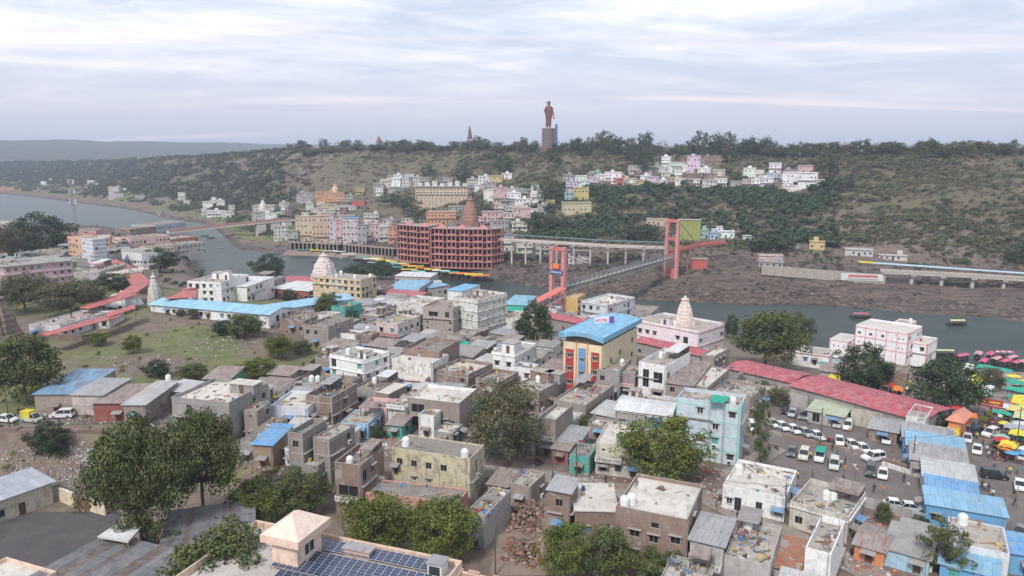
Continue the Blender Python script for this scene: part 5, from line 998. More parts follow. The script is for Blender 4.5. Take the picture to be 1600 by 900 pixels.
# shikhara temple towers
def shikhara(label, px, py, D, r, hh, col, name='temple_spire', floor=None, ribs=8, flag=True, base=1.3, n=24, world=None):
    x, y, z = world if world else (PD(px, py, D) if D else G(px, py)); z = z if floor is None else floor; e_ = empty(name, (x, y, z), .4, label, 'temple'); m = paint(col, .35)
    wob = lambda i, n_: 1 + (.10 if (i*ribs*2//n_) % 2 else -.02)
    pr_ = [(r*base, -1.5), (r*base, hh*.10), (r*1.04, hh*.10)] ; k_ = 12
    for i in range(k_+1): t = i/k_; pr_.append((r*(1-.62*t**1.9)*(1.03 if i % 2 else .97), hh*(.10+.72*t)))
    mb = MB(); mb.lathe(pr_, m, n, wob=wob); mb.build('tower_body', e_)
    mb = MB(); r2 = r*.40; mb.lathe([(r2*.8, hh*.815), (r2*1.25, hh*.84), (r2*1.25, hh*.875), (r2*.6, hh*.895), (r2*.35, hh*.93), (r2*.42, hh*.95), (r2*.08, hh*.985), (0, hh)], m, 14); mb.build('finial', e_)
    for a_ in range(4):
        mb = MB(); an = a_*math.pi/2
        for lv, sc_ in ((.10, .42), (.30, .30)):
            cx_, cy_ = math.cos(an)*r*.86*(1-lv*.3), math.sin(an)*r*.86*(1-lv*.3); rr_ = r*sc_; mb.lathe([(rr_, hh*lv), (rr_*.95, hh*(lv+.1)), (rr_*.7, hh*(lv+.2)), (rr_*.25, hh*(lv+.26)), (0, hh*(lv+.30))], m, 8, cx_, cy_)
        mb.build('side_turret', e_)
    if flag: mb = MB(); mb.bar((0, 0, hh), (0, 0, hh*1.12), .06, STEEL, 4); mb.face([(0, 0, hh*1.12), (1.1, .2, hh*1.1), (0, 0, hh*1.06)], SALM); mb.build('flag', e_)
    return e_
shikhara('tall brown-red ribbed temple spire wrapped in scaffolding on the hillside', 735, 350, 560, 5.3, 22, (.34, .18, .15), floor=PD(735, 349, 560)[2]-1)
shikhara('cream temple spire above the orange hillside building', 524, 304, None, 4.2, 12, (.62, .48, .34))
shikhara('pale pink temple spire behind the long cream block', 507, 430, 300, 3.9, 9.8, (.66, .56, .54), floor=PD(507, 431, 300)[2])
q = TM['at'](.60, .42, TM['h']-.6); shikhara('cream and white ornate spire on the riverside temple roof', 0, 0, 0, 2.5, 9.2, (.70, .60, .53), world=q)
shikhara('dark weathered shikhara under construction at the far left edge', 3, 530, 190, 3.5, 12.4, (.20, .15, .12), floor=PD(8, 522, 190)[2]-1)
shikhara('small white stone spire with seated figure at the blue roof end', 243, 478, None, 1.9, 11.5, (.55, .52, .48), flag=False)
shikhara('small white spire far up the left hillside', 178, 272, 1900, 4, 12, (.75, .72, .70), floor=PD(178, 273, 1900)[2], flag=False)
shikhara('small white temple spire by the bridge end across the water', 411, 325, 790, 3.0, 10, (.70, .66, .62), floor=PD(411, 326, 790)[2], flag=False)
shikhara('small dark domed temple among the hilltop trees', 592, 218, 1090, 3, 9, (.28, .16, .12), floor=PD(592, 222, 1090)[2], flag=False)
shikhara('thin dark temple tower rising from the hilltop trees', 734, 214, 1010, 2.3, 17, (.17, .12, .12), floor=PD(734, 216, 1010)[2], flag=False)
# white dome
x, y, z = P(192, 484, 7.0); e_ = empty('dome_shrine', (x, y, z-4), 0, 'white dome painted with black script beside the red sloping roofs', 'shrine'); mb = MB(); mb.lathe([(7.0, -2), (7.0, 3.8), (6.9, 4.6), (6.2, 6.4), (4.9, 8.0), (3, 9.2), (.6, 9.8), (.2, 10.6), (0, 10.7)], WHITE, 24); mb.build('dome', e_, smooth=True)
mb = MB(); rr = random.Random(9)
for i in range(16):
    a_ = R(-150 + i*8.2); zc_ = 5.6+.5*math.sin(i*2.1); rr_ = 6.72; mb.cbox((rr_*math.cos(a_), rr_*math.sin(a_), zc_), (.5, .9, .35 if i % 2 else 1.1), DARK, a_, 0, -.3)
mb.build('painted_script', e_)
# ---- hillside village ---------------------------------------------------------------------
hw_win = MB(); hw_win.box(-.5, -.12, 0, .5, .2, 1.2, DARK); hw_win.box(-.62, -.5, 1.25, .62, .05, 1.35, TRIMC); HWIN = hw_win.mesh('window')
hw_d = MB(); hw_d.box(-.55, -.12, 0, .55, .2, 2.1, DARK); HDOOR = hw_d.mesh('door')
COLN = {'w': ('white', (.80, .80, .80)), 'd': ('off-white', (.62, .60, .56)), 'g': ('grey', (.40, .39, .38)), 'c': ('cream', (.60, .49, .36)), 'y': ('yellow', (.64, .52, .24)), 'p': ('pink', (.64, .45, .46)), 'l': ('lilac', (.60, .50, .63)), 'o': ('orange', (.62, .33, .22)),
 'b': ('light blue', (.40, .55, .66)), 't': ('turquoise', (.34, .50, .46)), 'r': ('brick', (.32, .19, .15)), 'k': ('brown', (.26, .18, .14)), 'G': ('green', (.30, .36, .10)), 'R': ('red', (.50, .12, .10))}
vill = []
def hh(cl_, px, py, wp, hp, c_, fl=None, kind='flat', D=None):
    vill.append((cl_, px, py, wp, hp, c_, fl, kind, D))
A_ = 'the ghat row by the river'; B_ = 'the terrace above the ghats'; C_ = 'the village left of the brown spire'; D_ = 'the village right of the brown spire'; E_ = 'the hillside row above the bridge'; F_ = 'the white cluster on the upper hillside'; G_ = 'the right-hand hilltop cluster'; L_ = 'the far left shore'; K_ = 'the river edge below the cliff'
for r_ in [(A_, 440, 376, 22, 22, 'd'), (A_, 458, 378, 16, 18, 'g'), (A_, 476, 378, 26, 38, 'c', 4), (A_, 503, 380, 28, 42, 'c', 4), (A_, 522, 379, 13, 36, 'd', 4), (A_, 532, 379, 13, 34, 'p', 4), (A_, 548, 380, 24, 38, 'd', 4, 'blue'), (A_, 566, 382, 14, 30, 'g', 3), (A_, 578, 376, 12, 24, 'g', 3), (A_, 586, 376, 13, 26, 'p', 3), (A_, 600, 378, 16, 22, 'd', 3), (A_, 614, 380, 14, 26, 'o', 3), (A_, 608, 356, 20, 12, 'g'), (A_, 640, 352, 24, 10, 'd'), (A_, 665, 350, 20, 9, 'g'),
  (A_, 792, 392, 22, 24, 'd', 2, 'blue'), (A_, 820, 396, 24, 18, 'd', 2), (A_, 848, 398, 22, 16, 'g', 2), (A_, 905, 412, 34, 18, 'd', 2),
  (B_, 482, 316, 28, 14, 'g'), (B_, 505, 320, 22, 20, 'o', 3), (B_, 526, 322, 24, 20, 'o', 3), (B_, 545, 322, 14, 16, 'g'), (B_, 515, 332, 24, 12, 'c'), (B_, 560, 326, 20, 10, 'R', 1), (B_, 563, 304, 14, 9, 'y'), (B_, 540, 334, 34, 10, 'd'), (B_, 508, 345, 26, 12, 'd'), (B_, 470, 316, 12, 10, 'd'), (B_, 412, 334, 34, 12, 'd'), (B_, 425, 344, 20, 10, 'w'), (B_, 404, 346, 20, 14, 'g'), (B_, 540, 348, 30, 10, 'g'), (B_, 580, 345, 24, 10, 'd'),
  (C_, 592, 306, 16, 18, 'g', 3), (C_, 604, 300, 16, 16, 'd'), (C_, 618, 296, 16, 16, 'w'), (C_, 632, 294, 16, 14, 'd'), (C_, 622, 284, 14, 10, 'w'), (C_, 640, 284, 14, 10, 'w'), (C_, 652, 290, 14, 12, 'd'), (C_, 664, 288, 12, 10, 'g'), (C_, 700, 288, 16, 9, 'g'), (C_, 740, 294, 18, 12, 'd'), (C_, 756, 290, 16, 14, 'w'), (C_, 768, 300, 14, 14, 'g'), (C_, 690, 350, 46, 18, 'o', 2), (C_, 668, 348, 18, 14, 'o', 2), (C_, 750, 352, 14, 12, 'p'), (C_, 716, 330, 30, 6, 'g', 1),
  (D_, 764, 318, 14, 20, 'w', 3), (D_, 782, 318, 22, 24, 'p', 3), (D_, 803, 318, 22, 16, 'w', 2), (D_, 776, 332, 30, 12, 'd'), (D_, 806, 334, 34, 10, 'd'), (D_, 770, 346, 30, 14, 'p', 2), (D_, 815, 340, 28, 14, 'p', 2), (D_, 817, 322, 24, 10, 'w'), (D_, 840, 316, 20, 24, 'w', 3), (D_, 820, 308, 20, 12, 't'), (D_, 798, 348, 24, 14, 'd'), (D_, 780, 360, 30, 14, 'g'), (D_, 812, 360, 24, 12, 'd'), (D_, 800, 306, 18, 10, 'd'), (D_, 775, 288, 20, 12, 'y'), (D_, 792, 280, 16, 8, 'w'), (D_, 842, 306, 14, 16, 't'), (D_, 860, 322, 14, 8, 'y', 1),
  (E_, 893, 300, 18, 16, 'l', 2), (E_, 908, 292, 18, 16, 'w', 2), (E_, 928, 292, 16, 14, 'l', 2), (E_, 945, 296, 16, 12, 'r'), (E_, 958, 286, 26, 16, 'w', 2), (E_, 968, 292, 20, 12, 'R'), (E_, 984, 293, 20, 12, 'c'), (E_, 1000, 293, 14, 10, 'y'), (E_, 1018, 292, 22, 15, 'l', 2), (E_, 1036, 292, 12, 10, 'w'), (E_, 908, 312, 24, 18, 'y', 2), (E_, 902, 334, 44, 16, 'c', 1), (E_, 930, 278, 16, 9, 't'), (E_, 993, 272, 20, 12, 'd'), (E_, 1022, 268, 16, 12, 'g'), (E_, 888, 283, 16, 10, 'g'), (E_, 890, 318, 14, 16, 't'), (E_, 1054, 290, 22, 12, 'c'),
  (F_, 1040, 264, 14, 18, 'w', 2), (F_, 1058, 270, 26, 14, 'w', 2), (F_, 1083, 272, 20, 27, 'l', 3), (F_, 1100, 275, 20, 12, 'w'), (F_, 1062, 279, 16, 10, 'w'), (F_, 1083, 284, 26, 12, 'k'), (F_, 1080, 291, 26, 10, 'w'), (F_, 1110, 284, 20, 12, 'r'), (F_, 1124, 280, 16, 14, 'd'), (F_, 1108, 293, 22, 10, 'd'), (F_, 1126, 292, 18, 12, 'w'), (F_, 1112, 257, 28, 12, 'r', 1), (F_, 1060, 252, 24, 8, 'k', 1), (F_, 1040, 280, 14, 10, 'd'), (F_, 1094, 262, 12, 12, 'g'), (F_, 1150, 292, 16, 8, 'g', 1),
  (G_, 1171, 278, 18, 14, 'w', 2), (G_, 1186, 280, 14, 12, 'w'), (G_, 1165, 293, 12, 12, 'd'), (G_, 1180, 294, 14, 12, 'w'), (G_, 1198, 293, 18, 14, 'w', 2), (G_, 1211, 270, 18, 14, 'w', 2), (G_, 1208, 284, 22, 12, 'b', 2), (G_, 1234, 288, 22, 18, 'w', 2), (G_, 1258, 274, 22, 13, 'p', 1), (G_, 1261, 294, 28, 22, 'w', 2), (G_, 1236, 300, 26, 9, 'w', 1), (G_, 1216, 296, 14, 10, 'r', 1), (G_, 1238, 276, 22, 10, 'g', 1), (G_, 1281, 290, 14, 8, 'd', 1),
  ('the ridge at upper right', 1280, 238, 22, 14, 'c', 2), ('the ridge at upper right', 1246, 245, 9, 8, 'd', 1), ('the ridge at upper right', 1262, 243, 12, 6, 'g', 1),
  (L_, 68, 289, 10, 7, 'w', 1), (L_, 78, 285, 6, 6, 'w', 1), (L_, 142, 287, 14, 6, 'w', 1), (L_, 152, 291, 8, 4, 'w', 1), (L_, 178, 302, 22, 12, 'd', 2), (L_, 182, 310, 30, 9, 'd', 1), (L_, 195, 300, 6, 8, 'w', 1), (L_, 219, 312, 22, 8, 'g', 1), (L_, 255, 318, 14, 8, 'd', 1), (L_, 284, 312, 14, 14, 'w', 2), (L_, 292, 320, 14, 8, 'd', 1), (L_, 10, 297, 30, 5, 'o', 1),
  (L_, 325, 326, 20, 14, 'w', 3), (L_, 345, 325, 16, 16, 'w', 3), (L_, 336, 338, 34, 12, 'w', 2), (L_, 356, 340, 22, 12, 'w', 2), (L_, 362, 330, 12, 12, 'd', 2),
  (K_, 1076, 375, 34, 31, 'G', 1, 'box'), (K_, 1100, 372, 14, 12, 't', 1), (K_, 1116, 374, 14, 10, 'b', 1), (K_, 1134, 372, 26, 10, 'w', 1), (K_, 1124, 362, 10, 8, 'w', 1), (K_, 1168, 377, 12, 8, 'w', 1), (K_, 1025, 352, 30, 9, 'c', 1), (K_, 1093, 420, 24, 15, 'R', 1, 'box'), (K_, 1204, 412, 36, 12, 'p', 1), (K_, 1204, 418, 36, 8, 'g', 1), (K_, 1276, 390, 22, 12, 'y', 1), (K_, 1224, 385, 10, 9, 'y', 1), (K_, 1342, 400, 40, 9, 'd', 1), (K_, 1245, 388, 6, 5, 'g', 1), (K_, 1395, 406, 40, 6, 'd', 1), (K_, 1340, 432, 1, 1, 'd', 1)][:-1]:
    hh(*r_)
rv = random.Random(17)
for (cl_, x0, x1, y0, y1, n) in ((C_, 588, 660, 282, 308, 12), (C_, 735, 772, 284, 300, 5), (D_, 762, 850, 302, 350, 16), (E_, 880, 1050, 280, 297, 14), (F_, 1030, 1135, 262, 294, 14), (G_, 1162, 1275, 272, 300, 12), (B_, 440, 560, 322, 352, 14), (A_, 560, 622, 352, 378, 8), (L_, 230, 380, 312, 340, 8)):
    for _ in range(n): hh(cl_, int(rv.uniform(x0, x1)), int(rv.uniform(y0, y1)), rv.uniform(8, 15), rv.uniform(6, 11), rv.choice('wwwddddggrk'))
vill.sort(key=lambda v: (v[0], v[1])); cnts = Counter_ = {}
for v in vill: cnts[v[0]] = cnts.get(v[0], 0) + 1
ORD = ['first', 'second', 'third', 'fourth', 'fifth', 'sixth', 'seventh', 'eighth', 'ninth', 'tenth', 'eleventh', 'twelfth', 'thirteenth', 'fourteenth', 'fifteenth', 'sixteenth', 'seventeenth', 'eighteenth', 'nineteenth', 'twentieth']
def ordw(i):
    one = ['first', 'second', 'third', 'fourth', 'fifth', 'sixth', 'seventh', 'eighth', 'ninth']
    return ORD[i] if i < 20 else ('twenty-', 'thirty-', 'forty-', 'fifty-', 'sixty-')[(i+1)//10-2] + one[(i+1) % 10-1] if (i+1) % 10 else ('thirtieth', 'fortieth', 'fiftieth', 'sixtieth')[(i+1)//10-3]
seq = {}; VFOOT = []
for (cl_, px, py, wp, hp, c_, fl, kind, D) in vill:
    x, y, z = G(px, py) if D is None else PD(px, py, D); s_ = (y*CP + (CAM_H-z)*SP)/F; W_, h = max(3.0, wp*s_*(.72 if cl_ == L_ else 1)), max(2.6, hp*s_*(.72 if cl_ == L_ else 1))
    nf = fl or max(1, round(h/3.2)); rnd = random.Random(px*7+py); yaw = math.atan2(-x, y)*.6 + rnd.uniform(-.25, .15); Dp = W_*rnd.uniform(.6, .9) if kind != 'box' else W_*.5; nm_, colr_ = COLN[c_]
    colr_ = tuple(min(.85, max(.03, k*rnd.uniform(.93, 1.05))) for k in colr_)
    i_ = seq.get((cl_, nm_), 0); seq[(cl_, nm_)] = i_+1; adj = 'small' if W_ < 9 else ('wide' if W_ > 18 else 'square'); st_ = ('one', 'two', 'three', 'four', 'five')[min(nf, 5)-1]
    lab = f"{ordw(i_)} {nm_} house from the left in {cl_}"
    e_ = empty('hillside_house', (x, y, z), yaw, lab, 'house', 'houses across the river'); m = paint(tuple(round(k, 2) for k in colr_), .4 if c_ in 'wl' else .6) if c_ != 'r' else BRICK
    mb = MB(); mb.box(-W_/2, 0, -6, W_/2, Dp, h, m, skip='b'); mb.build('wall', e_); VFOOT.append((x, y, W_))
    mb = MB(); rm_ = {'blue': SHEETB}.get(kind, ROOFC if c_ != 'w' else ROOFL); mb.box(-W_/2-.35, -.5, h, W_/2+.35, Dp+.35, h+.25, rm_)
    if kind == 'flat' and W_ > 6:
        for (a_, b_, c2, d_) in ((-W_/2, -.3, W_/2, -.15), (-W_/2, -.15, -W_/2+.15, Dp), (W_/2-.15, -.15, W_/2, Dp)): mb.box(a_, b_, h+.25, c2, d_, h+1.0, m)
        if rnd.random() < .45: bx = rnd.uniform(-W_/2+.5, W_/2-4); mb.box(bx, Dp*.4, h+.25, bx+3, Dp*.4+3, h+2.8, m)
    mb.build('roof', e_)
    if kind != 'box':
        nc = max(1, int(W_/3.0)); fh = h/nf
        for f_ in range(nf):
            for i in range(nc):
                if rnd.random() < .25: continue
                xx = -W_/2 + W_*(i+.5)/nc
                if f_ == 0 and i == nc//2: put('door', HDOOR, e_, (xx, 0, .1))
                else: put('window', HWIN, e_, (xx, 0, f_*fh+fh*.32), 0, (1, 1, min(1, fh/3.0)))
        if nf > 1 and rnd.random() < .6:
            mb = MB(); mb.box(-W_/2, -1.3, fh-.2, W_/2, -.01, fh, TRIMC); mb.box(-W_/2, -1.3, fh, W_/2, -1.18, fh+.8, m); mb.build('balcony', e_)
# fort-like old palace wall above the ghats
x, y, z = G(690, 322); e_ = empty('old_palace', (x, y, z), math.atan2(-x, y)*.7-.1, 'long old cream palace with buttressed walls high above the ghats', 'palace'); mb = MB(); PM = paint((.62, .50, .38), .7); W_ = 52; mb.box(-26, 0, -8, 26, 14, 19, PM, skip='b'); mb.build('wall', e_)
for i in range(14): mb = MB(); xx = -25+i*3.85; mb.box(xx-.6, -.7, -8, xx+.6, -.01, 11, PM); mb.build('buttress', e_)
for i in range(15):
    for zz_ in (12.4, 15.8): put('window', HWIN, e_, (-24+i*3.4, 0, zz_), 0, 1.1)
mb = MB(); mb.box(-27, -1.2, 18.9, 27, 15, 19.4, ROOFC); mb.box(-27, -1.2, 11.2, 27, -.02, 11.6, TRIMC); mb.build('roof', e_)
for i in range(7): mb = MB(); xx = -24+i*7.5; mb.box(xx, 2, 19.4, xx+4.5, 7, 22+1.2*(i % 3), WHITED); mb.build('roof_room', e_)
# stepped ghat platforms and arcades at the waterline
gh = empty('ghat_steps', PD(560, 392, 560), 0, 'stone bathing steps and arcaded embankment along the far waterline', 'steps'); STN = paint((.34, .27, .22), .8)
gl = [np.array(P(px, py, WZ)[:2]) for px, py in ((440, 399), (480, 400), (520, 402), (560, 406), (600, 410), (640, 416), (680, 422))]
for a_, b_ in zip(gl, gl[1:]):
    u = (b_-a_); Ls = np.linalg.norm(u); u /= Ls; n_ = np.array([-u[1], u[0]])
    for k in range(6): mb = MB(); slab(mb, a_+n_*(1.6+k*1.8), b_+n_*(1.6+k*1.8), n_*.9, WZ+.5*(k+1), WZ+.5*(k+1), 2+.5*k, STN); buildw(mb, 'step', gh)
    mb = MB(); slab(mb, a_+n_*13, b_+n_*13, n_*1.2, WZ+9, WZ+9, .8, STN)
    for j in range(int(Ls/3.5)): q = a_+u*(j+.5)*3.5+n_*12.2; obox(mb, q, u, .9, .9, WZ+2, WZ+8.2, STN)
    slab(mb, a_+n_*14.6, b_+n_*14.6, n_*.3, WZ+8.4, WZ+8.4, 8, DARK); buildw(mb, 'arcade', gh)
# telecom mast
x, y, z = G(122, 395); e_ = empty('telecom_mast', (x, y, z), 0, 'tall grey lattice telecom mast with panel antennas at left', 'mast'); mh = (PD(117, 279, y)[2] - z); mb = MB()
for k in range(16):
    z0, z1 = mh*k/16, mh*(k+1)/16; r0_, r1_ = 1.3*(1-.6*k/16), 1.3*(1-.6*(k+1)/16)
    c0 = [(r0_*math.cos(a_), r0_*math.sin(a_), z0) for a_ in (0.8, 2.37, 3.94, 5.5)]; c1 = [(r1_*math.cos(a_), r1_*math.sin(a_), z1) for a_ in (0.8, 2.37, 3.94, 5.5)]
    for i in range(4): j = (i+1) % 4; mb.bar(c0[i], c1[i], .16, LSTEEL, 4, caps=False); mb.bar(c0[i], c1[j], .11, LSTEEL, 4, caps=False); mb.bar(c0[i], c0[j], .11, LSTEEL, 4, caps=False)
mb.build('lattice', e_)
for k in range(9): a_ = k*2.1; mb = MB(); mb.box(-.35, -.2, -1.4, .35, .2, 1.4, FRAME_W); mb.build('antenna_panel', e_, (1.5*math.cos(a_), 1.5*math.sin(a_), mh-2-(k//3)*mh*.13), a_)
# ---------------------------------------------------------------- trees
LG = leafmat('leaf_green', (.062, .080, .028), (.10, .118, .042)); LY = leafmat('leaf_yellow_green', (.085, .110, .022), (.125, .145, .035)); LD = leafmat('leaf_dark', (.038, .060, .028), (.058, .085, .038)); LO = leafmat('leaf_olive', (.085, .082, .045), (.125, .118, .06)); LF = leafmat('leaf_far', (.062, .078, .04), (.095, .10, .05)); LDRY = leafmat('leaf_dry', (.16, .11, .085), (.21, .15, .11))
def crown(seed, n_clump, per, size, rz_=.8, shell=.55, low=-.75, clr=(.16, .30)):
    r = np.random.RandomState(seed); C_ = []
    while len(C_) < n_clump:
        v = r.normal(size=3); v /= np.linalg.norm(v)
        if v[2] < low: continue
        rad = (shell + (1-shell)*r.rand()**.6)*(1 + .22*math.sin(3*math.atan2(v[1], v[0])+seed)*(1-abs(v[2])) + .12*r.normal()*.6); C_.append(v*rad*np.array([1, 1, rz_]))
    C_ = np.array(C_); rad = r.uniform(*clr, n_clump); n = n_clump*per; ci = np.repeat(np.arange(n_clump), per)
    d = r.normal(size=(n, 3)); d /= np.linalg.norm(d, axis=1)[:, None]; rr = rad[ci]*(.55+.5*r.rand(n)**.7); p_ = C_[ci] + d*rr[:, None]*np.array([1, 1, .72])
    nrm = d + .6*r.normal(size=(n, 3)) + np.array([0, 0, .35]); nrm /= np.linalg.norm(nrm, axis=1)[:, None]; t = np.cross(nrm, r.normal(size=(n, 3))); t /= np.linalg.norm(t, axis=1)[:, None]; b = np.cross(nrm, t)
    sz = size*(.6+.8*r.rand(n))[:, None]; a_ = t*sz; b_ = b*sz*.62
    V = np.stack([p_-a_, p_-b_*1.0, p_+a_, p_+b_], 1).reshape(-1, 3); Fq = np.arange(4*n).reshape(-1, 4)
    cv = (r.uniform(.72, 1.28, n_clump)[ci]*r.uniform(.85, 1.15, n))[:, None]*np.ones(3); hue = r.uniform(-.12, .12, n_clump)[ci]; cv[:, 0] *= 1+hue; cv[:, 2] *= 1-hue
    return V, Fq, np.repeat(np.c_[cv, np.ones(n)], 4, 0), C_
def treemesh(seed, leaf, n_clump, per, size, rz_=.8, shell=.55, low=-.6, trunk=.35, tr=.045, clr=(.16, .30), limbs=12):
    V, Fq, col_, C_ = crown(seed, n_clump, per, size, rz_, shell, low, clr); cm = npmesh('crown', V, Fq, [leaf], col_); mb = MB(); r = random.Random(seed); zb_ = -(rz_+trunk); fork = (r.uniform(-.05, .05), r.uniform(-.05, .05), -rz_*.62)
    mb.bar((0, 0, zb_-.1), fork, tr*1.25, BARK, 8, tr*.85); ids = r.sample(range(len(C_)), min(limbs, len(C_)))
    for i in ids:
        c_ = Vector([float(q) for q in C_[i]]); m_ = Vector(fork)*.55 + c_*.45 + Vector((r.uniform(-.08, .08), r.uniform(-.08, .08), -.05)); mb.bar(fork, m_, tr*.55, BARK, 5, tr*.35, caps=False); mb.bar(m_, c_*.95, tr*.35, BARK, 4, tr*.1, caps=False)
    return cm, mb.mesh('trunk'), rz_, trunk
TMESH = {
 'big': [treemesh(1, LG, 170, 105, .034, .95, .42, -.9, .16, .05), treemesh(2, LG, 160, 105, .034, .9, .42, -.9, .18, .05)],
 'green': [treemesh(3, LG, 125, 90, .036, .9, .45, -.85, .14), treemesh(4, LG, 120, 90, .036, .95, .45, -.85, .14)],
 'yel': [treemesh(5, LY, 130, 90, .034, .85, .42, -.85, .14), treemesh(6, LY, 125, 90, .036, .9, .42, -.85, .14)],
 'dark': [treemesh(7, LD, 110, 80, .040, .9, .45, -.85, .10), treemesh(8, LD, 110, 80, .040, .82, .45, -.85, .10)],
 'olive': [treemesh(9, LO, 190, 85, .028, .95, .35, -.85, .22, .04, (.14, .26), 24)],
 'spread': [treemesh(11, LG, 170, 130, .027, .62, .42, -.8, .62, .045, (.14, .27), 20), treemesh(12, LG, 160, 130, .027, .66, .42, -.8, .6, .045, (.14, .27), 20)],
 'loose': [treemesh(10, LG, 70, 90, .034, 1.2, .25, -.95, .15, .04, (.14, .24), 30)],
}
def tree(label, px, py, top, wpx, kind, name='leafy_tree', world=None, group=None, var=0, D=None, cat='tree'):
    x, y, z = PD(px, py, D) if D else G(px, py)
    if D: z = T(x, y)
    dist_ = math.hypot(x, y); d = ray(px, top); zt = CAM_H + d[2]*dist_/math.hypot(d[0], d[1]); Ht = max(2, zt-z); zc = y*CP + (CAM_H-z)*SP; rad = wpx/2*zc/F
    cm, tm, rz_, tk = TMESH[kind][var % len(TMESH[kind])]; szv = Ht/(2*rz_+tk); e_ = empty(name, (x, y, z), 0, label, cat, group)
    for nm_, me in (('crown', cm), ('trunk', tm)): put(nm_, me, e_, (0, 0, (rz_+tk)*szv), RNG.rand()*6.28 if False else (px % 7), (rad*.92, rad*.92, szv))
    return e_
tree('huge dark spreading tree at the lower left, left of the two', 225, 872, 660, 142, 'spread')
tree('huge dark tree at the lower left, right of the two', 320, 832, 646, 130, 'spread', var=1)
tree('drooping branchy tree overhanging the rusty roofs at lower left', 236, 884, 752, 92, 'loose', var=0)
tree('broad green tree at the bottom edge beside the solar roof', 352, 965, 828, 175, 'green')
tree('bright green bushy tree behind the pyramid-roofed tower', 400, 825, 748, 88, 'yel', var=1)
tree('grey-green tree right of the bright bushy tree', 470, 805, 736, 92, 'green', var=1)
tree('yellow-green tree in front of the pink building, left one', 590, 872, 772, 120, 'yel')
tree('yellow-green tree in front of the pink building, right one', 690, 878, 776, 120, 'yel', var=1)
tree('large grey-olive tree standing in the street in the centre', 792, 730, 598, 128, 'olive')
tree('broad yellow-green tree before the white metal roof', 1032, 752, 655, 150, 'yel')
tree('bright green tree left of the three-storey brick house', 882, 905, 818, 88, 'yel', var=1)
tree('darker green tree touching the three-storey brick house', 945, 912, 822, 90, 'green')
tree('small green tree at the foot of the brick house front', 1030, 925, 864, 90, 'green', var=1)
tree('round dark tree left of the hotel', 838, 540, 474, 58, 'dark')
tree('big pale green tree by the river right of the temple', 1196, 572, 484, 112, 'green')
tree('smaller round tree behind the big riverside tree', 1246, 535, 490, 50, 'green', var=1)
tree('dark green tree in front of the white riverside building', 1346, 612, 538, 84, 'dark', var=0)
tree('dark green tree between pink roof and market', 1478, 642, 562, 104, 'dark', var=1)
tree('orange-tinged small tree by the market canopies', 1548, 612, 574, 42, 'olive')
tree('scraggly tree in front of the white house at bottom right', 1474, 898, 806, 84, 'loose')
tree('round green tree at the left edge above the road', 42, 628, 520, 112, 'green')
tree('small dark bush tree on the retaining slope at left', 78, 712, 658, 58, 'dark')
tree('big dark banyan-like tree by the left riverside houses', 68, 398, 334, 92, 'dark')
tree('brown-green tree at the far left edge', 10, 410, 350, 66, 'olive')
tree('dark tree at the left edge behind the grey building', 4, 404, 372, 46, 'dark', var=1)
tree('wide brownish tree above the low white house at left, left one', 40, 488, 428, 90, 'olive')
tree('wide brownish tree above the low white house at left, right one', 112, 494, 438, 110, 'olive')
tree('dark bushy tree left of the red stepped roofs', 176, 452, 428, 70, 'dark')
tree('green bush tree by the red sloping roof', 140, 470, 450, 60, 'yel')
tree('dark tree above the riverside ruin', 250, 425, 388, 56, 'dark', var=1)
tree('dark tree standing alone by the water near the middle', 421, 432, 397, 52, 'dark')
tree('dark low tree behind the long cream block, left one', 560, 436, 412, 52, 'dark')
tree('dark low tree behind the long cream block, right one', 596, 436, 408, 44, 'dark', var=1)
tree('small round yellow-green tree between blue roofs', 653, 456, 437, 28, 'yel')
tree('green tree beside the blue roof end', 514, 492, 459, 46, 'green')
tree('low tree right of the blue roof end', 542, 502, 480, 36, 'dark')
tree('small tree above the cream block front garden', 570, 470, 460, 26, 'green')
tree('small tree in front of the cream block at left', 553, 473, 463, 22, 'green', var=1)
tree('round green bush on the field right of the white stones', 383, 526, 490, 62, 'green')
tree('low bush on the field below the round bush', 350, 522, 500, 40, 'dark')
tree('green bush by the field wall, upper', 436, 560, 524, 48, 'yel')
tree('green bush by the field wall, lower', 404, 590, 558, 56, 'yel', var=1)
tree('bush at the field corner beside the wall', 470, 552, 532, 36, 'green')
tree('small round bush in the middle of the field', 208, 552, 524, 32, 'yel', cat='bush', name='bush')
tree('yellow-green bush at the left side of the field', 154, 540, 520, 34, 'yel', cat='bush', name='bush')
tree('bush above the green-walled shack', 300, 592, 568, 50, 'green', cat='bush', name='bush')
tree('dark bush in the lower field', 246, 590, 562, 40, 'dark', cat='bush', name='bush')
tree('green bush beside the roadside shops', 242, 646, 626, 26, 'yel', cat='bush', name='bush')
tree('shrub in front of the white corner of the long blue-roofed building', 300, 498, 482, 22, 'green', cat='bush', name='bush')
tree('shrub near the spire end of the long blue-roofed building', 282, 494, 483, 16, 'dark', cat='bush', name='bush')
tree('thin roadside tree beside the parked cars', 1186, 735, 606, 40, 'loose', D=None)
tree('pale shrub on the flat terrace by the round platform', 1216, 634, 606, 36, 'olive', cat='bush', name='bush')
tree('dark green bush at the end of the low stone row', 1468, 676, 644, 32, 'dark', cat='bush', name='bush')
tree('shrub by the metal fence below the car park', 1378, 818, 784, 28, 'green', cat='bush', name='bush')
tree('dark shrub against the blue shop wall', 1436, 830, 806, 34, 'dark', cat='bush', name='bush')
tree('green bush between the light-blue building and terraces', 1192, 618, 596, 26, 'green', cat='bush', name='bush')
tree('small tree right of the temple roof', 1142, 528, 492, 22, 'dark')
tree('bare-looking bush beside the cream block lawn', 452, 472, 452, 26, 'dark')
tree('line shrub by the stepped white building', 352, 462, 446, 26, 'green')
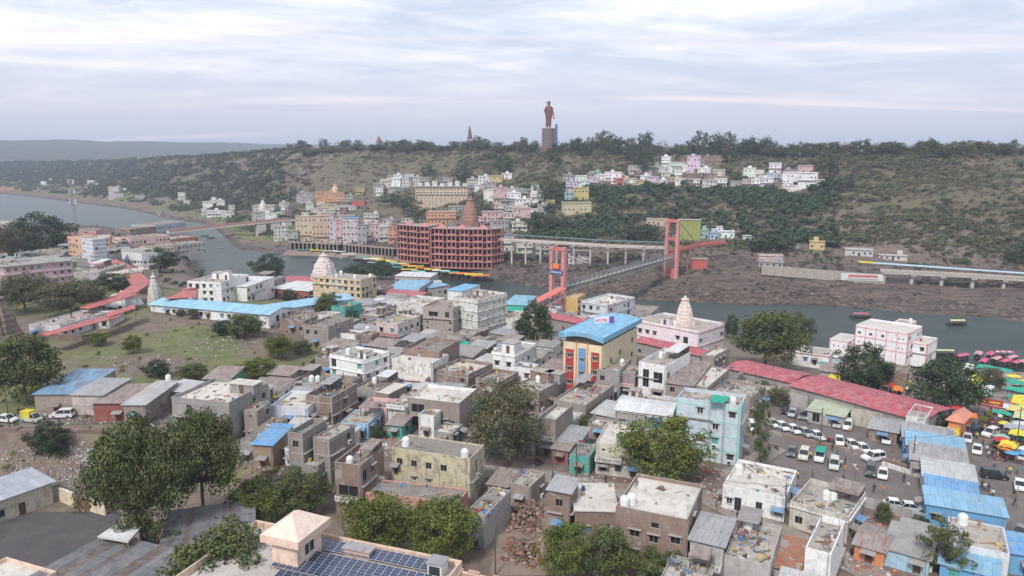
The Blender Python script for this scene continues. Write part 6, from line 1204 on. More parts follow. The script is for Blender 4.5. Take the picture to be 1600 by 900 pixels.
tree('small tree in the street beside the yellow building', 590, 688, 664, 24, 'dark')
tree('bush left of the terrace house', 920, 672, 650, 34, 'green', cat='bush', name='bush')
# far trees: individuals on the crest, shared meshes
FT = [crown(s_, 40, 22, .085, .9, .3, -.85, (.22, .38)) for s_ in (41, 42, 43, 44, 45)]; FCM = [npmesh('crown', V, Fq, [LF if i != 4 else LD], col_) for i, (V, Fq, col_, _) in enumerate(FT)]
DRYV = crown(46, 22, 16, .07, .9, .5, -.5, (.2, .34)); FDRY = npmesh('crown', DRYV[0], DRYV[1], [LDRY], DRYV[2])
mb = MB(); mb.bar((0, 0, -1.5), (0, 0, .1), .07, BARK, 5, .04); FTR = mb.mesh('trunk')
def ftree(px, py, top, wpx, label, group, var=None, dry=False, name='hill_tree', D=None):
    x, y, z = G(px, py) if D is None else PD(px, py, D); dist_ = math.hypot(x, y)
    if dist_ > 4000: return
    d = ray(px, top); zt = CAM_H + d[2]*dist_/math.hypot(d[0], d[1]); Ht = max(2.5, zt-z); rad = wpx/2*y/F; e_ = empty(name, (x, y, z), 0, label, 'tree', group); v = FCM[int(px+py) % 5 if var is None else var] if not dry else FDRY
    put('crown', v, e_, (0, 0, Ht*.54), px % 6, (rad, rad, Ht*.50)); put('trunk', FTR, e_, (0, 0, Ht*.56), 0, (Ht*.4, Ht*.4, Ht*.42))
big = [(943, 232, 204, 34), (900, 240, 215, 26), (1008, 238, 206, 30), (1030, 232, 192, 34), (1046, 236, 200, 30), (1068, 236, 204, 32), (1095, 238, 204, 26), (1120, 238, 208, 32), (1138, 238, 206, 28), (1170, 244, 214, 34), (1195, 238, 206, 26), (1198, 242, 214, 30), (1225, 238, 211, 28), (1007, 268, 234, 34), (985, 252, 226, 26), (962, 244, 218, 22), (1276, 234, 217, 26), (1294, 276, 236, 42), (1340, 234, 216, 26), (1366, 236, 217, 20), (1405, 234, 213, 26), (1432, 236, 218, 24), (1452, 238, 219, 26), (1476, 230, 211, 12), (1500, 238, 220, 30), (1520, 238, 219, 26), (1545, 236, 219, 24), (1565, 236, 217, 24), (1590, 236, 217, 28), (818, 232, 214, 16), (836, 232, 219, 14), (869, 244, 222, 24), (915, 244, 226, 26), (856, 318, 275, 36), (868, 262, 232, 24), (788, 272, 240, 30), (770, 250, 238, 18), (722, 284, 258, 26), (668, 275, 257, 24), (1195, 392, 362, 60), (1225, 390, 372, 40), (453, 236, 224, 13), (1590, 410, 380, 50), (1012, 246, 232, 26), (1105, 252, 232, 24), (1142, 254, 234, 26), (1060, 250, 230, 30), (1326, 298, 272, 20), (845, 362, 330, 44), (880, 360, 334, 32), (985, 375, 346, 46), (1015, 378, 350, 38), (640, 338, 306, 40), (612, 322, 300, 34), (656, 350, 322, 38), (760, 338, 312, 26)]
bs = sorted(big); kc = {}
for k, (px, py, tp, w_) in enumerate(bs):
    wt = 'of the big trees standing on the skyline' if py < 240 else ('of the big trees just below the hill crest' if py < 262 else 'of the big trees among the hillside houses and slopes'); i_ = kc.get(wt, 0); kc[wt] = i_+1; ftree(px, py, tp, w_, f'{ordw(i_)} from the left {wt}', 'trees across the river', var=4 if k % 3 else 0)
CRX = [-300, 0, 125, 200, 270, 330, 440, 520, 600, 700, 780, 860, 1000, 1150, 1300, 1450, 1600, 1900]; CRY = [2700, 2600, 2300, 2000, 1700, 1500, 1250, 1120, 1080, 1030, 980, 930, 880, 830, 740, 690, 655, 640]
r = random.Random(5)
for k in range(210):
    px = 470 + k*5.45 + r.uniform(-4, 4); 
    if 838 < px < 874: continue
    Dc = float(np.interp(px, CRX, CRY))*r.uniform(.965, 1.0); q = PD(px, 235, Dc); zq = T(q[0], q[1]); yb = 450 - F*math.tan(math.atan2(zq-CAM_H, q[1]) + PITCH); wv = r.uniform(13, 25); ftree(px, yb, yb - (r.uniform(8, 17) if px < 900 else r.uniform(10, 24)), wv, 'tree in the line along the far hill crest', 'trees along the hill crest', dry=r.random() < .08, D=Dc)
for k in range(46):
    px = 10 + k*9.6 + r.uniform(-4, 4); g = 256 - max(0, px-200)*.085; ftree(int(px), g + 1, g - r.uniform(3, 7), r.uniform(8, 15), 'small hazy tree on the far left hill crest', 'trees on the far left hill')
# scrub: thousands of bushes, one object per kind
def scrub(name, label, mats, n, zones, seed, smin, smax, dens_noise=0, leafm=LF):
    rs = np.random.RandomState(seed); pts = []; FV = []; 
    base = [crown(s_, 7, 12, .20, .7, .35, -.3, (.30, .5)) for s_ in (51+seed, 52+seed, 53+seed)]
    tries = 0
    a_lo, a_hi, s_lo, s_hi = zones; N_ = n*4; az = rs.uniform(R(a_lo), R(a_hi), N_); sv = rs.uniform(s_lo, s_hi, N_)
    rowi = np.searchsorted((SEG+ST), sv).clip(0, len(SEG)-1); coli = ((az-AZ[0])/(AZ[1]-AZ[0])).astype(int).clip(0, len(AZ)-1); D_ = RD[rowi, coli]*(1+rs.uniform(-.004, .004, N_)); x = D_*np.sin(az); y = D_*np.cos(az); z = RZ[rowi, coli]
    keep = rs.rand(N_) < np.clip(.55 - dens_noise*.4 + fbm(x, y, 38, 3, seed)*2.6, .10, 1); idx = np.where(keep)[0][:n]
    Vs, Fs, Cs = [], [], []; off = 0
    for i in idx:
        bx, by, bz = x[i], y[i], z[i]
        if any(abs(bx-q[0]) < q[2]*.8 and -q[2]*.5 < by-q[1] < q[2] for q in VNEAR.get((int(bx//40), int(by//40)), ())): continue
        V, Fq, c_, _ = base[i % 3]; s_ = rs.uniform(smin, smax)*(1+D_[i]/1500); Vs.append(V*np.array([s_, s_, s_*.8]) + np.array([bx, by, bz+s_*.35])); Fs.append(Fq+off); off += len(V); cc = c_.copy(); cc[:, :3] *= rs.uniform(.7, 1.35); Cs.append(cc)
    o = put(name, npmesh(name, np.concatenate(Vs), np.concatenate(Fs), [leafm], np.concatenate(Cs))); tag(o, label, 'shrubs', kind='stuff')
VNEAR = {}
for q in VFOOT:
    for i in (-1, 0, 1):
        for j in (-1, 0, 1): VNEAR.setdefault((int(q[0]//40)+i, int(q[1]//40)+j), []).append(q)
scrub('green_scrub', 'dense green shrubs and small trees covering the far hillside', None, 5600, (-4, 42, 11.0, 14.0), 1, 1.1, 2.7, .12)
scrub('olive_scrub', 'dry olive shrubs dotted over the far hillside', None, 5200, (-22, 42, 11.1, 14.0), 2, .8, 1.9, .1, LO)
scrub('dry_scrub', 'leafless brown shrubs on the far slopes', None, 2200, (-30, 42, 11.0, 14.0), 3, .8, 2.0, .1, LDRY)
scrub('left_wood', 'hazy green woods along the far left shore', None, 1900, (-42, -15, 11.0, 14.6), 4, 2.0, 4.0, .3)
scrub('green_wood', 'dark green wooded belt on the hillside above the walkway', None, 1100, (1, 24, 11.15, 12.4), 6, 2.4, 4.4, -.3, LD)
scrub('field_weeds', 'weeds and low shrubs growing on the rough field and slope', None, 420, (-42, -13, 2.0, 5.2), 7, .3, .9, .3, LY)
scrub('bank_weeds', 'weeds between the houses near the river', None, 260, (-42, -16, 5.6, 7.0), 8, .8, 2.0, .3, LD)
scrub('left_woods', 'thick hazy trees along the left shore slopes', None, 1300, (-42, -17, 11.2, 13.2), 9, 2.6, 4.8, .25, LF)
scrub('bank_scrub', 'low green and brown scrub on the ledges above the far waterline', None, 900, (-8, 42, 10.1, 11.3), 12, .5, 1.5, .2, LF)
scrub('bank_dry_scrub', 'dry weeds between the rocks of the far bank', None, 700, (-24, 42, 9.6, 11.2), 14, .4, 1.1, .2, LO)
scrub('shore_woods', 'green bushes spilling down to the left shoreline', None, 900, (-42, -17, 10.0, 11.4), 17, 1.2, 3.2, .2, LF)
_p = MB(); _p.bar((0, 0, 0), (0, 0, 1), .07, STEEL, 4); POSTM = _p.mesh('post')
# ---------------------------------------------------------------- long metal canopies, tarps
def ngon_slab(mb, pts, t, m, uv=None):
    up = [Vector(p) for p in pts]; n = (up[1]-up[0]).cross(up[2]-up[0])
    if n.z < 0: up = up[::-1]
    dn = Vector((0, 0, -t)); u_ = (up[1]-up[0]).normalized(); v_ = Vector((-u_.y, u_.x, 0)); uv = [((p-up[0]).dot(u_), (p-up[0]).dot(v_)) for p in up]
    mb.face(up, m, uv); mb.face([p+dn for p in up[::-1]], m, uv[::-1])
    for i in range(len(up)): j = (i+1) % len(up); mb.face([up[i]+dn, up[j]+dn, up[j], up[i]], m)
def canopy(label, pts, h, mat, t=.12, name='canopy', cat='canopy', group=None, posts=True, dh=None, wall=None, zref=None, sag=0):
    cx_ = sum(p[0] for p in pts)/len(pts); cy_ = sum(p[1] for p in pts)/len(pts); zg = 0
    for _ in range(6): q = P(cx_, cy_, zg+h); zg = zg*.3+.7*T(q[0], q[1])
    W_ = [P(p[0], p[1], zg+h+(dh[i] if dh else 0)) for i, p in enumerate(pts)]; c3 = P(cx_, cy_, zg+h); e_ = empty(name, (c3[0], c3[1], zg), 0, label, cat, group); mb = MB()
    if sag and len(pts) == 4:
        q = [np.array(w_) for w_ in W_]; n_ = 6; gr_ = [[(q[0]*(1-i/n_)+q[1]*i/n_)*(1-j/n_)+(q[3]*(1-i/n_)+q[2]*i/n_)*j/n_ + np.array([0, 0, -sag*math.sin(math.pi*i/n_)*math.sin(math.pi*j/n_)+.12*math.sin(i*2.3+j*1.7)]) for i in range(n_+1)] for j in range(n_+1)]
        for j in range(n_):
            for i in range(n_): f = [tuple(gr_[j][i]), tuple(gr_[j][i+1]), tuple(gr_[j+1][i+1]), tuple(gr_[j+1][i])]; mb.face(f, mat); mb.face([(x, y, z-.04) for x, y, z in f[::-1]], mat)
    else: ngon_slab(mb, W_, t, mat)
    buildw(mb, 'roof' if not sag else 'tarp', e_)
    if posts:
        for i in range(len(W_)):
            a_, b_ = np.array(W_[i]), np.array(W_[(i+1) % len(W_)]); L_ = np.linalg.norm(b_-a_); n_ = max(1, int(L_/7))
            for k in range(n_): q = a_+(b_-a_)*(k/n_); q = q*.96+np.array(c3)*.04; zb_ = T(q[0], q[1])-.2; put('post', POSTM, e_, (q[0]-c3[0], q[1]-c3[1], zb_-zg), 0, (1, 1, max(.2, q[2]-t-.02-zb_)))
    return e_
for l, A_, B_, C_, h in (('long pink-red metal roof over the bazaar passage, right section', (1238, 601), (1440, 657), (1478, 636), 4.6), ('pink-red metal roof over the bazaar passage, left section', (1138, 574), (1236, 597), (1263, 584), 4.6),
   ('narrow pink-red roof between the hotel and the temple', (1000, 531), (1094, 555), (1104, 547), 4.4), ('pink-red roof below the white-grey commercial block', (856, 492), (915, 507), (925, 500), 4.2), ('pink-red roof left of the dirty white hostel', (590, 453), (655, 463), (662, 456), 4.0)):
    H(l, A_, B_, C_, h, CEM, name='bazaar_roof', cat='roofed passage', roof='gablex', rmat=SHEETP, slope=.7, over=.5, fl=1, dens=.3, style='open')
REDR = sheet((.50, .10, .09), .12)
for l, pts in (('red sloping roof of the pilgrim steps, topmost section', [(140, 411), (174, 418), (200, 414), (180, 406)]), ('red roof section second from the top of the pilgrim steps', [(196, 429), (221, 427), (200, 415), (178, 418)]), ('red roof section third from the top of the pilgrim steps', [(206, 443), (233, 440), (220, 427), (196, 430)]),
   ('red roof section at the bend of the pilgrim steps', [(186, 458), (212, 457), (232, 443), (208, 445)]), ('long red roof running left of the white dome', [(130, 479), (142, 481), (210, 461), (186, 459)]), ('red roof strip below the white dome', [(168, 489), (172, 494), (209, 482), (207, 477)]), ('red roof right of the stone spire', [(262, 466), (304, 463), (306, 454), (286, 455)]), ('upper red roof left of the stepped white building', [(284, 454), (306, 450), (307, 443), (300, 444)]), ('low red roof at the foot of the field slope', [(70, 520), (82, 522), (180, 496), (170, 491)])):
    canopy(l, [(sum(q[0] for q in pts)/4*(-.15)+p_[0]*1.15, sum(q[1] for q in pts)/4*(-.15)+p_[1]*1.15) for p_ in pts], 5.0, REDR, .2, 'stair_roof', 'roof', 'red roofs over the pilgrim steps')
GT = cloth((.04, .36, .26)); YT = cloth((.68, .58, .06)); WT = cloth((.66, .66, .64)); OT = cloth((.74, .24, .05)); BT = cloth((.12, .34, .62)); TT = cloth((.30, .55, .48)); RT = cloth((.52, .05, .06)); PT = cloth((.60, .12, .22)); GYT = cloth((.36, .38, .42))
mk = [('green tarp canopy nearest the water in the market', [(1524, 574), (1578, 582), (1584, 578), (1530, 568)], GT), ('green tarp at the right edge above the yellow tarps', [(1563, 596), (1620, 606), (1625, 600), (1572, 590)], GT), ('wide green tarp at the right edge of the market', [(1570, 608), (1640, 622), (1645, 614), (1574, 602)], GT), ('green tarp lower at the right edge', [(1568, 618), (1600, 626), (1640, 632), (1600, 616)], GT),
 ('yellow tarp right of the big market tree', [(1518, 600), (1534, 604), (1536, 588), (1520, 584)], YT), ('large yellow tarp at the right edge', [(1578, 632), (1640, 640), (1640, 622), (1584, 616)], YT), ('second yellow tarp below the large yellow tarp', [(1572, 640), (1640, 654), (1640, 642), (1580, 632)], cloth((.66, .56, .22))), ('pale tarp with a green edge beside the red banner', [(1582, 652), (1640, 662), (1640, 652), (1586, 642)], cloth((.55, .58, .30))),
 ('teal and white tarp in front of the orange-tinged tree', [(1522, 614), (1546, 620), (1553, 612), (1530, 606)], TT), ('white tarp beside the orange-tinged tree', [(1530, 606), (1552, 609), (1554, 603), (1534, 600)], WT), ('grey tarp behind the big market tree', [(1480, 572), (1494, 574), (1496, 566), (1484, 564)], GYT), ('grey-white tarp by the boats', [(1506, 576), (1520, 578), (1522, 569), (1510, 567)], WT),
 ('yellow tarp over a stall by the right road', [(1560, 696), (1588, 702), (1592, 692), (1566, 686)], YT), ('small yellow tarp at the right edge over a fruit stall', [(1575, 678), (1612, 684), (1615, 674), (1580, 670)], YT), ('yellow tarp beside the orange hut', [(1478, 672), (1498, 682), (1500, 668), (1484, 658)], YT), ('red umbrella-like tarp by the orange hut', [(1502, 660), (1516, 663), (1518, 655), (1506, 653)], RT), ('orange tarp by the red banner', [(1514, 652), (1527, 654), (1527, 646), (1516, 645)], OT),
 ('long grey canopy over stalls beside the right road', [(1568, 668), (1600, 672), (1602, 664), (1570, 660)], GYT), ('green tarp strip below the red banner', [(1550, 644), (1580, 650), (1582, 645), (1552, 639)], GT),
 ('blue tarp behind the dark riverside tree', [(1380, 583), (1396, 585), (1396, 577), (1382, 575)], BT), ('pale blue roof of a stall by the riverside building', [(1374, 598), (1392, 600), (1418, 587), (1400, 580)], cloth((.42, .50, .62))), ('yellow tarp left of the dark riverside tree', [(1292, 594), (1312, 596), (1314, 586), (1296, 584)], YT), ('orange tarp among market stalls between the trees', [(1395, 610), (1412, 612), (1410, 604), (1396, 602)], OT), ('green and yellow tarp between the market trees', [(1404, 600), (1424, 602), (1426, 595), (1408, 594)], cloth((.45, .52, .08))), ('red tarp between the market trees', [(1388, 604), (1400, 606), (1402, 600), (1390, 598)], RT), ('grey tin roof right of the white wall house', [(1296, 570), (1334, 576), (1336, 564), (1302, 560)], GYT),
 ('bright green tarp beside the bridge ramp', [(790, 486), (818, 486), (820, 478), (790, 476)], GT), ('small yellow awning left of the round tree at the hostel', [(794, 492), (810, 493), (812, 490), (796, 489)], YT), ('blue sheet roof patch behind the green tarp', [(792, 477), (806, 478), (812, 471), (798, 470)], BT),
 ('green tarp over a courtyard in the town centre', [(706, 540), (730, 544), (734, 534), (712, 530)], GT), ('bright green tarp on the light-blue building', [(1108, 628), (1132, 630), (1140, 620), (1114, 616)], GT), ('yellow cloth drying on a brown roof at left', [(418, 620), (432, 621), (440, 612), (430, 610)], YT), ('yellow tarp on the grey house with slotted balconies', [(1100, 834), (1114, 836), (1116, 826), (1106, 824)], YT)]
for l, pts, m_ in mk:
    lo = 'light-blue building' in l; hgt_ = 12.6 if lo else (6.2 if 'slotted' in l else (3.4 if 'drying' in l else 2.8)); canopy(l, pts, hgt_, m_, .05, 'tarp_canopy', 'tarp', 'market and roof tarps', not ('drying' in l or 'slotted' in l), sag=.35)
# banner over the market gate
a_, b_ = np.array(P(1529, 634, 1.0)), np.array(P(1566, 640, 1.0)); e_ = empty('gate_banner', tuple(a_), 0, 'red gate banner with yellow writing above the market entrance', 'banner'); u = (b_-a_)[:2]; L_ = np.linalg.norm(u); u /= L_; mb = MB(); obox(mb, (a_+b_)[:2]/2, u, L_, .15, 1.2, 3.0, plain((.45, .03, .04), .6)); bo = buildw(mb, 'board', e_); mb = MB()
for i in range(11): obox(mb, a_[:2]+u*(L_*(i+.8)/12.5), u, L_/17, .2, 2.15, 2.6, plain((.75, .55, .08), .6))
for i in range(9): obox(mb, a_[:2]+u*(L_*(i+1.2)/11.5), u, L_/20, .2, 1.5, 1.8, FRAME_W)
buildw(mb, 'lettering', e_); mb = MB()
for q in (a_, b_): mb.bar((q[0], q[1], -6), (q[0], q[1], 3.2), .12, STEEL, 6)
buildw(mb, 'post', e_)
H('orange temple hut with stepped pink roof by the market road', (1484, 655), (1502, 660), (1512, 646), 4.2, ORNG, name='temple_hut', cat='temple hut', roof='hip', rmat=paint((.62, .26, .18), .4), slope=1.6, over=.6, fl=1)
# ---------------------------------------------------------------- hotel roof, panels and sign
e_, W_, D_, h = HO['e'], HO['W'], HO['D'], HO['h']; HB = sheet((.20, .50, .74), .03, 0, .25); RP = paint((.42, .045, .045), .15); BP = paint((.16, .30, .55), .15); OP = plain((.60, .20, .05), .6)
mb = MB(); mb.box(.5, .5, h+.02, W_-.5, D_-.5, h+1.9, paint((.16, .13, .12), .3)); mb.build('gap_shade_box', e_)  # dark-coloured box stands in for the shade in the open gap under the roof
mb = MB(); n_ = 10; zs = lambda x: h+2.2+.75*math.sin(math.pi*x)
for i in range(n_):
    x0, x1 = i/n_, (i+1)/n_; X0, X1 = -.9+(W_+1.8)*x0, -.9+(W_+1.8)*x1; y0, y1 = -1.0, D_+.9; z0, z1 = zs(x0), zs(x1)
    mb.face([(X0, y0, z0), (X1, y0, z1), (X1, y1, z1), (X0, y1, z0)], HB); mb.face([(X0, y1, z0-.12), (X1, y1, z1-.12), (X1, y0, z1-.12), (X0, y0, z0-.12)], HB)
    for y in (y0, y1): mb.face([(X0, y, z0-1.3+.3*math.sin(math.pi*x0)), (X1, y, z1-1.3+.3*math.sin(math.pi*x1)), (X1, y, z1), (X0, y, z0)], BP if False else HB)
for X in (-.9, W_+.9): mb.face([(X, -1, h+1.0), (X, D_+.9, h+1.0), (X, D_+.9, h+2.3), (X, -1, h+2.3)], HB)
mb.build('metal_roof', e_)
for nm_, x0, x1, z0, z1, m_, ops in (('red_panel', .06, .28, 0, 10.6, RP, [(.17, 8.4), (.17, 5.0), (.17, 1.6)]), ('blue_panel', .40, .60, 1.8, 11.2, BP, [(.5, 7.6), (.5, 4.2)]), ('red_panel', .74, .95, 0, 10.6, RP, [(.84, 8.4), (.84, 5.0)])):
    mb = MB(); Lp = (x1-x0)*W_; ww = 1.0 if m_ is BP else 1.3; wallgrid(mb, Lp, z1, [(f*W_-x0*W_-ww/2, z, ww, 1.1) for f, z in ops], Matrix.Translation((x0*W_, -.06, 0)), m_, z0=z0, dep=.059)
    mb.build(nm_, e_)
mb = MB()
for f in (.35, .645): mb.box(f*W_-.12, -.12, .2, f*W_+.12, -.001, h+.5, OP)
mb.box(.38*W_, -.12, 1.3, .62*W_, -.001, 1.6, OP); mb.build('orange_trim', e_)
q = HO['at'](.95, .45, h+3.0); sg_ = empty('rooftop_sign', q, HO['yaw'], 'white HOTEL sign board with pink letters on the blue metal roof', 'sign'); q2 = P(929, 505, q[2]); q3 = P(953, 500, q[2]); 
sg_.location = (q2[0], q2[1], HO['z']+h+2.75); sg_.rotation_euler = (0, 0, math.atan2(q3[1]-q2[1], q3[0]-q2[0])*.3); mb = MB(); mb.box(0, 0, 0, 5.4, .15, 2.0, plain((.70, .66, .70), .6)); mb.build('board', sg_); mb = MB(); mb.box(3.9, -.05, .1, 5.3, -.001, 1.9, plain((.14, .10, .34), .6)); mb.build('logo_panel', sg_)
fc = bpy.data.curves.new('sign_text', 'FONT'); fc.body = 'HOTEL'; fc.size = 1.1; fc.extrude = .03; fo = bpy.data.objects.new('sign_text', fc); SC.collection.objects.link(fo); dg = bpy.context.evaluated_depsgraph_get(); tm_ = bpy.data.meshes.new_from_object(fo.evaluated_get(dg)); bpy.data.objects.remove(fo); tm_.materials.clear(); tm_.materials.append(plain((.55, .06, .14), .6))
o = put('lettering', tm_, sg_, (.15, -.04, .5)); o.rotation_euler = (R(90), 0, 0)
# glazed front, net and small items
def on_face(Hd, x0, x1, z0, z1, m, name, side=0, pr=.05):
    M = sideM(side, Hd['W'], Hd['D']); mb = MB(); Lk = Hd['W'] if side % 2 == 0 else Hd['D']; mb.box(x0*Lk, -pr, z0, x1*Lk, -.004, z1, m, M); return mb.build(name, Hd['e'])
for i in range(7):
    on_face(TR, .02+i*.075, .02+i*.075+.07, 4.2, 5.7, GREYP, 'glass_panel', 0, .06); on_face(TR, .02+i*.075, .02+i*.075+.07, 5.78, 7.3, GREYP, 'glass_panel', 0, .06)
on_face(TR, .57, .86, 4.6, 7.3, BLUEP, 'blue_shutter', 0, .08); on_face(TR, .01, .56, 4.1, 7.45, DARK, 'frame', 0, .03)
# ---------------------------------------------------------------- solar-roofed building in the foreground
zr = 9.0; R1 = np.array(P(430, 818, 10)[:2]); R2 = np.array(P(722, 876, 10)[:2]); u = (R2-R1)/np.linalg.norm(R2-R1); n_ = np.array([-u[1], u[0]]); EXT = 3.0; Wd = np.linalg.norm(R2-R1)+EXT; Dp = 24.
CRD = paint((.60, .42, .33), .25)
SB = H('cream building with solar panel rows on its roof at the bottom', None, None, None, 10.0, CRP, world=(R1-u*EXT-n_*Dp, u, n_, Wd, Dp, 0.), par=1.0, rmat=conc((.50, .46, .43), .35), fl=3, clut=0, name='solar_building', cat='building', short='the solar-roofed building', band=CRD)
mb = MB(); mb.box(0, 0, 0, .9, .108, .55, CRD); NICH = mb.mesh('parapet_niche')
for i in range(int((Wd-.9)/1.5)): put('parapet_niche', NICH, SB['e'], (i*1.5+.4, Dp-.27, 9.25))
def roofat(px, py, z): q = np.array(P(px, py, z)[:2]) - SB['a']; return np.dot(q, u), np.dot(q, n_)
SOL = plain((.018, .032, .085), .18, .3, 0, .6); SFR = plain((.55, .56, .58), .4)
mb = MB(); mb.box(0, 0, 0, .96, 1.98, .04, SFR); mb.box(.03, .03, .0405, .93, 1.95, .048, SOL)
for k in range(1, 4): mb.box(.03, .03+1.92*k/4-.006, .049, .93, .03+1.92*k/4+.006, .0505, SFR)
for k in range(1, 3): mb.box(.03+.9*k/3-.006, .03, .0512, .03+.9*k/3+.006, 1.95, .052, SFR)
PMESH = mb.mesh('solar_panel')
for ri, (pl, pr_, n_p) in enumerate((((503, 839), (689, 878), 20), ((474, 856), (688, 901), 24), ((440, 866), (640, 912), 24), ((440, 888), (600, 926), 19))):
    x0, y0 = roofat(*pl, 9.8); x1, y1 = roofat(*pr_, 9.8); n_p = max(4, int((x1-x0)/1.0)); yb = (y0+y1)/2 - 2.0 if ri else (y0+y1)/2-2.0
    ar = empty('solar_array', (0, 0, 0), 0, f"{('rear', 'second', 'third', 'nearest')[ri]} row of blue solar panels on the cream building roof", 'solar panels', 'rows of solar panels'); W0 = SB['at'](x0/SB['W'], yb/SB['D'], 0); ar.location = (W0[0], W0[1], 9.02); ar.rotation_euler = (0, 0, SB['yaw'])
    for i in range(n_p): o = put('solar_panel', PMESH, ar, (i*1.0, 0, .45)); o.rotation_euler = (R(9), 0, 0)
    mb = MB()
    for i in range(0, n_p+1, 3): mb.box(i*1.0-.03, .1, 0, i*1.0+.03, .16, .45, STEEL); mb.box(i*1.0-.03, 1.8, 0, i*1.0+.03, 1.86, .7, STEEL)
    mb.build('stand', ar)
tc_ = H('cream stair tower with a pyramid roof beside the solar panels', (424, 832), (463, 841), (500, 812), 13.4, CRP, name='stair_tower', cat='tower', roof='hip', rmat=paint((.72, .58, .49), .15), slope=1.9, over=.9, fl=1, dens=0, door=False, wins={1: [(.5, 10.2, 2.0, 2.2, 'white')]})
mb = MB(); W_, D_ = tc_['W'], tc_['D']
for (a, b, c_, d) in ((-.92, -.92, W_+.92, -.75), (-.92, D_+.75, W_+.92, D_+.92), (-.92, -.75, -.75, D_+.75), (W_+.75, -.75, W_+.92, D_+.75)): mb.box(a, b, 12.5, c_, d, 13.45, paint((.66, .50, .41), .15))
mb.build('fascia', tc_['e'])
e_ = empty('roof_cabin', SB['at'](.93, .9, 9.02), SB['yaw'], 'small glazed metal cabin at the right end of the solar roof', 'cabin'); mb = MB(); mb.box(-.9, -.9, 0, .9, .9, 1.9, FRAME_W); mb.build('wall', e_); mb = MB(); mb.box(-1.1, -1.1, 1.9, 1.1, 1.1, 2.0, STEEL); mb.build('roof', e_); mb = MB(); mb.box(-.7, -.92, .5, .7, -.901, 1.6, GLASS); mb.build('window', e_)
e_ = empty('roof_vent', SB['at'](.56, .93, 9.02), SB['yaw'], 'low box with grey sheet lid against the rear parapet', 'box'); mb = MB(); mb.box(-1.8, -.8, 0, 1.8, .6, 1.1, CRD); mb.build('wall', e_); mb = MB(); mb.box(-2, -1, 1.1, 2, .8, 1.18, SHEETG); mb.build('lid', e_)
# walls
def wallseg(label, pts, h, m, t=.3, name='boundary_wall', cat='wall', depth=1.0, zig=False, cap=None):
    Q = [np.array(G(*q)) for q in pts]; e_ = empty(name, tuple(Q[0]), 0, label, cat); mb = MB()
    for a_, b_ in zip(Q, Q[1:]):
        L_ = np.linalg.norm((b_-a_)[:2]); k = max(1, int(L_/3)); uu = (b_-a_)[:2]/L_
        for i in range(k):
            p0 = a_[:2]+(b_-a_)[:2]*i/k; p1 = a_[:2]+(b_-a_)[:2]*(i+1)/k; z0, z1 = T(*p0), T(*p1); nn2 = np.array([-uu[1], uu[0]])*t/2; slab(mb, p0, p1, nn2, z0+h, z1+h, h+depth, m)
            if cap: slab(mb, p0, p1, nn2*1.5, z0+h+.1, z1+h+.1, .098, cap)
            if zig: obox(mb, (p0+p1)/2, uu, L_/k*.45, t, (z0+z1)/2+h+(.1 if cap else 0), (z0+z1)/2+h+.55, m)
    buildw(mb, 'wall_panel', e_); return e_
STONE = paint((.20, .14, .12), .9)
wallseg('crenellated cream-pink wall at the bottom edge right of the solar roof', [(722, 926), (800, 944), (860, 958)], 3.0, CRD, zig=True, cap=CRP)
wallseg('brick wall along the edge of the rough field', [(512, 556), (462, 596)], 2.2, BRICK); wallseg('old stone wall at the left of the field', [(70, 530), (140, 532)], 1.6, STONE, .8)
wallseg('whitewashed compound wall piece left of the brown gate', [(94, 783), (117, 792)], 2.4, CREAM, cap=WHITED); wallseg('whitewashed compound wall piece right of the brown gate', [(142, 799), (166, 806)], 2.2, CREAM, cap=WHITED); wallseg('brown metal gate between two whitewashed wall pieces', [(118, 792), (142, 799)], 1.7, paint((.16, .07, .05), .4), .1, 'gate', 'gate')
wallseg('low brick planter wall between the two car park levels', [(1193, 676), (1280, 696), (1364, 716), (1442, 740)], .8, BRICK, .5); wallseg('white low wall along the lower car park row', [(1378, 728), (1410, 738), (1440, 748)], .9, WHITED, .35)
wallseg('grey corrugated metal fence at the end of the car park', [(1350, 792), (1400, 806), (1444, 820)], 1.9, sheet((.44, .46, .48), .15), .06, 'metal_fence', 'fence'); wallseg('long brick wall bordering the lane by the light-blue building', [(1178, 745), (1204, 705)], 1.8, BRICKG)
wallseg('dark stone retaining wall below the town road at left', [(30, 674), (110, 672), (200, 672), (260, 684)], .3, STONE, 1.2, 'retaining_wall', 'wall', 6.5)
wallseg('parapet wall of the road beside the left bushes', [(-40, 676), (28, 674)], .5, STONE, .6)
# round platform
x, y, z = G(1302, 632); e_ = empty('round_platform', (x, y, z), 0, 'round concrete platform with a white rim beside the pink roof', 'platform'); mb = MB(); mb.lathe([(4.9, -1), (4.9, 3.4), (4.6, 3.4), (4.6, 2.8), (0, 2.8)], WHITED, 16); mb.build('wall', e_)
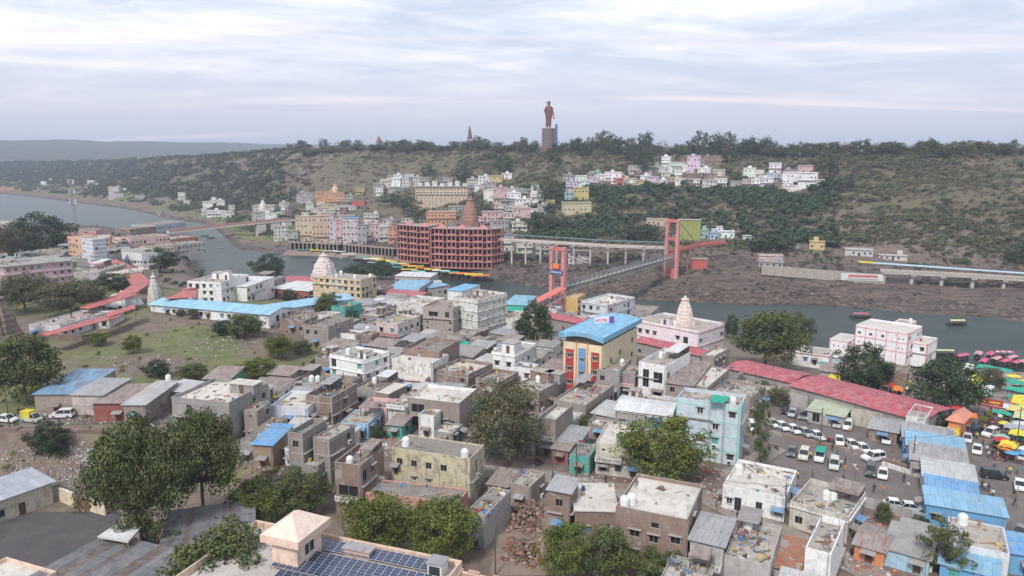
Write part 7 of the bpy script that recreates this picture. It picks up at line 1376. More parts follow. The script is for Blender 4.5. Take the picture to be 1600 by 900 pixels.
# corrugated hall roofs at lower left, sheet by sheet
def sheetroof(label, O, U, Vp, z, mats, wallm, slope=0, seed=1, sw=1.0, sl=2.6):
    r = random.Random(seed); o, a, b = [np.array(P(*q, z)[:2]) for q in (O, U, Vp)]; uu = (a-o); LU = np.linalg.norm(uu); uu /= LU; vv = b-o; vv -= uu*np.dot(vv, uu); LV = np.linalg.norm(vv); vv /= LV; yaw = math.atan2(vv[1], vv[0]) ; flip = (uu[0]*-vv[1] + uu[1]*vv[0]) > 0
    e_ = empty('hall', (o[0], o[1], 0), yaw, label, 'hall'); sy_ = 1 if flip else -1; mb = MB(); mb.box(.2, min(.2*sy_, (LU-.2)*sy_), -1, LV-.2, max(.2*sy_, (LU-.2)*sy_), z-.25, wallm); mb.build('wall', e_)
    meshes = []
    for m in mats:
        mb = MB(); nseg = 12
        for k in range(nseg):
            x0, x1 = sw*k/nseg, sw*(k+1)/nseg; z0, z1 = (.05 if k % 2 else 0), (0 if k % 2 else .05); uvs = [(x0, 0), (x1, 0), (x1, sl), (x0, sl)]; f = [(x0, 0, z0), (x1, 0, z1), (x1, sl, z1), (x0, sl, z0)]; mb.face(f, m, uvs)
        meshes.append(mb.mesh('roof_sheet'))
    nv, nu = int(LV/sw)+1, int(LU/(sl-.15))+1
    for i in range(nv):
        pass
    colm = [r.choice(meshes[:1]*4+meshes) for _ in range(nv+1)]
    for i in range(nv):
        for j in range(nu):
            yy = j*(sl-.15); zz_ = z + slope*abs(yy-LU/2)*-1 + .03*(j % 2); ob = put('roof_sheet', colm[i], e_, (i*sw*.97, (yy if sy_ > 0 else -yy-sl), zz_+.012*(i % 2)), 0); ob.rotation_euler = (r.uniform(-.012, .012), r.uniform(-.01, .01), 0)
    return e_, (uu, vv, LU, LV)
SM = [sheet((.19, .20, .22), .45, 0, .16), sheet((.15, .16, .18), .9, 0, .16), sheet((.24, .25, .27), .3, 0, .16), sheet((.17, .14, .13), 1.0, 0, .16)]
sheetroof('long hall with grey and rust corrugated roof at the lower left', (36, 905), (150, 842), (262, 950), 5.5, SM, CRD, 0, 3)
sheetroof('second corrugated roof with rust stripes behind the drooping tree', (246, 862), (262, 800), (392, 878), 5.0, SM, CRD, 0, 5)
canopy('white metal sheet canopy above the grey corrugated hall', [(152, 838), (200, 846), (222, 822), (184, 817)], 6.6, sheet((.78, .78, .78), .0), .25, 'canopy', 'canopy', posts=True)
H('long cream school block with pale blue-grey sheet roof at the left edge', (-60, 797), (80, 752), (38, 740), 4.0, paint((.62, .56, .46), .5), name='long_shed', cat='building', roof='sheet', rmat=sheet((.42, .46, .53), .03), slope=.5, over=.6, fl=1, style='dark', dens=.4)
e_ = H('cream terrace corner at the bottom left edge', (-60, 905), (20, 930), (45, 880), 6.0, CRP, par=.5, rmat=ROOFL, fl=1, clut=0)
on_face(dict(e=HOUSES[-2][3], W=1, D=1), 0, .01, 0, .01, CREAM, 'wall_patch') if False else None
# ---------------------------------------------------------------- stuff: rubble, stones, litter
def scatter(name, label, quads, n, smin, smax, cols, seed, pile=0, cat='rubble'):
    r = np.random.RandomState(seed); Vb = np.array([(x, y, z) for z in (-.5, .5) for (x, y) in ((-.5, -.5), (.5, -.5), (.5, .5), (-.5, .5))]); Fb = np.array([(4, 5, 6, 7), (0, 1, 5, 4), (1, 2, 6, 5), (2, 3, 7, 6), (3, 0, 4, 7)]); Vs, Fs, Cs = [], [], []; k = 0
    for qd in quads:
        C4 = [np.array(G(*q)[:2]) for q in qd[:4]]
        for _ in range(n):
            s_, t_ = r.beta(1.6, 1.6), r.beta(1.6, 1.6); q = (C4[0]*(1-s_)+C4[1]*s_)*(1-t_) + (C4[3]*(1-s_)+C4[2]*s_)*t_; sz = r.uniform(smin, smax)*np.array([1, r.uniform(.4, 1), r.uniform(.2, .7)]); a = r.rand()*6.28; Rm = np.array([[math.cos(a), -math.sin(a), 0], [math.sin(a), math.cos(a), 0], [0, 0, 1]]); zz_ = T(q[0], q[1])+sz[2]*.3+.08 + pile*max(0, 1-((s_-.5)**2+(t_-.5)**2)*7)*r.rand()
            tl = r.uniform(-.4, .4); Rt = np.array([[1, 0, 0], [0, math.cos(tl), -math.sin(tl)], [0, math.sin(tl), math.cos(tl)]]); Vs.append((Vb*(1+r.uniform(-.15, .15, (8, 3)))*sz) @ Rt.T @ Rm.T + np.array([q[0], q[1], zz_])); Fs.append(Fb+8*k); c_ = np.array(cols[r.randint(len(cols))])*r.uniform(.5, .95); Cs.append(np.tile([*c_, 1], (8, 1))); k += 1
    o = put(name, npmesh(name, np.concatenate(Vs), np.concatenate(Fs), [RUB], np.concatenate(Cs))); tag(o, label, cat, kind='stuff')
RUB, rt_, rb_ = NM('rubble'); s = NT(rt_); at = s.n('ShaderNodeAttribute', attribute_name='tint'); s.set(rb_.inputs['Base Color'], at.outputs['Color']); rb_.inputs['Roughness'].default_value = .95
scatter('brick_rubble', 'heaps of broken bricks and earth in the vacant lot', [[(775, 830), (850, 850), (850, 790), (790, 780)], [(780, 880), (850, 890), (850, 850), (790, 840)], [(790, 800), (850, 812), (852, 785), (800, 780)]], 420, .15, .7, [(.34, .16, .11), (.28, .2, .16), (.4, .33, .28), (.2, .14, .11)], 1, 1.6)
scatter('litter', 'white and coloured litter spread over the rubbish slope at left', [[(0, 745), (130, 760), (160, 690), (0, 690)], [(60, 760), (200, 770), (220, 700), (120, 700)], [(110, 725), (180, 730), (175, 700), (110, 700)]], 600, .08, .34, [(.44, .40, .37), (.35, .3, .26), (.5, .42, .36), (.25, .18, .14), (.3, .33, .4), (.72, .72, .7)], 2, 0, 'litter')
scatter('pale_stones', 'pale loose stones and ruined wall remains on the rough field', [[(235, 560), (420, 570), (430, 515), (240, 515)], [(300, 550), (400, 552), (400, 525), (310, 522)], [(150, 575), (330, 590), (330, 560), (160, 555)], [(320, 520), (470, 530), (470, 500), (330, 498)]], 150, .12, .5, [(.36, .32, .28), (.30, .25, .22), (.55, .52, .5), (.22, .18, .15)], 3, 0, 'stones')
scatter('lane_debris', 'bricks, firewood and scraps along the town lanes', [[(560, 715), (640, 720), (640, 680), (580, 680)], [(740, 760), (1000, 790), (1000, 745), (740, 720)], [(1100, 790), (1160, 810), (1160, 770), (1100, 760)], [(1040, 770), (1130, 770), (1150, 730), (1090, 720)], [(1240, 870), (1400, 920), (1420, 890), (1260, 840)], [(380, 760), (480, 770), (470, 720), (380, 710)], [(1350, 850), (1440, 860), (1440, 800), (1350, 800)], [(0, 665), (300, 670), (300, 650), (0, 650)], [(1190, 660), (1440, 740), (1440, 730), (1190, 650)]], 130, .1, .6, [(.4, .3, .24), (.5, .48, .45), (.25, .17, .13), (.3, .3, .32), (.55, .2, .12), (.6, .6, .6)], 4, 0, 'debris')
# market umbrellas and small stalls
_u = MB(); _u.lathe([(1.5, 1.95), (.8, 2.3), (0, 2.5)], WT, 10); um = _u.v
def umbrella(m): mb = MB(); mb.lathe([(1.5, 1.95), (.8, 2.32), (0, 2.5)], m, 10); mb.lathe([(0, 2.44), (.8, 2.27), (1.48, 1.93)], m, 10); return mb.mesh('shade')
UM = [('orange', umbrella(OT)), ('yellow', umbrella(YT)), ('red', umbrella(RT)), ('green', umbrella(GT)), ('blue', umbrella(BT)), ('white', umbrella(WT)), ('teal', umbrella(TT))]
_t = MB(); _t.box(-1.1, -.6, .7, 1.1, .6, .78, WOOD)
for x in (-1, 1):
    for y in (-.5, .5): _t.box(x-.04, y-.04, 0, x+.04, y+.04, .7, WOOD)
STT = _t.mesh('table'); ru = random.Random(21); sp = []
for (x0, x1, y0, y1, n, wt) in ((1500, 1600, 588, 632, 22, 'in the market near the river'), (1558, 1600, 636, 730, 16, 'along the right road stalls'), (1384, 1428, 598, 618, 8, 'between the two dark market trees'), (1282, 1300, 574, 590, 4, 'beside the left of the dark riverside tree'), (1470, 1500, 640, 690, 5, 'by the orange temple hut')):
    L0 = sorted((ru.uniform(x0, x1), ru.uniform(y0, y1)) for _ in range(n)); cnt_ = {}
    for px, py in L0:
        nm_, me = ru.choice(UM); k = cnt_.get(nm_, 0); cnt_[nm_] = k+1; g = G(px, py)
        e_ = empty('market_stall', (g[0], g[1], g[2]+.1), ru.uniform(0, 3), f"{ORD[min(k, 19)]} {nm_} umbrella stall from the left {wt}", 'stall', 'umbrella stalls in the market'); put('shade', me, e_, (0, 0, 0), 0, ru.uniform(.8, 1.25)); put('pole', POSTM, e_, (0, 0, 0), 0, (.5, .5, 2.0)); put('table', STT, e_, (.5, .6, 0))

# flat rock shelves stepping down to the far water
rs_ = np.random.RandomState(8); Vb = np.array([(x, y, z) for z in (-.5, .5) for (x, y) in ((-.5, -.5), (.5, -.5), (.5, .5), (-.5, .5))]); Fb = np.array([(4, 5, 6, 7), (0, 1, 5, 4), (1, 2, 6, 5), (2, 3, 7, 6), (3, 0, 4, 7)]); Vs, Fs, Cs = [], [], []
for k in range(2400):
    sv = rs_.uniform(9.0, 10.9) if k % 3 else rs_.uniform(9.0, 9.5); az = R(rs_.uniform(-24, 40)); ri = int(np.searchsorted(SEG+ST, sv)); ci = int((az-AZ[0])/(AZ[1]-AZ[0])); x, y, z = GX[ri, ci], GY[ri, ci], RZ[ri, ci]; tx, ty = GX[ri, ci+3]-x, GY[ri, ci+3]-y; a = math.atan2(ty, tx)+rs_.uniform(-.6, .6)
    sz = np.array([rs_.uniform(.7, 3.6), rs_.uniform(.5, 2.6), rs_.uniform(.2, 1.3)]); Rm = np.array([[math.cos(a), -math.sin(a), 0], [math.sin(a), math.cos(a), 0], [0, 0, 1]]); Vs.append((Vb*(1+rs_.uniform(-.3, .3, (8, 3)))*sz) @ Rm.T + np.array([x, y, z+.05])); Fs.append(Fb+8*k); c_ = np.array([(.10, .076, .066), (.13, .10, .085), (.155, .12, .10), (.08, .062, .054)][rs_.randint(4)])*rs_.uniform(.8, 1.2); Cs.append(np.tile([*c_, 1], (8, 1)))
tag(put('rock_ledges', npmesh('rock_ledges', np.concatenate(Vs), np.concatenate(Fs), [RUB], np.concatenate(Cs))), 'dark layered rock shelves stepping down to the far waterline', 'rocks', kind='stuff')
# ---------------------------------------------------------------- vehicles
TYRE = plain((.02, .02, .02), .8, .2); RIM = plain((.35, .35, .36), .4, .2, .3); CG = plain((.02, .025, .03), .12, .2, 0, .6); LAMP = plain((.75, .75, .72), .2, .1, 0, .6); TAIL = plain((.45, .03, .03), .3)
def carpaint(c_):
    m, t, b = NM('car_paint'); s = NT(t); s.set(b.inputs['Base Color'], s.mix(s.rng(s.noise(s.pos(), 1.5, 4), .3, .8), c_, tuple(k*.8 for k in c_))); b.inputs['Roughness'].default_value = .3; b.inputs['Coat Weight'].default_value = .4; return m
carpaint = cache(carpaint)
wm_ = MB(); wm_.bar((0, -.1, 0), (0, .1, 0), .31, TYRE, 12); WHEEL = wm_.mesh('wheel'); wm_ = MB(); wm_.bar((0, -.108, 0), (0, .108, 0), .18, RIM, 8); WRIM = wm_.mesh('rim')
def loft(mb, prof, halfw, m, inset=.0):
    # prof: closed (x, z) list; body width +-halfw(z)
    L_ = [(x, -halfw(x, z), z) for x, z in prof]; Rr = [(x, halfw(x, z), z) for x, z in prof]; n = len(prof)
    for i in range(n): j = (i+1) % n; mb.face([L_[i], Rr[i], Rr[j], L_[j]], m)
    mb.face(L_, m); mb.face(Rr[::-1], m)
def carmesh(kind, c_):
    pm = carpaint(c_); L_ = {'car': 3.9, 'suv': 4.4, 'van': 3.9}[kind]; w_ = .84 if kind != 'suv' else .9; hb = .82 if kind == 'car' else .98; ht = {'car': 1.46, 'suv': 1.76, 'van': 1.82}[kind]; a = L_/2
    lo = MB(); loft(lo, [(-a, .32), (-a+.08, .26), (a-.08, .26), (a, .4), (a-.03, hb-.2), (a-.35, hb-.03), (a*.42, hb+.06), (-a+.12, hb+.04), (-a, hb-.12)], lambda x, z: w_*(1 - .10*max(0, abs(x)/a-.75)*4*.6) , pm)
    ch = MB(); x0, x1, x2, x3 = {'car': (-a+.25, -a+.75, a*.10, a*.52), 'suv': (-a+.06, -a+.28, a*.18, a*.50), 'van': (-a+.05, -a+.15, a*.45, a*.80)}[kind]
    ch.face([(x0+.02, -w_*.93, hb+.03), (x3, -w_*.93, hb+.05), (x2, -w_*.78, ht-.04), (x1, -w_*.78, ht-.04)], CG); ch.face([(x1, w_*.78, ht-.04), (x2, w_*.78, ht-.04), (x3, w_*.93, hb+.05), (x0+.02, w_*.93, hb+.03)], CG)
    ch.face([(x3, -w_*.93, hb+.05), (x3, w_*.93, hb+.05), (x2, w_*.78, ht-.04), (x2, -w_*.78, ht-.04)], CG); ch.face([(x0+.02, w_*.93, hb+.03), (x0+.02, -w_*.93, hb+.03), (x1, -w_*.78, ht-.04), (x1, w_*.78, ht-.04)], CG)
    ro = MB(); ro.box(x1-.03, -w_*.79, ht-.04, x2+.03, w_*.79, ht+.02, pm)
    for s_ in (-1, 1):
        for (xa, xb) in ((x3, x2), (x0+.02, x1), ((x1+x2)/2, (x1+x2)/2)): ro.bar((xa, s_*w_*.935, hb+.03), (xb, s_*w_*.79, ht-.02), .045, pm, 4)
    lm = MB(); lm.box(-.02, -.16, -.07, .03, .16, .07, LAMP); tl = MB(); tl.box(-.03, -.1, -.13, .02, .1, .13, TAIL)
    return lo.mesh('body'), ch.mesh('window'), ro.mesh('roof'), lm.mesh('headlight'), tl.mesh('tail_light'), L_, w_, hb
CARC = {}
def car(label, px, py, dpx, dpy, c_, kind='car', extra=None, name='parked_car', cat='car', group='parked cars'):
    key = (kind, c_); CARC.setdefault(key, carmesh(kind, c_)); lo, ch, ro, lm, tl, L_, w_, hb = CARC[key]; g = G(px, py); g2 = G(px+dpx*6, py+dpy*6); yaw = math.atan2(g2[1]-g[1], g2[0]-g[0]); e_ = empty(name, (g[0], g[1], g[2]+.14), yaw, label, cat, group)
    put('body', lo, e_); put('window', ch, e_); put('roof', ro, e_); a = L_/2
    for x in (-a*.62, a*.62):
        for y in (-w_*.92, w_*.92): wo = put('wheel', WHEEL, e_, (x, y, .31)); put('rim', WRIM, wo)
    for y in (-w_*.72, w_*.72): put('headlight', lm, e_, (a-.02, y, hb-.28)); put('tail_light', tl, e_, (-a, y, hb-.25))
    if extra:
        mb = MB(); nm_, m_, x0, x1, z0, z1 = extra; mb.box(x0, -w_*.95, z0, x1, w_*.95, z1, m_); mb.build(nm_, e_)
    return e_
cw, cs, cg, cd, cb, ck, cr_, cc = (.72, .72, .72), (.40, .42, .45), (.20, .20, .22), (.05, .05, .06), (.05, .08, .14), (.02, .02, .025), (.3, .04, .03), (.60, .58, .48)
K = 'in the upper row of the car park'; K2 = 'in the middle row of the car park'; K3 = 'in the lower row of the car park'
for l, px, py, dx, dy, c_, k_ in [('dark sedan half hidden under the bent pale branches '+K, 1226, 645, -.4, .9, ck, 'car'), ('silver sedan parked beside the dark sedan '+K, 1238, 650, -.4, .9, cs, 'car'), ('charcoal sedan parked nearest the pale green annex', 1254, 654, -.4, .9, cg, 'car'), ('silver-grey hatchback left of a white SUV '+K, 1308, 667, -.3, .9, cs, 'car'), ('white SUV at the end of the pair '+K, 1324, 670, -.15, .9, cw, 'suv'), ('white hatchback in front of the grey sheet shed', 1385, 692, -.2, .9, cw, 'car'), ('black van beside the blue shop wall', 1405, 690, -.1, .9, ck, 'van'),
  ('leftmost white hatchback '+K2, 1206, 666, .8, .5, cw, 'car'), ('second white car from the left '+K2, 1222, 671, .8, .5, cw, 'car'), ('third white car from the left '+K2, 1240, 676, .8, .5, cw, 'car'), ('grey-green car between white cars '+K2, 1258, 681, .8, .5, (.35, .37, .33), 'car'), ('white car beside the lamp pole '+K2, 1277, 686, .8, .5, cw, 'car'), ('white hatchback facing forward '+K2, 1311, 694, .2, .9, cw, 'car'), ('pale sedan at the right '+K2, 1331, 700, .7, .5, (.62, .62, .58), 'car'), ('last white car at the right end of the middle row', 1348, 706, .7, .5, cw, 'car'),
  ('dark grey hatchback at the left '+K3, 1237, 711, -.3, .9, (.12, .13, .13), 'car'), ('long cream-white jeep beside the dark grey hatchback', 1256, 716, -.3, .9, cc, 'suv'), ('silver SUV with open doors and people around it', 1303, 731, -.1, .9, (.52, .53, .52), 'suv'), ('white pickup parked across by the planter wall', 1364, 720, -.9, .1, cw, 'suv'), ('dark green jeep right of the people '+K3, 1360, 741, -.1, .9, (.07, .08, .08), 'suv'), ('white hatchback at the right end '+K3, 1379, 746, -.15, .9, cw, 'car'), ('white car half hidden behind the metal fence, left one', 1400, 794, .9, .1, cw, 'car'), ('white car half hidden behind the metal fence, right one', 1424, 799, .9, .1, (.6, .62, .62), 'car'),
  ('white sedan driving down the right road alone', 1526, 708, -.1, .9, cw, 'car'), ('black SUV crossing the right road side-on', 1553, 748, .95, .12, (.03, .035, .045), 'suv'), ('white hatchback at the right edge by the road', 1592, 764, .2, .9, cw, 'car'), ('white car with a dark top edge near the grey roof', 1511, 690, -.1, .9, (.62, .60, .62), 'car'), ('dark blue SUV beside a white car in the traffic', 1526, 679, .9, -.25, (.04, .07, .11), 'suv'), ('white SUV in the traffic by the market', 1547, 682, -.85, .3, cw, 'suv'), ('white van facing forward below the red banner', 1565, 652, 0, .9, cw, 'van'), ('white jeep at the right edge beside the tarps', 1596, 716, -.3, .9, cw, 'suv'), ('grey car half seen at the bottom right edge', 1594, 838, -.6, .5, cg, 'car'),
  ('white and blue hatchback at the far left of the road', 12, 660, .9, .1, cw, 'car'), ('white SUV with open doors on the left road', 98, 653, -.95, .05, cw, 'suv'), ('white van parked behind the red-fronted shop', 168, 647, .9, .0, (.5, .5, .5), 'van'), ('white vehicle in the alley by the cream terrace', 1176, 672, .3, .9, cw, 'van'), ('white car by the red-walled hall, left one', 444, 462, .9, .1, cw, 'car'), ('white car by the red-walled hall, right one', 460, 463, .9, .1, cw, 'car')]:
    car(' '.join(l.split()[:16]), px, py, dx, dy, c_, k_)
car('white pilgrim jeep with a bright green canopy in the lower row', 1281, 719, -.35, .9, cw, 'suv', ('canopy', GT, -2.1, 1.0, 1.82, 2.0)); car('small truck with a yellow tarpaulin over its load on the left road', 50, 660, .95, .1, (.5, .52, .38), 'van', ('tarpaulin', YT, -1.9, .4, 1.0, 2.3), 'small_truck', 'truck')
car('dark three-wheeler taxi with a black hood on the left road', 183, 650, -.9, .0, ck, 'van', ('hood', cloth((.05, .04, .03)), -1.5, 1.3, 1.5, 1.95), 'auto_rickshaw', 'rickshaw', 'rickshaws')
for i, (px, py) in enumerate([(1535, 668), (1572, 664), (1568, 706), (1545, 660), (1584, 708)]): car(('dark rickshaw beside the dark blue SUV', 'black rickshaw below the grey stall canopy', 'dark rickshaw under the yellow tarp by the road', 'brown rickshaw behind the white SUV in traffic', 'black rickshaw at the right edge under a yellow tarp')[i], px, py, -.5+.3*i, .8, (.06+.03*i, .05, .04), 'van', ('hood', cloth((.12, .10, .02)), -1.6, 1.2, 1.6, 2.0), 'auto_rickshaw', 'rickshaw', 'rickshaws')
# motorbikes
mb = MB(); 
for x in (-.62, .62):
    for k in range(10): a0, a1 = k*.628, (k+1)*.628; mb.bar((x+.28*math.cos(a0), 0, .29+.28*math.sin(a0)), (x+.28*math.cos(a1), 0, .29+.28*math.sin(a1)), .05, TYRE, 4, caps=False)
mb.bar((-.6, 0, .3), (.1, 0, .45), .09, DSTEEL, 5); mb.cbox((-.25, 0, .78), (.75, .22, .12), plain((.03, .03, .03), .5)); mb.cbox((.2, 0, .78), (.42, .26, .22), cache(carpaint)((.25, .03, .03)) if False else TAIL); mb.bar((.62, 0, .3), (.42, 0, 1.0), .04, STEEL, 5); mb.bar((.42, -.33, 1.03), (.42, .33, 1.03), .025, STEEL, 4); mb.cbox((0, 0, .42), (.4, .26, .3), DSTEEL)
BIKE = mb.mesh('motorbike')
for i, (px, py) in enumerate([(1290, 690), (1295, 691), (1300, 692), (846, 727), (840, 724), (1548, 668), (1556, 672), (1505, 668), (1590, 690), (1585, 694), (1580, 690), (1592, 726), (1572, 722), (1212, 703), (1420, 800), (195, 652), (30, 648), (36, 646)]):
    g = G(px, py); o = put('motorbike', BIKE, None, (g[0], g[1], g[2]+.13), i*1.3 % 3); tag(o, ' '.join(('motorbike parked ' + ('among the middle-row cars, left one', 'among the middle-row cars, centre one', 'among the middle-row cars, right one', 'by the olive tree in the street, right one', 'by the olive tree in the street, left one', 'in the market traffic behind the SUV', 'in the market traffic right of the SUV', 'by the orange temple hut', 'at the right edge under the tarp', 'under the right yellow tarp, lower one', 'under the right yellow tarp, upper one', 'at the right edge below the white jeep', 'beside the right road kerb', 'on the dirt beside the light-blue building lane', 'by the car park metal fence', 'beside the long roadside shop', 'under the left tree, front one', 'under the left tree, back one')[i]).split()[:16]), 'motorbike', 'motorbikes')
# ---------------------------------------------------------------- people (one continuous skinned body each, four poses)
def skin_mesh(name, pts, edges, rad, sub=1):
    me = bpy.data.meshes.new(name); me.from_pydata(pts, edges, []); o = bpy.data.objects.new(name, me); SC.collection.objects.link(o); m = o.modifiers.new('skin', 'SKIN')
    for v, r_ in zip(me.skin_vertices[0].data, rad): v.radius = r_ if hasattr(r_, '__len__') else (r_, r_)
    me.skin_vertices[0].data[0].use_root = True; sm = o.modifiers.new('sub', 'SUBSURF'); sm.levels = sub; sm.render_levels = sub; bpy.context.view_layer.update(); dg = bpy.context.evaluated_depsgraph_get(); out_ = bpy.data.meshes.new_from_object(o.evaluated_get(dg)); bpy.data.objects.remove(o); out_.polygons.foreach_set('use_smooth', [True]*len(out_.polygons)); return out_
def person_pts(st=.22, arm=.1, fw=.0):
    P_ = [(0, 0, .93), (0, 0, 1.12), (0, 0, 1.36), (0, 0, 1.47), (0, 0, 1.60), (0, 0, 1.70)]; r_ = [(.15, .12), (.14, .10), (.17, .11), .055, (.085, .1), .06]; E = [(0, 1), (1, 2), (2, 3), (3, 4), (4, 5)]
    for s_, f in ((-1, st), (1, -st)):
        i = len(P_); P_ += [(s_*.09, 0, .88), (s_*.10, f*.5, .48), (s_*.11, f, .09), (s_*.12, f-.16, .04)]; r_ += [.095, .062, .042, .04]; E += [(0, i), (i, i+1), (i+1, i+2), (i+2, i+3)]
        i = len(P_); P_ += [(s_*.19, 0, 1.38), (s_*(.24+arm*.3), -f*.4-fw*.2, 1.10), (s_*(.22+arm*.2), -f*.9-fw*.45, .88+fw*.3), (s_*.22, -f-fw*.55, .80+fw*.35)]; r_ += [.06, .045, .034, .03]; E += [(2, i), (i, i+1), (i+1, i+2), (i+2, i+3)]
    return P_, E, r_
PM_ = [skin_mesh('body', *person_pts(a, b, c_)) for a, b, c_ in ((.2, .1, 0), (.05, .12, 0), (.12, .1, .5), (.3, .1, .1))]
SKIN = plain((.26, .14, .09), .7); HAIR = plain((.02, .015, .012), .7); hb_ = MB(); hb_.lathe([(.0, -.02), (.1, 0), (.115, .06), (.09, .12), (.0, .15)], HAIR, 8); HM = hb_.mesh('hair')
PCV = {}
def person(label, px, py, pose, top, bot, dpx=0, dpy=1):
    key = (pose, top, bot)
    if key not in PCV:
        me = PM_[pose].copy(); me.materials.clear()
        for m_ in (SKIN, plain(top, .8), plain(bot, .8)): me.materials.append(m_)
        mi = []
        for p_ in me.polygons: z = p_.center[2]; x = abs(p_.center[0]); mi.append(0 if z > 1.44 or z < .07 or (x > .19 and z < 1.02) else (1 if z > .9 else 2))
        me.polygons.foreach_set('material_index', mi); PCV[key] = me
    g = G(px, py); g2 = G(px+dpx*6, py+dpy*6); o = put('person', PCV[key], None, (g[0], g[1], g[2]+.13), math.atan2(g2[1]-g[1], g2[0]-g[0])+math.pi/2); tag(o, label, 'person', 'people about the town'); put('hair', HM, o, (0, .01, 1.62))
wh, bl_, rd, og, yl, pu, gn, kh, dn = (.6, .6, .6), (.03, .03, .035), (.42, .05, .05), (.6, .25, .05), (.6, .5, .1), (.25, .08, .25), (.06, .25, .15), (.3, .24, .17), (.06, .08, .16)
PPL = [('person in black on the open road at the right', 1585, 792, 3, bl_, bl_), ('person in pale shirt by the white hatchback at the right edge', 1589, 776, 1, (.45, .42, .4), kh), ('person in orange walking below the car park', 1380, 773, 0, og, kh), ('person in dark clothes walking left of the orange one', 1365, 771, 0, bl_, dn), ('person in white shirt standing between the silver SUV and dark jeep', 1335, 737, 1, wh, kh), ('person in tan robe beside the white-shirted one', 1338, 743, 1, (.5, .38, .3), (.4, .3, .24)), ('person in black at the silver SUV, left side', 1294, 731, 1, bl_, bl_), ('person in white at the silver SUV, right side', 1314, 731, 1, wh, dn), ('person in black at the silver SUV, far right', 1320, 728, 1, bl_, dn), ('person in dark jacket behind the green-canopied jeep', 1300, 706, 1, bl_, dn), ('person in grey by the planter wall', 1308, 713, 1, (.2, .2, .22), dn),
 ('person in pale blue on the upper right road', 1544, 717, 0, (.35, .42, .5), dn), ('person in black beside the pale-blue one on the road', 1550, 716, 0, bl_, bl_), ('person in red-brown walking on the right road', 1558, 728, 0, (.35, .12, .06), kh), ('person in dark at the cream-blue shop front, left', 1534, 765, 1, bl_, dn), ('person in white at the cream-blue shop front', 1538, 768, 1, wh, dn), ('person in black at the blue shop corner', 1544, 771, 1, bl_, dn), ('person in dark clothes standing in the lane by the slotted-balcony house', 1119, 800, 1, (.16, .11, .09), kh), ('person in black standing in the lane before the terrace house', 946, 757, 1, bl_, bl_), ('person sitting-like dark figure near the terrace house steps', 915, 752, 1, (.4, .3, .25), kh), ('person in dark shirt at the shabby house roof edge', 1152, 815, 1, bl_, dn),
 ('person in white on the left road', 72, 657, 0, wh, kh), ('person in white by the roadside shop with green sign', 93, 643, 1, wh, dn), ('person in dark clothes under the left tree', 30, 650, 1, bl_, dn), ('person in red by the long roadside shop', 226, 651, 1, rd, dn), ('person in grey at the left road edge', 205, 657, 1, (.25, .25, .27), dn), ('person standing in the street beside the turquoise shop', 668, 706, 0, pu, kh)]
rp_ = random.Random(4); spots = [('walking in the upper car park', 1320, 680, 1205, 1440, 655, 722), ('in the lower part of the car park', 1300, 740, 1230, 1430, 728, 775), ('on the wide road at the right', 1560, 740, 1535, 1598, 700, 830), ('by the blue shops', 1540, 800, 1528, 1590, 690, 800), ('in the lane through the town', 800, 740, 600, 1100, 690, 775), ('in the market crowd near the red banner', 1535, 645, 1500, 1600, 636, 660), ('by the market stalls at the right', 1560, 670, 1520, 1598, 660, 690), ('among the stalls between the market trees', 1400, 610, 1388, 1425, 600, 618), ('at the river landing', 1540, 592, 1500, 1598, 586, 600)]
cn = [('white', wh), ('black', bl_), ('red', rd), ('orange', og), ('yellow', yl), ('purple', pu), ('green', gn), ('khaki', kh), ('navy', dn)]
for (wt, _, __, x0, x1, y0, y1) in spots:
    for k, (cn_, cv_) in enumerate(cn):
        PPL.append((f'person wearing {cn_} {wt}', rp_.uniform(x0, x1), rp_.uniform(y0, y1), rp_.randrange(4), cv_, rp_.choice([kh, dn, bl_])))
for q in PPL: person(*q, rp_.uniform(-1, 1), rp_.uniform(-1, 1))
# water buffalo on the lane
bp = [(0, 0, 1.05), (.55, 0, 1.1), (1.0, 0, 1.12), (1.35, 0, 1.12), (1.62, 0, 1.0), (1.85, 0, .88), (-.55, 0, 1.1), (-.85, 0, 1.0), (-.98, 0, .6)]; brd = [(.33, .36), (.32, .36), (.25, .28), (.17, .2), (.14, .15), (.08, .09), (.31, .33), (.14, .16), .03]; be = [(0, 1), (1, 2), (2, 3), (3, 4), (4, 5), (0, 6), (6, 7), (7, 8)]
for s_ in (-1, 1):
    i = len(bp); bp += [(.75, s_*.2, .75), (.78, s_*.2, .42), (.74, s_*.2, .06)]; brd += [.13, .07, .06]; be += [(1, i), (i, i+1), (i+1, i+2)]
    i = len(bp); bp += [(-.6, s_*.2, .80), (-.72, s_*.2, .48), (-.62, s_*.2, .06)]; brd += [.16, .07, .06]; be += [(6, i), (i, i+1), (i+1, i+2)]
    i = len(bp); bp += [(1.45, s_*.18, 1.12), (1.35, s_*.42, 1.18), (1.2, s_*.36, 1.32)]; brd += [.06, .04, .02]; be += [(3, i), (i, i+1), (i+1, i+2)]
bm_ = skin_mesh('buffalo', bp, be, brd); bm_.materials.clear(); bm_.materials.append(plain((.03, .026, .024), .7)); g = G(1338, 873); g2 = G(1348, 877); o = put('buffalo', bm_, None, (g[0], g[1], g[2]+.1), math.atan2(g2[1]-g[1], g2[0]-g[0]), 1.05); tag(o, 'black water buffalo walking on the dirt lane at lower right', 'buffalo')
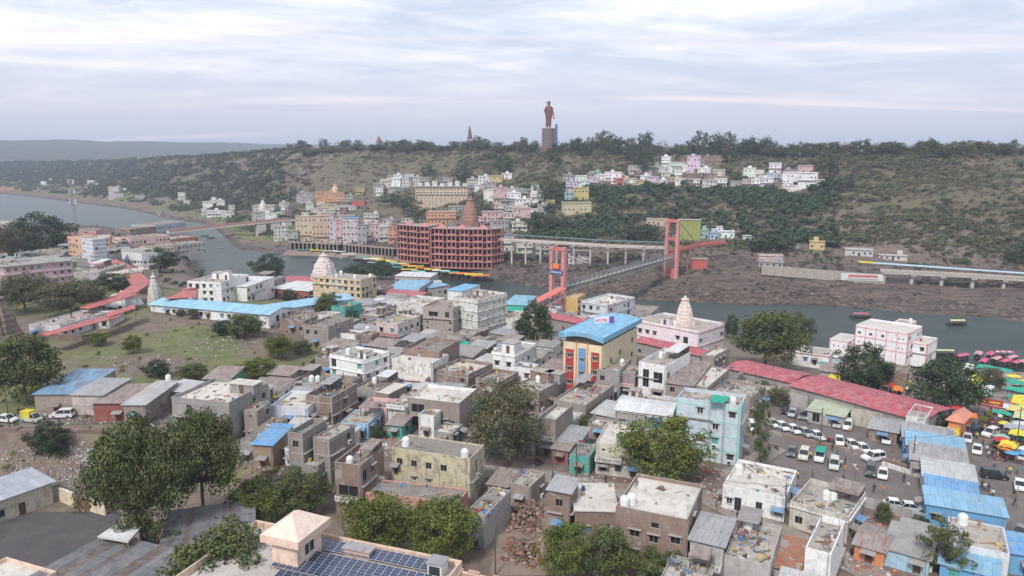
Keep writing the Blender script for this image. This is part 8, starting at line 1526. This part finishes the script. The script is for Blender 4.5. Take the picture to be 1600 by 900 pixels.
# ---------------------------------------------------------------- boats
HULL = plain((.09, .06, .05), .7, .4); HULLW = plain((.5, .48, .45), .6)
def boatmesh(L_, W_, m):
    mb = MB(); n = 8; secs = []
    for i in range(n+1): t = i/n*2-1; w_ = W_/2*(1-abs(t)**2.6)+.06; zt = .75+.45*abs(t)**3; secs.append([(L_/2*t, -w_, zt), (L_/2*t*.94, -w_*.5, -.15), (L_/2*t*.94, w_*.5, -.15), (L_/2*t, w_, zt)])
    for a, b in zip(secs, secs[1:]):
        for k in range(3): mb.face([a[k], b[k], b[k+1], a[k+1]], m)
        mb.face([(a[0][0], a[0][1]*.85, .45), (b[0][0], b[0][1]*.85, .45), (b[0][0], b[3][1]*.85, .45), (a[0][0], a[3][1]*.85, .45)], WOOD)
    return mb.mesh('hull')
BH = {True: boatmesh(10, 2.4, HULL), False: boatmesh(9, 2.2, HULLW)}
def boat(label, px, py, can, yaw, sc=1.0, roof=True, z=WZ, D=None, stripes=None):
    q = P(px, py, z) ; e_ = empty('boat', (q[0], q[1], z+.02), yaw, label, 'boat', 'boats on the river'); put('hull', BH[px % 2 < 1], e_, sc=sc)
    if roof:
        mb = MB(); hw, hl = 1.25*sc, 3.4*sc; zt = 2.25*sc
        for i in range(6):
            x0, x1 = -hl+2*hl*i/6, -hl+2*hl*(i+1)/6; m_ = can if not stripes or i % 2 else stripes
            for s_ in (-1, 1): f = [(x0, 0, zt+.35), (x1, 0, zt+.35), (x1, s_*hw, zt), (x0, s_*hw, zt)]; mb.face(f if s_ < 0 else f[::-1], m_)
        mb.build('canopy', e_)
        for x in (-hl, 0, hl):
            for s_ in (-1, 1): put('canopy_post', POSTM, e_, (x*.95, s_*hw*.92, .4), 0, (.7, .7, zt-.4))
    return e_
wst = cloth((.62, .5, .52))
boat('red-canopied passenger boat crossing the open river', 1344, 497, PT, -.15); boat('boat with white, yellow and orange canopy farther right on the river', 1494, 508, WT, .05, 1.0, stripes=YT)
for i, (px, py, yw) in enumerate([(1502, 563, .5), (1528, 560, .9), (1546, 561, .8), (1556, 568, .7), (1570, 572, .6), (1568, 558, -.1), (1588, 574, .6), (1600, 572, .5), (1536, 572, .8), (1580, 566, .6)]):
    boat(('leftmost', 'second', 'third', 'fourth', 'fifth', 'farthest-out', 'seventh', 'rightmost', 'lowest', 'middle')[i]+' pink-canopied boat moored at the right market landing', px, py, PT, yw, .95, stripes=wst if i % 2 else None)
boat('long grey-green boat with pale roof moored beside the riverside building', 1474, 556, cloth((.5, .52, .3)), -.1, 1.0)
for i, (px, py, c_) in enumerate([(484, 396, YT), (497, 398, YT), (506, 395, YT), (474, 397, GT), (516, 399, WT), (532, 400, WT), (545, 404, WT), (566, 408, GT), (580, 412, WT), (590, 411, YT), (600, 414, YT), (612, 416, YT), (622, 419, TT), (632, 420, YT), (640, 423, OT), (650, 424, YT), (662, 427, OT), (676, 429, YT), (586, 418, GYT), (604, 421, BT), (620, 425, GT), (640, 429, YT), (655, 432, TT)]):
    boat(f"{ORD[min(i, 19)] if i < 20 else ('twenty-first', 'twenty-second', 'twenty-third')[i-20]} canopied boat from the left along the far ghats", px, py, c_, (i*.37 % .8)-.3-.3, 1.55)
for i, (px, py) in enumerate([(372, 373), (330, 372), (320, 369), (345, 388), (492, 410)]): boat(('small boat by the rocks below the road bridge', 'middle small boat under the road bridge', 'left small boat under the road bridge', 'little motorboat crossing toward the rocks', 'little boat in mid river above the pink spire')[i], px, py, GT, -.2+i*.3, .75 if i < 3 else .6, roof=i < 3)
for i, (px, py, c_) in enumerate([(690, 432, WT), (704, 434, GT), (716, 436, OT), (728, 437, OT), (740, 438, YT), (750, 440, OT)]): boat(('white', 'green', 'orange left', 'orange middle', 'pale yellow', 'orange right')[i]+' canopied boat near the frame building foot', px, py, c_, -.2+i*.1, 1.7)
# ---------------------------------------------------------------- poles and wires
PMB = plain((.10, .09, .085), .7); PL = []
def pole(label, px, py, top, lamp=False, arms=1):
    x, y, z = G(px, py); d = ray(px, top); zt = CAM_H + d[2]*y/d[1]; e_ = empty('utility_pole' if not lamp else 'lamp_post', (x, y, z), 0, label, 'pole'); h = zt-z; mb = MB(); mb.bar((0, 0, -.5), (0, 0, h), .13, PMB, 6, .09); mb.build('shaft', e_); mb = MB()
    for k in range(arms): mb.cbox((0, 0, h-.5-.6*k), (1.8, .1, .1), PMB, .5)
    if arms: mb.build('crossarm', e_)
    if lamp: mb = MB(); mb.lathe([(0, -.25), (.22, -.12), (.25, 0), (.15, .15), (0, .2)], FRAME_W, 8, .3, 0, h-1.5); mb.build('lamp', e_)
    PL.append(Vector((x, y, zt-.5))); return e_
pole('dark lamp pole between the car park rows', 1281, 700, 637, True, 0); pole('dark electric pole at the right road edge', 1586, 715, 636); pole('leaning dark pole standing on the field edge at left', 114, 514, 462); pole('thin pole in the rubble lot', 774, 900, 848, False, 0); pole('tall pole beside the turquoise shack', 900, 745, 692); pole('pole in front of the white house by the car park', 1225, 815, 755); pole('lamp pole at the left roadside', 15, 668, 606); pole('twin pole beside the stepped white building', 364, 462, 415, False, 2); pole('thin pole by the covered ramp', 835, 500, 442, False, 0); pole('pole by the long roadside shop', 198, 662, 630); pole('light mast by the river shed', 756, 460, 434, False, 0); pole('pole on the roof lane by the light-blue building', 1098, 640, 590)
pole('pole at the junction of the lane and the right shops', 1425, 736, 680, True, 0); pole('pole at the corner of the shabby long house', 1346, 822, 790, False, 0)
WIRES = [(4, 5), (5, 0), (0, 12), (12, 1), (4, 11), (11, 0), (6, 9), (10, 7)]
wb_ = MB()
for a, b in WIRES:
    p, q = PL[a], PL[b]; pr_ = None
    for off in (-.5, .5):
        pr_ = None
        for i in range(11): t = i/10; c_ = p*(1-t)+q*t + Vector((off, 0, -4*1.4*t*(1-t))); (wb_.bar(pr_, c_, .02, PMB, 3, caps=False) if pr_ else None); pr_ = c_
o = wb_.build('overhead_wires'); tag(o, 'thin black overhead wires strung between the town poles', 'wires')
# ---------------------------------------------------------------- tanks, clutter
mb = MB(); mb.lathe([(.0, 0), (.56, 0), (.58, .1), (.56, .35), (.58, .4), (.56, .75), (.58, .8), (.56, 1.1), (.42, 1.32), (.2, 1.38), (.2, 1.46), (0, 1.46)], TANKW, 12); TKM = mb.mesh('tank_shell', True)
from collections import Counter
lab_count = Counter()
for (q, lab, n_, yw) in sorted(TANKS, key=lambda t: (t[1], t[0][0]/t[0][1])):
    lb = lab if lab.startswith('the ') else 'the ' + lab
    ws = lb.split()
    base = ('one of %s white water tanks on the roof of ' % ('two', 'three', 'four')[n_-2]) if n_ > 1 else 'white plastic water tank on the roof of '
    ki = lab_count[lab]; lab_count[lab] += 1
    if n_ > 1: base = {2: ('first', 'other'), 3: ('first', 'middle', 'last'), 4: ('first', 'second', 'third', 'last')}[n_][ki] + ' from the left of the white tanks on the roof of '
    l_ = ' '.join((base + lb).split()[:16])
    o = put('water_tank', TKM, None, q, random.random()*6, 1.0 + .25*random.random()); tag(o, l_, 'water tank', 'water tanks on the town roofs')
cl = CLUT.build('roof_clutter'); tag(cl, 'planks, bricks, sheets and junk scattered over the town roofs', 'roof clutter', kind='stuff')
# ---------------------------------------------------------------- haze
hz, zt, zb = NM('haze_air'); zt.nodes.clear(); o_ = zt.nodes.new('ShaderNodeOutputMaterial'); pv = zt.nodes.new('ShaderNodeVolumePrincipled')
pv.inputs['Color'].default_value = (.64, .74, .93, 1); pv.inputs['Density'].default_value = 1.6e-4; pv.inputs['Anisotropy'].default_value = 0.0
zt.links.new(pv.outputs[0], o_.inputs['Volume'])
mb = MB(); mb.box(-13500, -100, -23, 13500, 14200, 190, hz); h_ = mb.build('haze'); tag(h_, 'thin pale haze lying over river and hills', 'haze', kind='stuff')
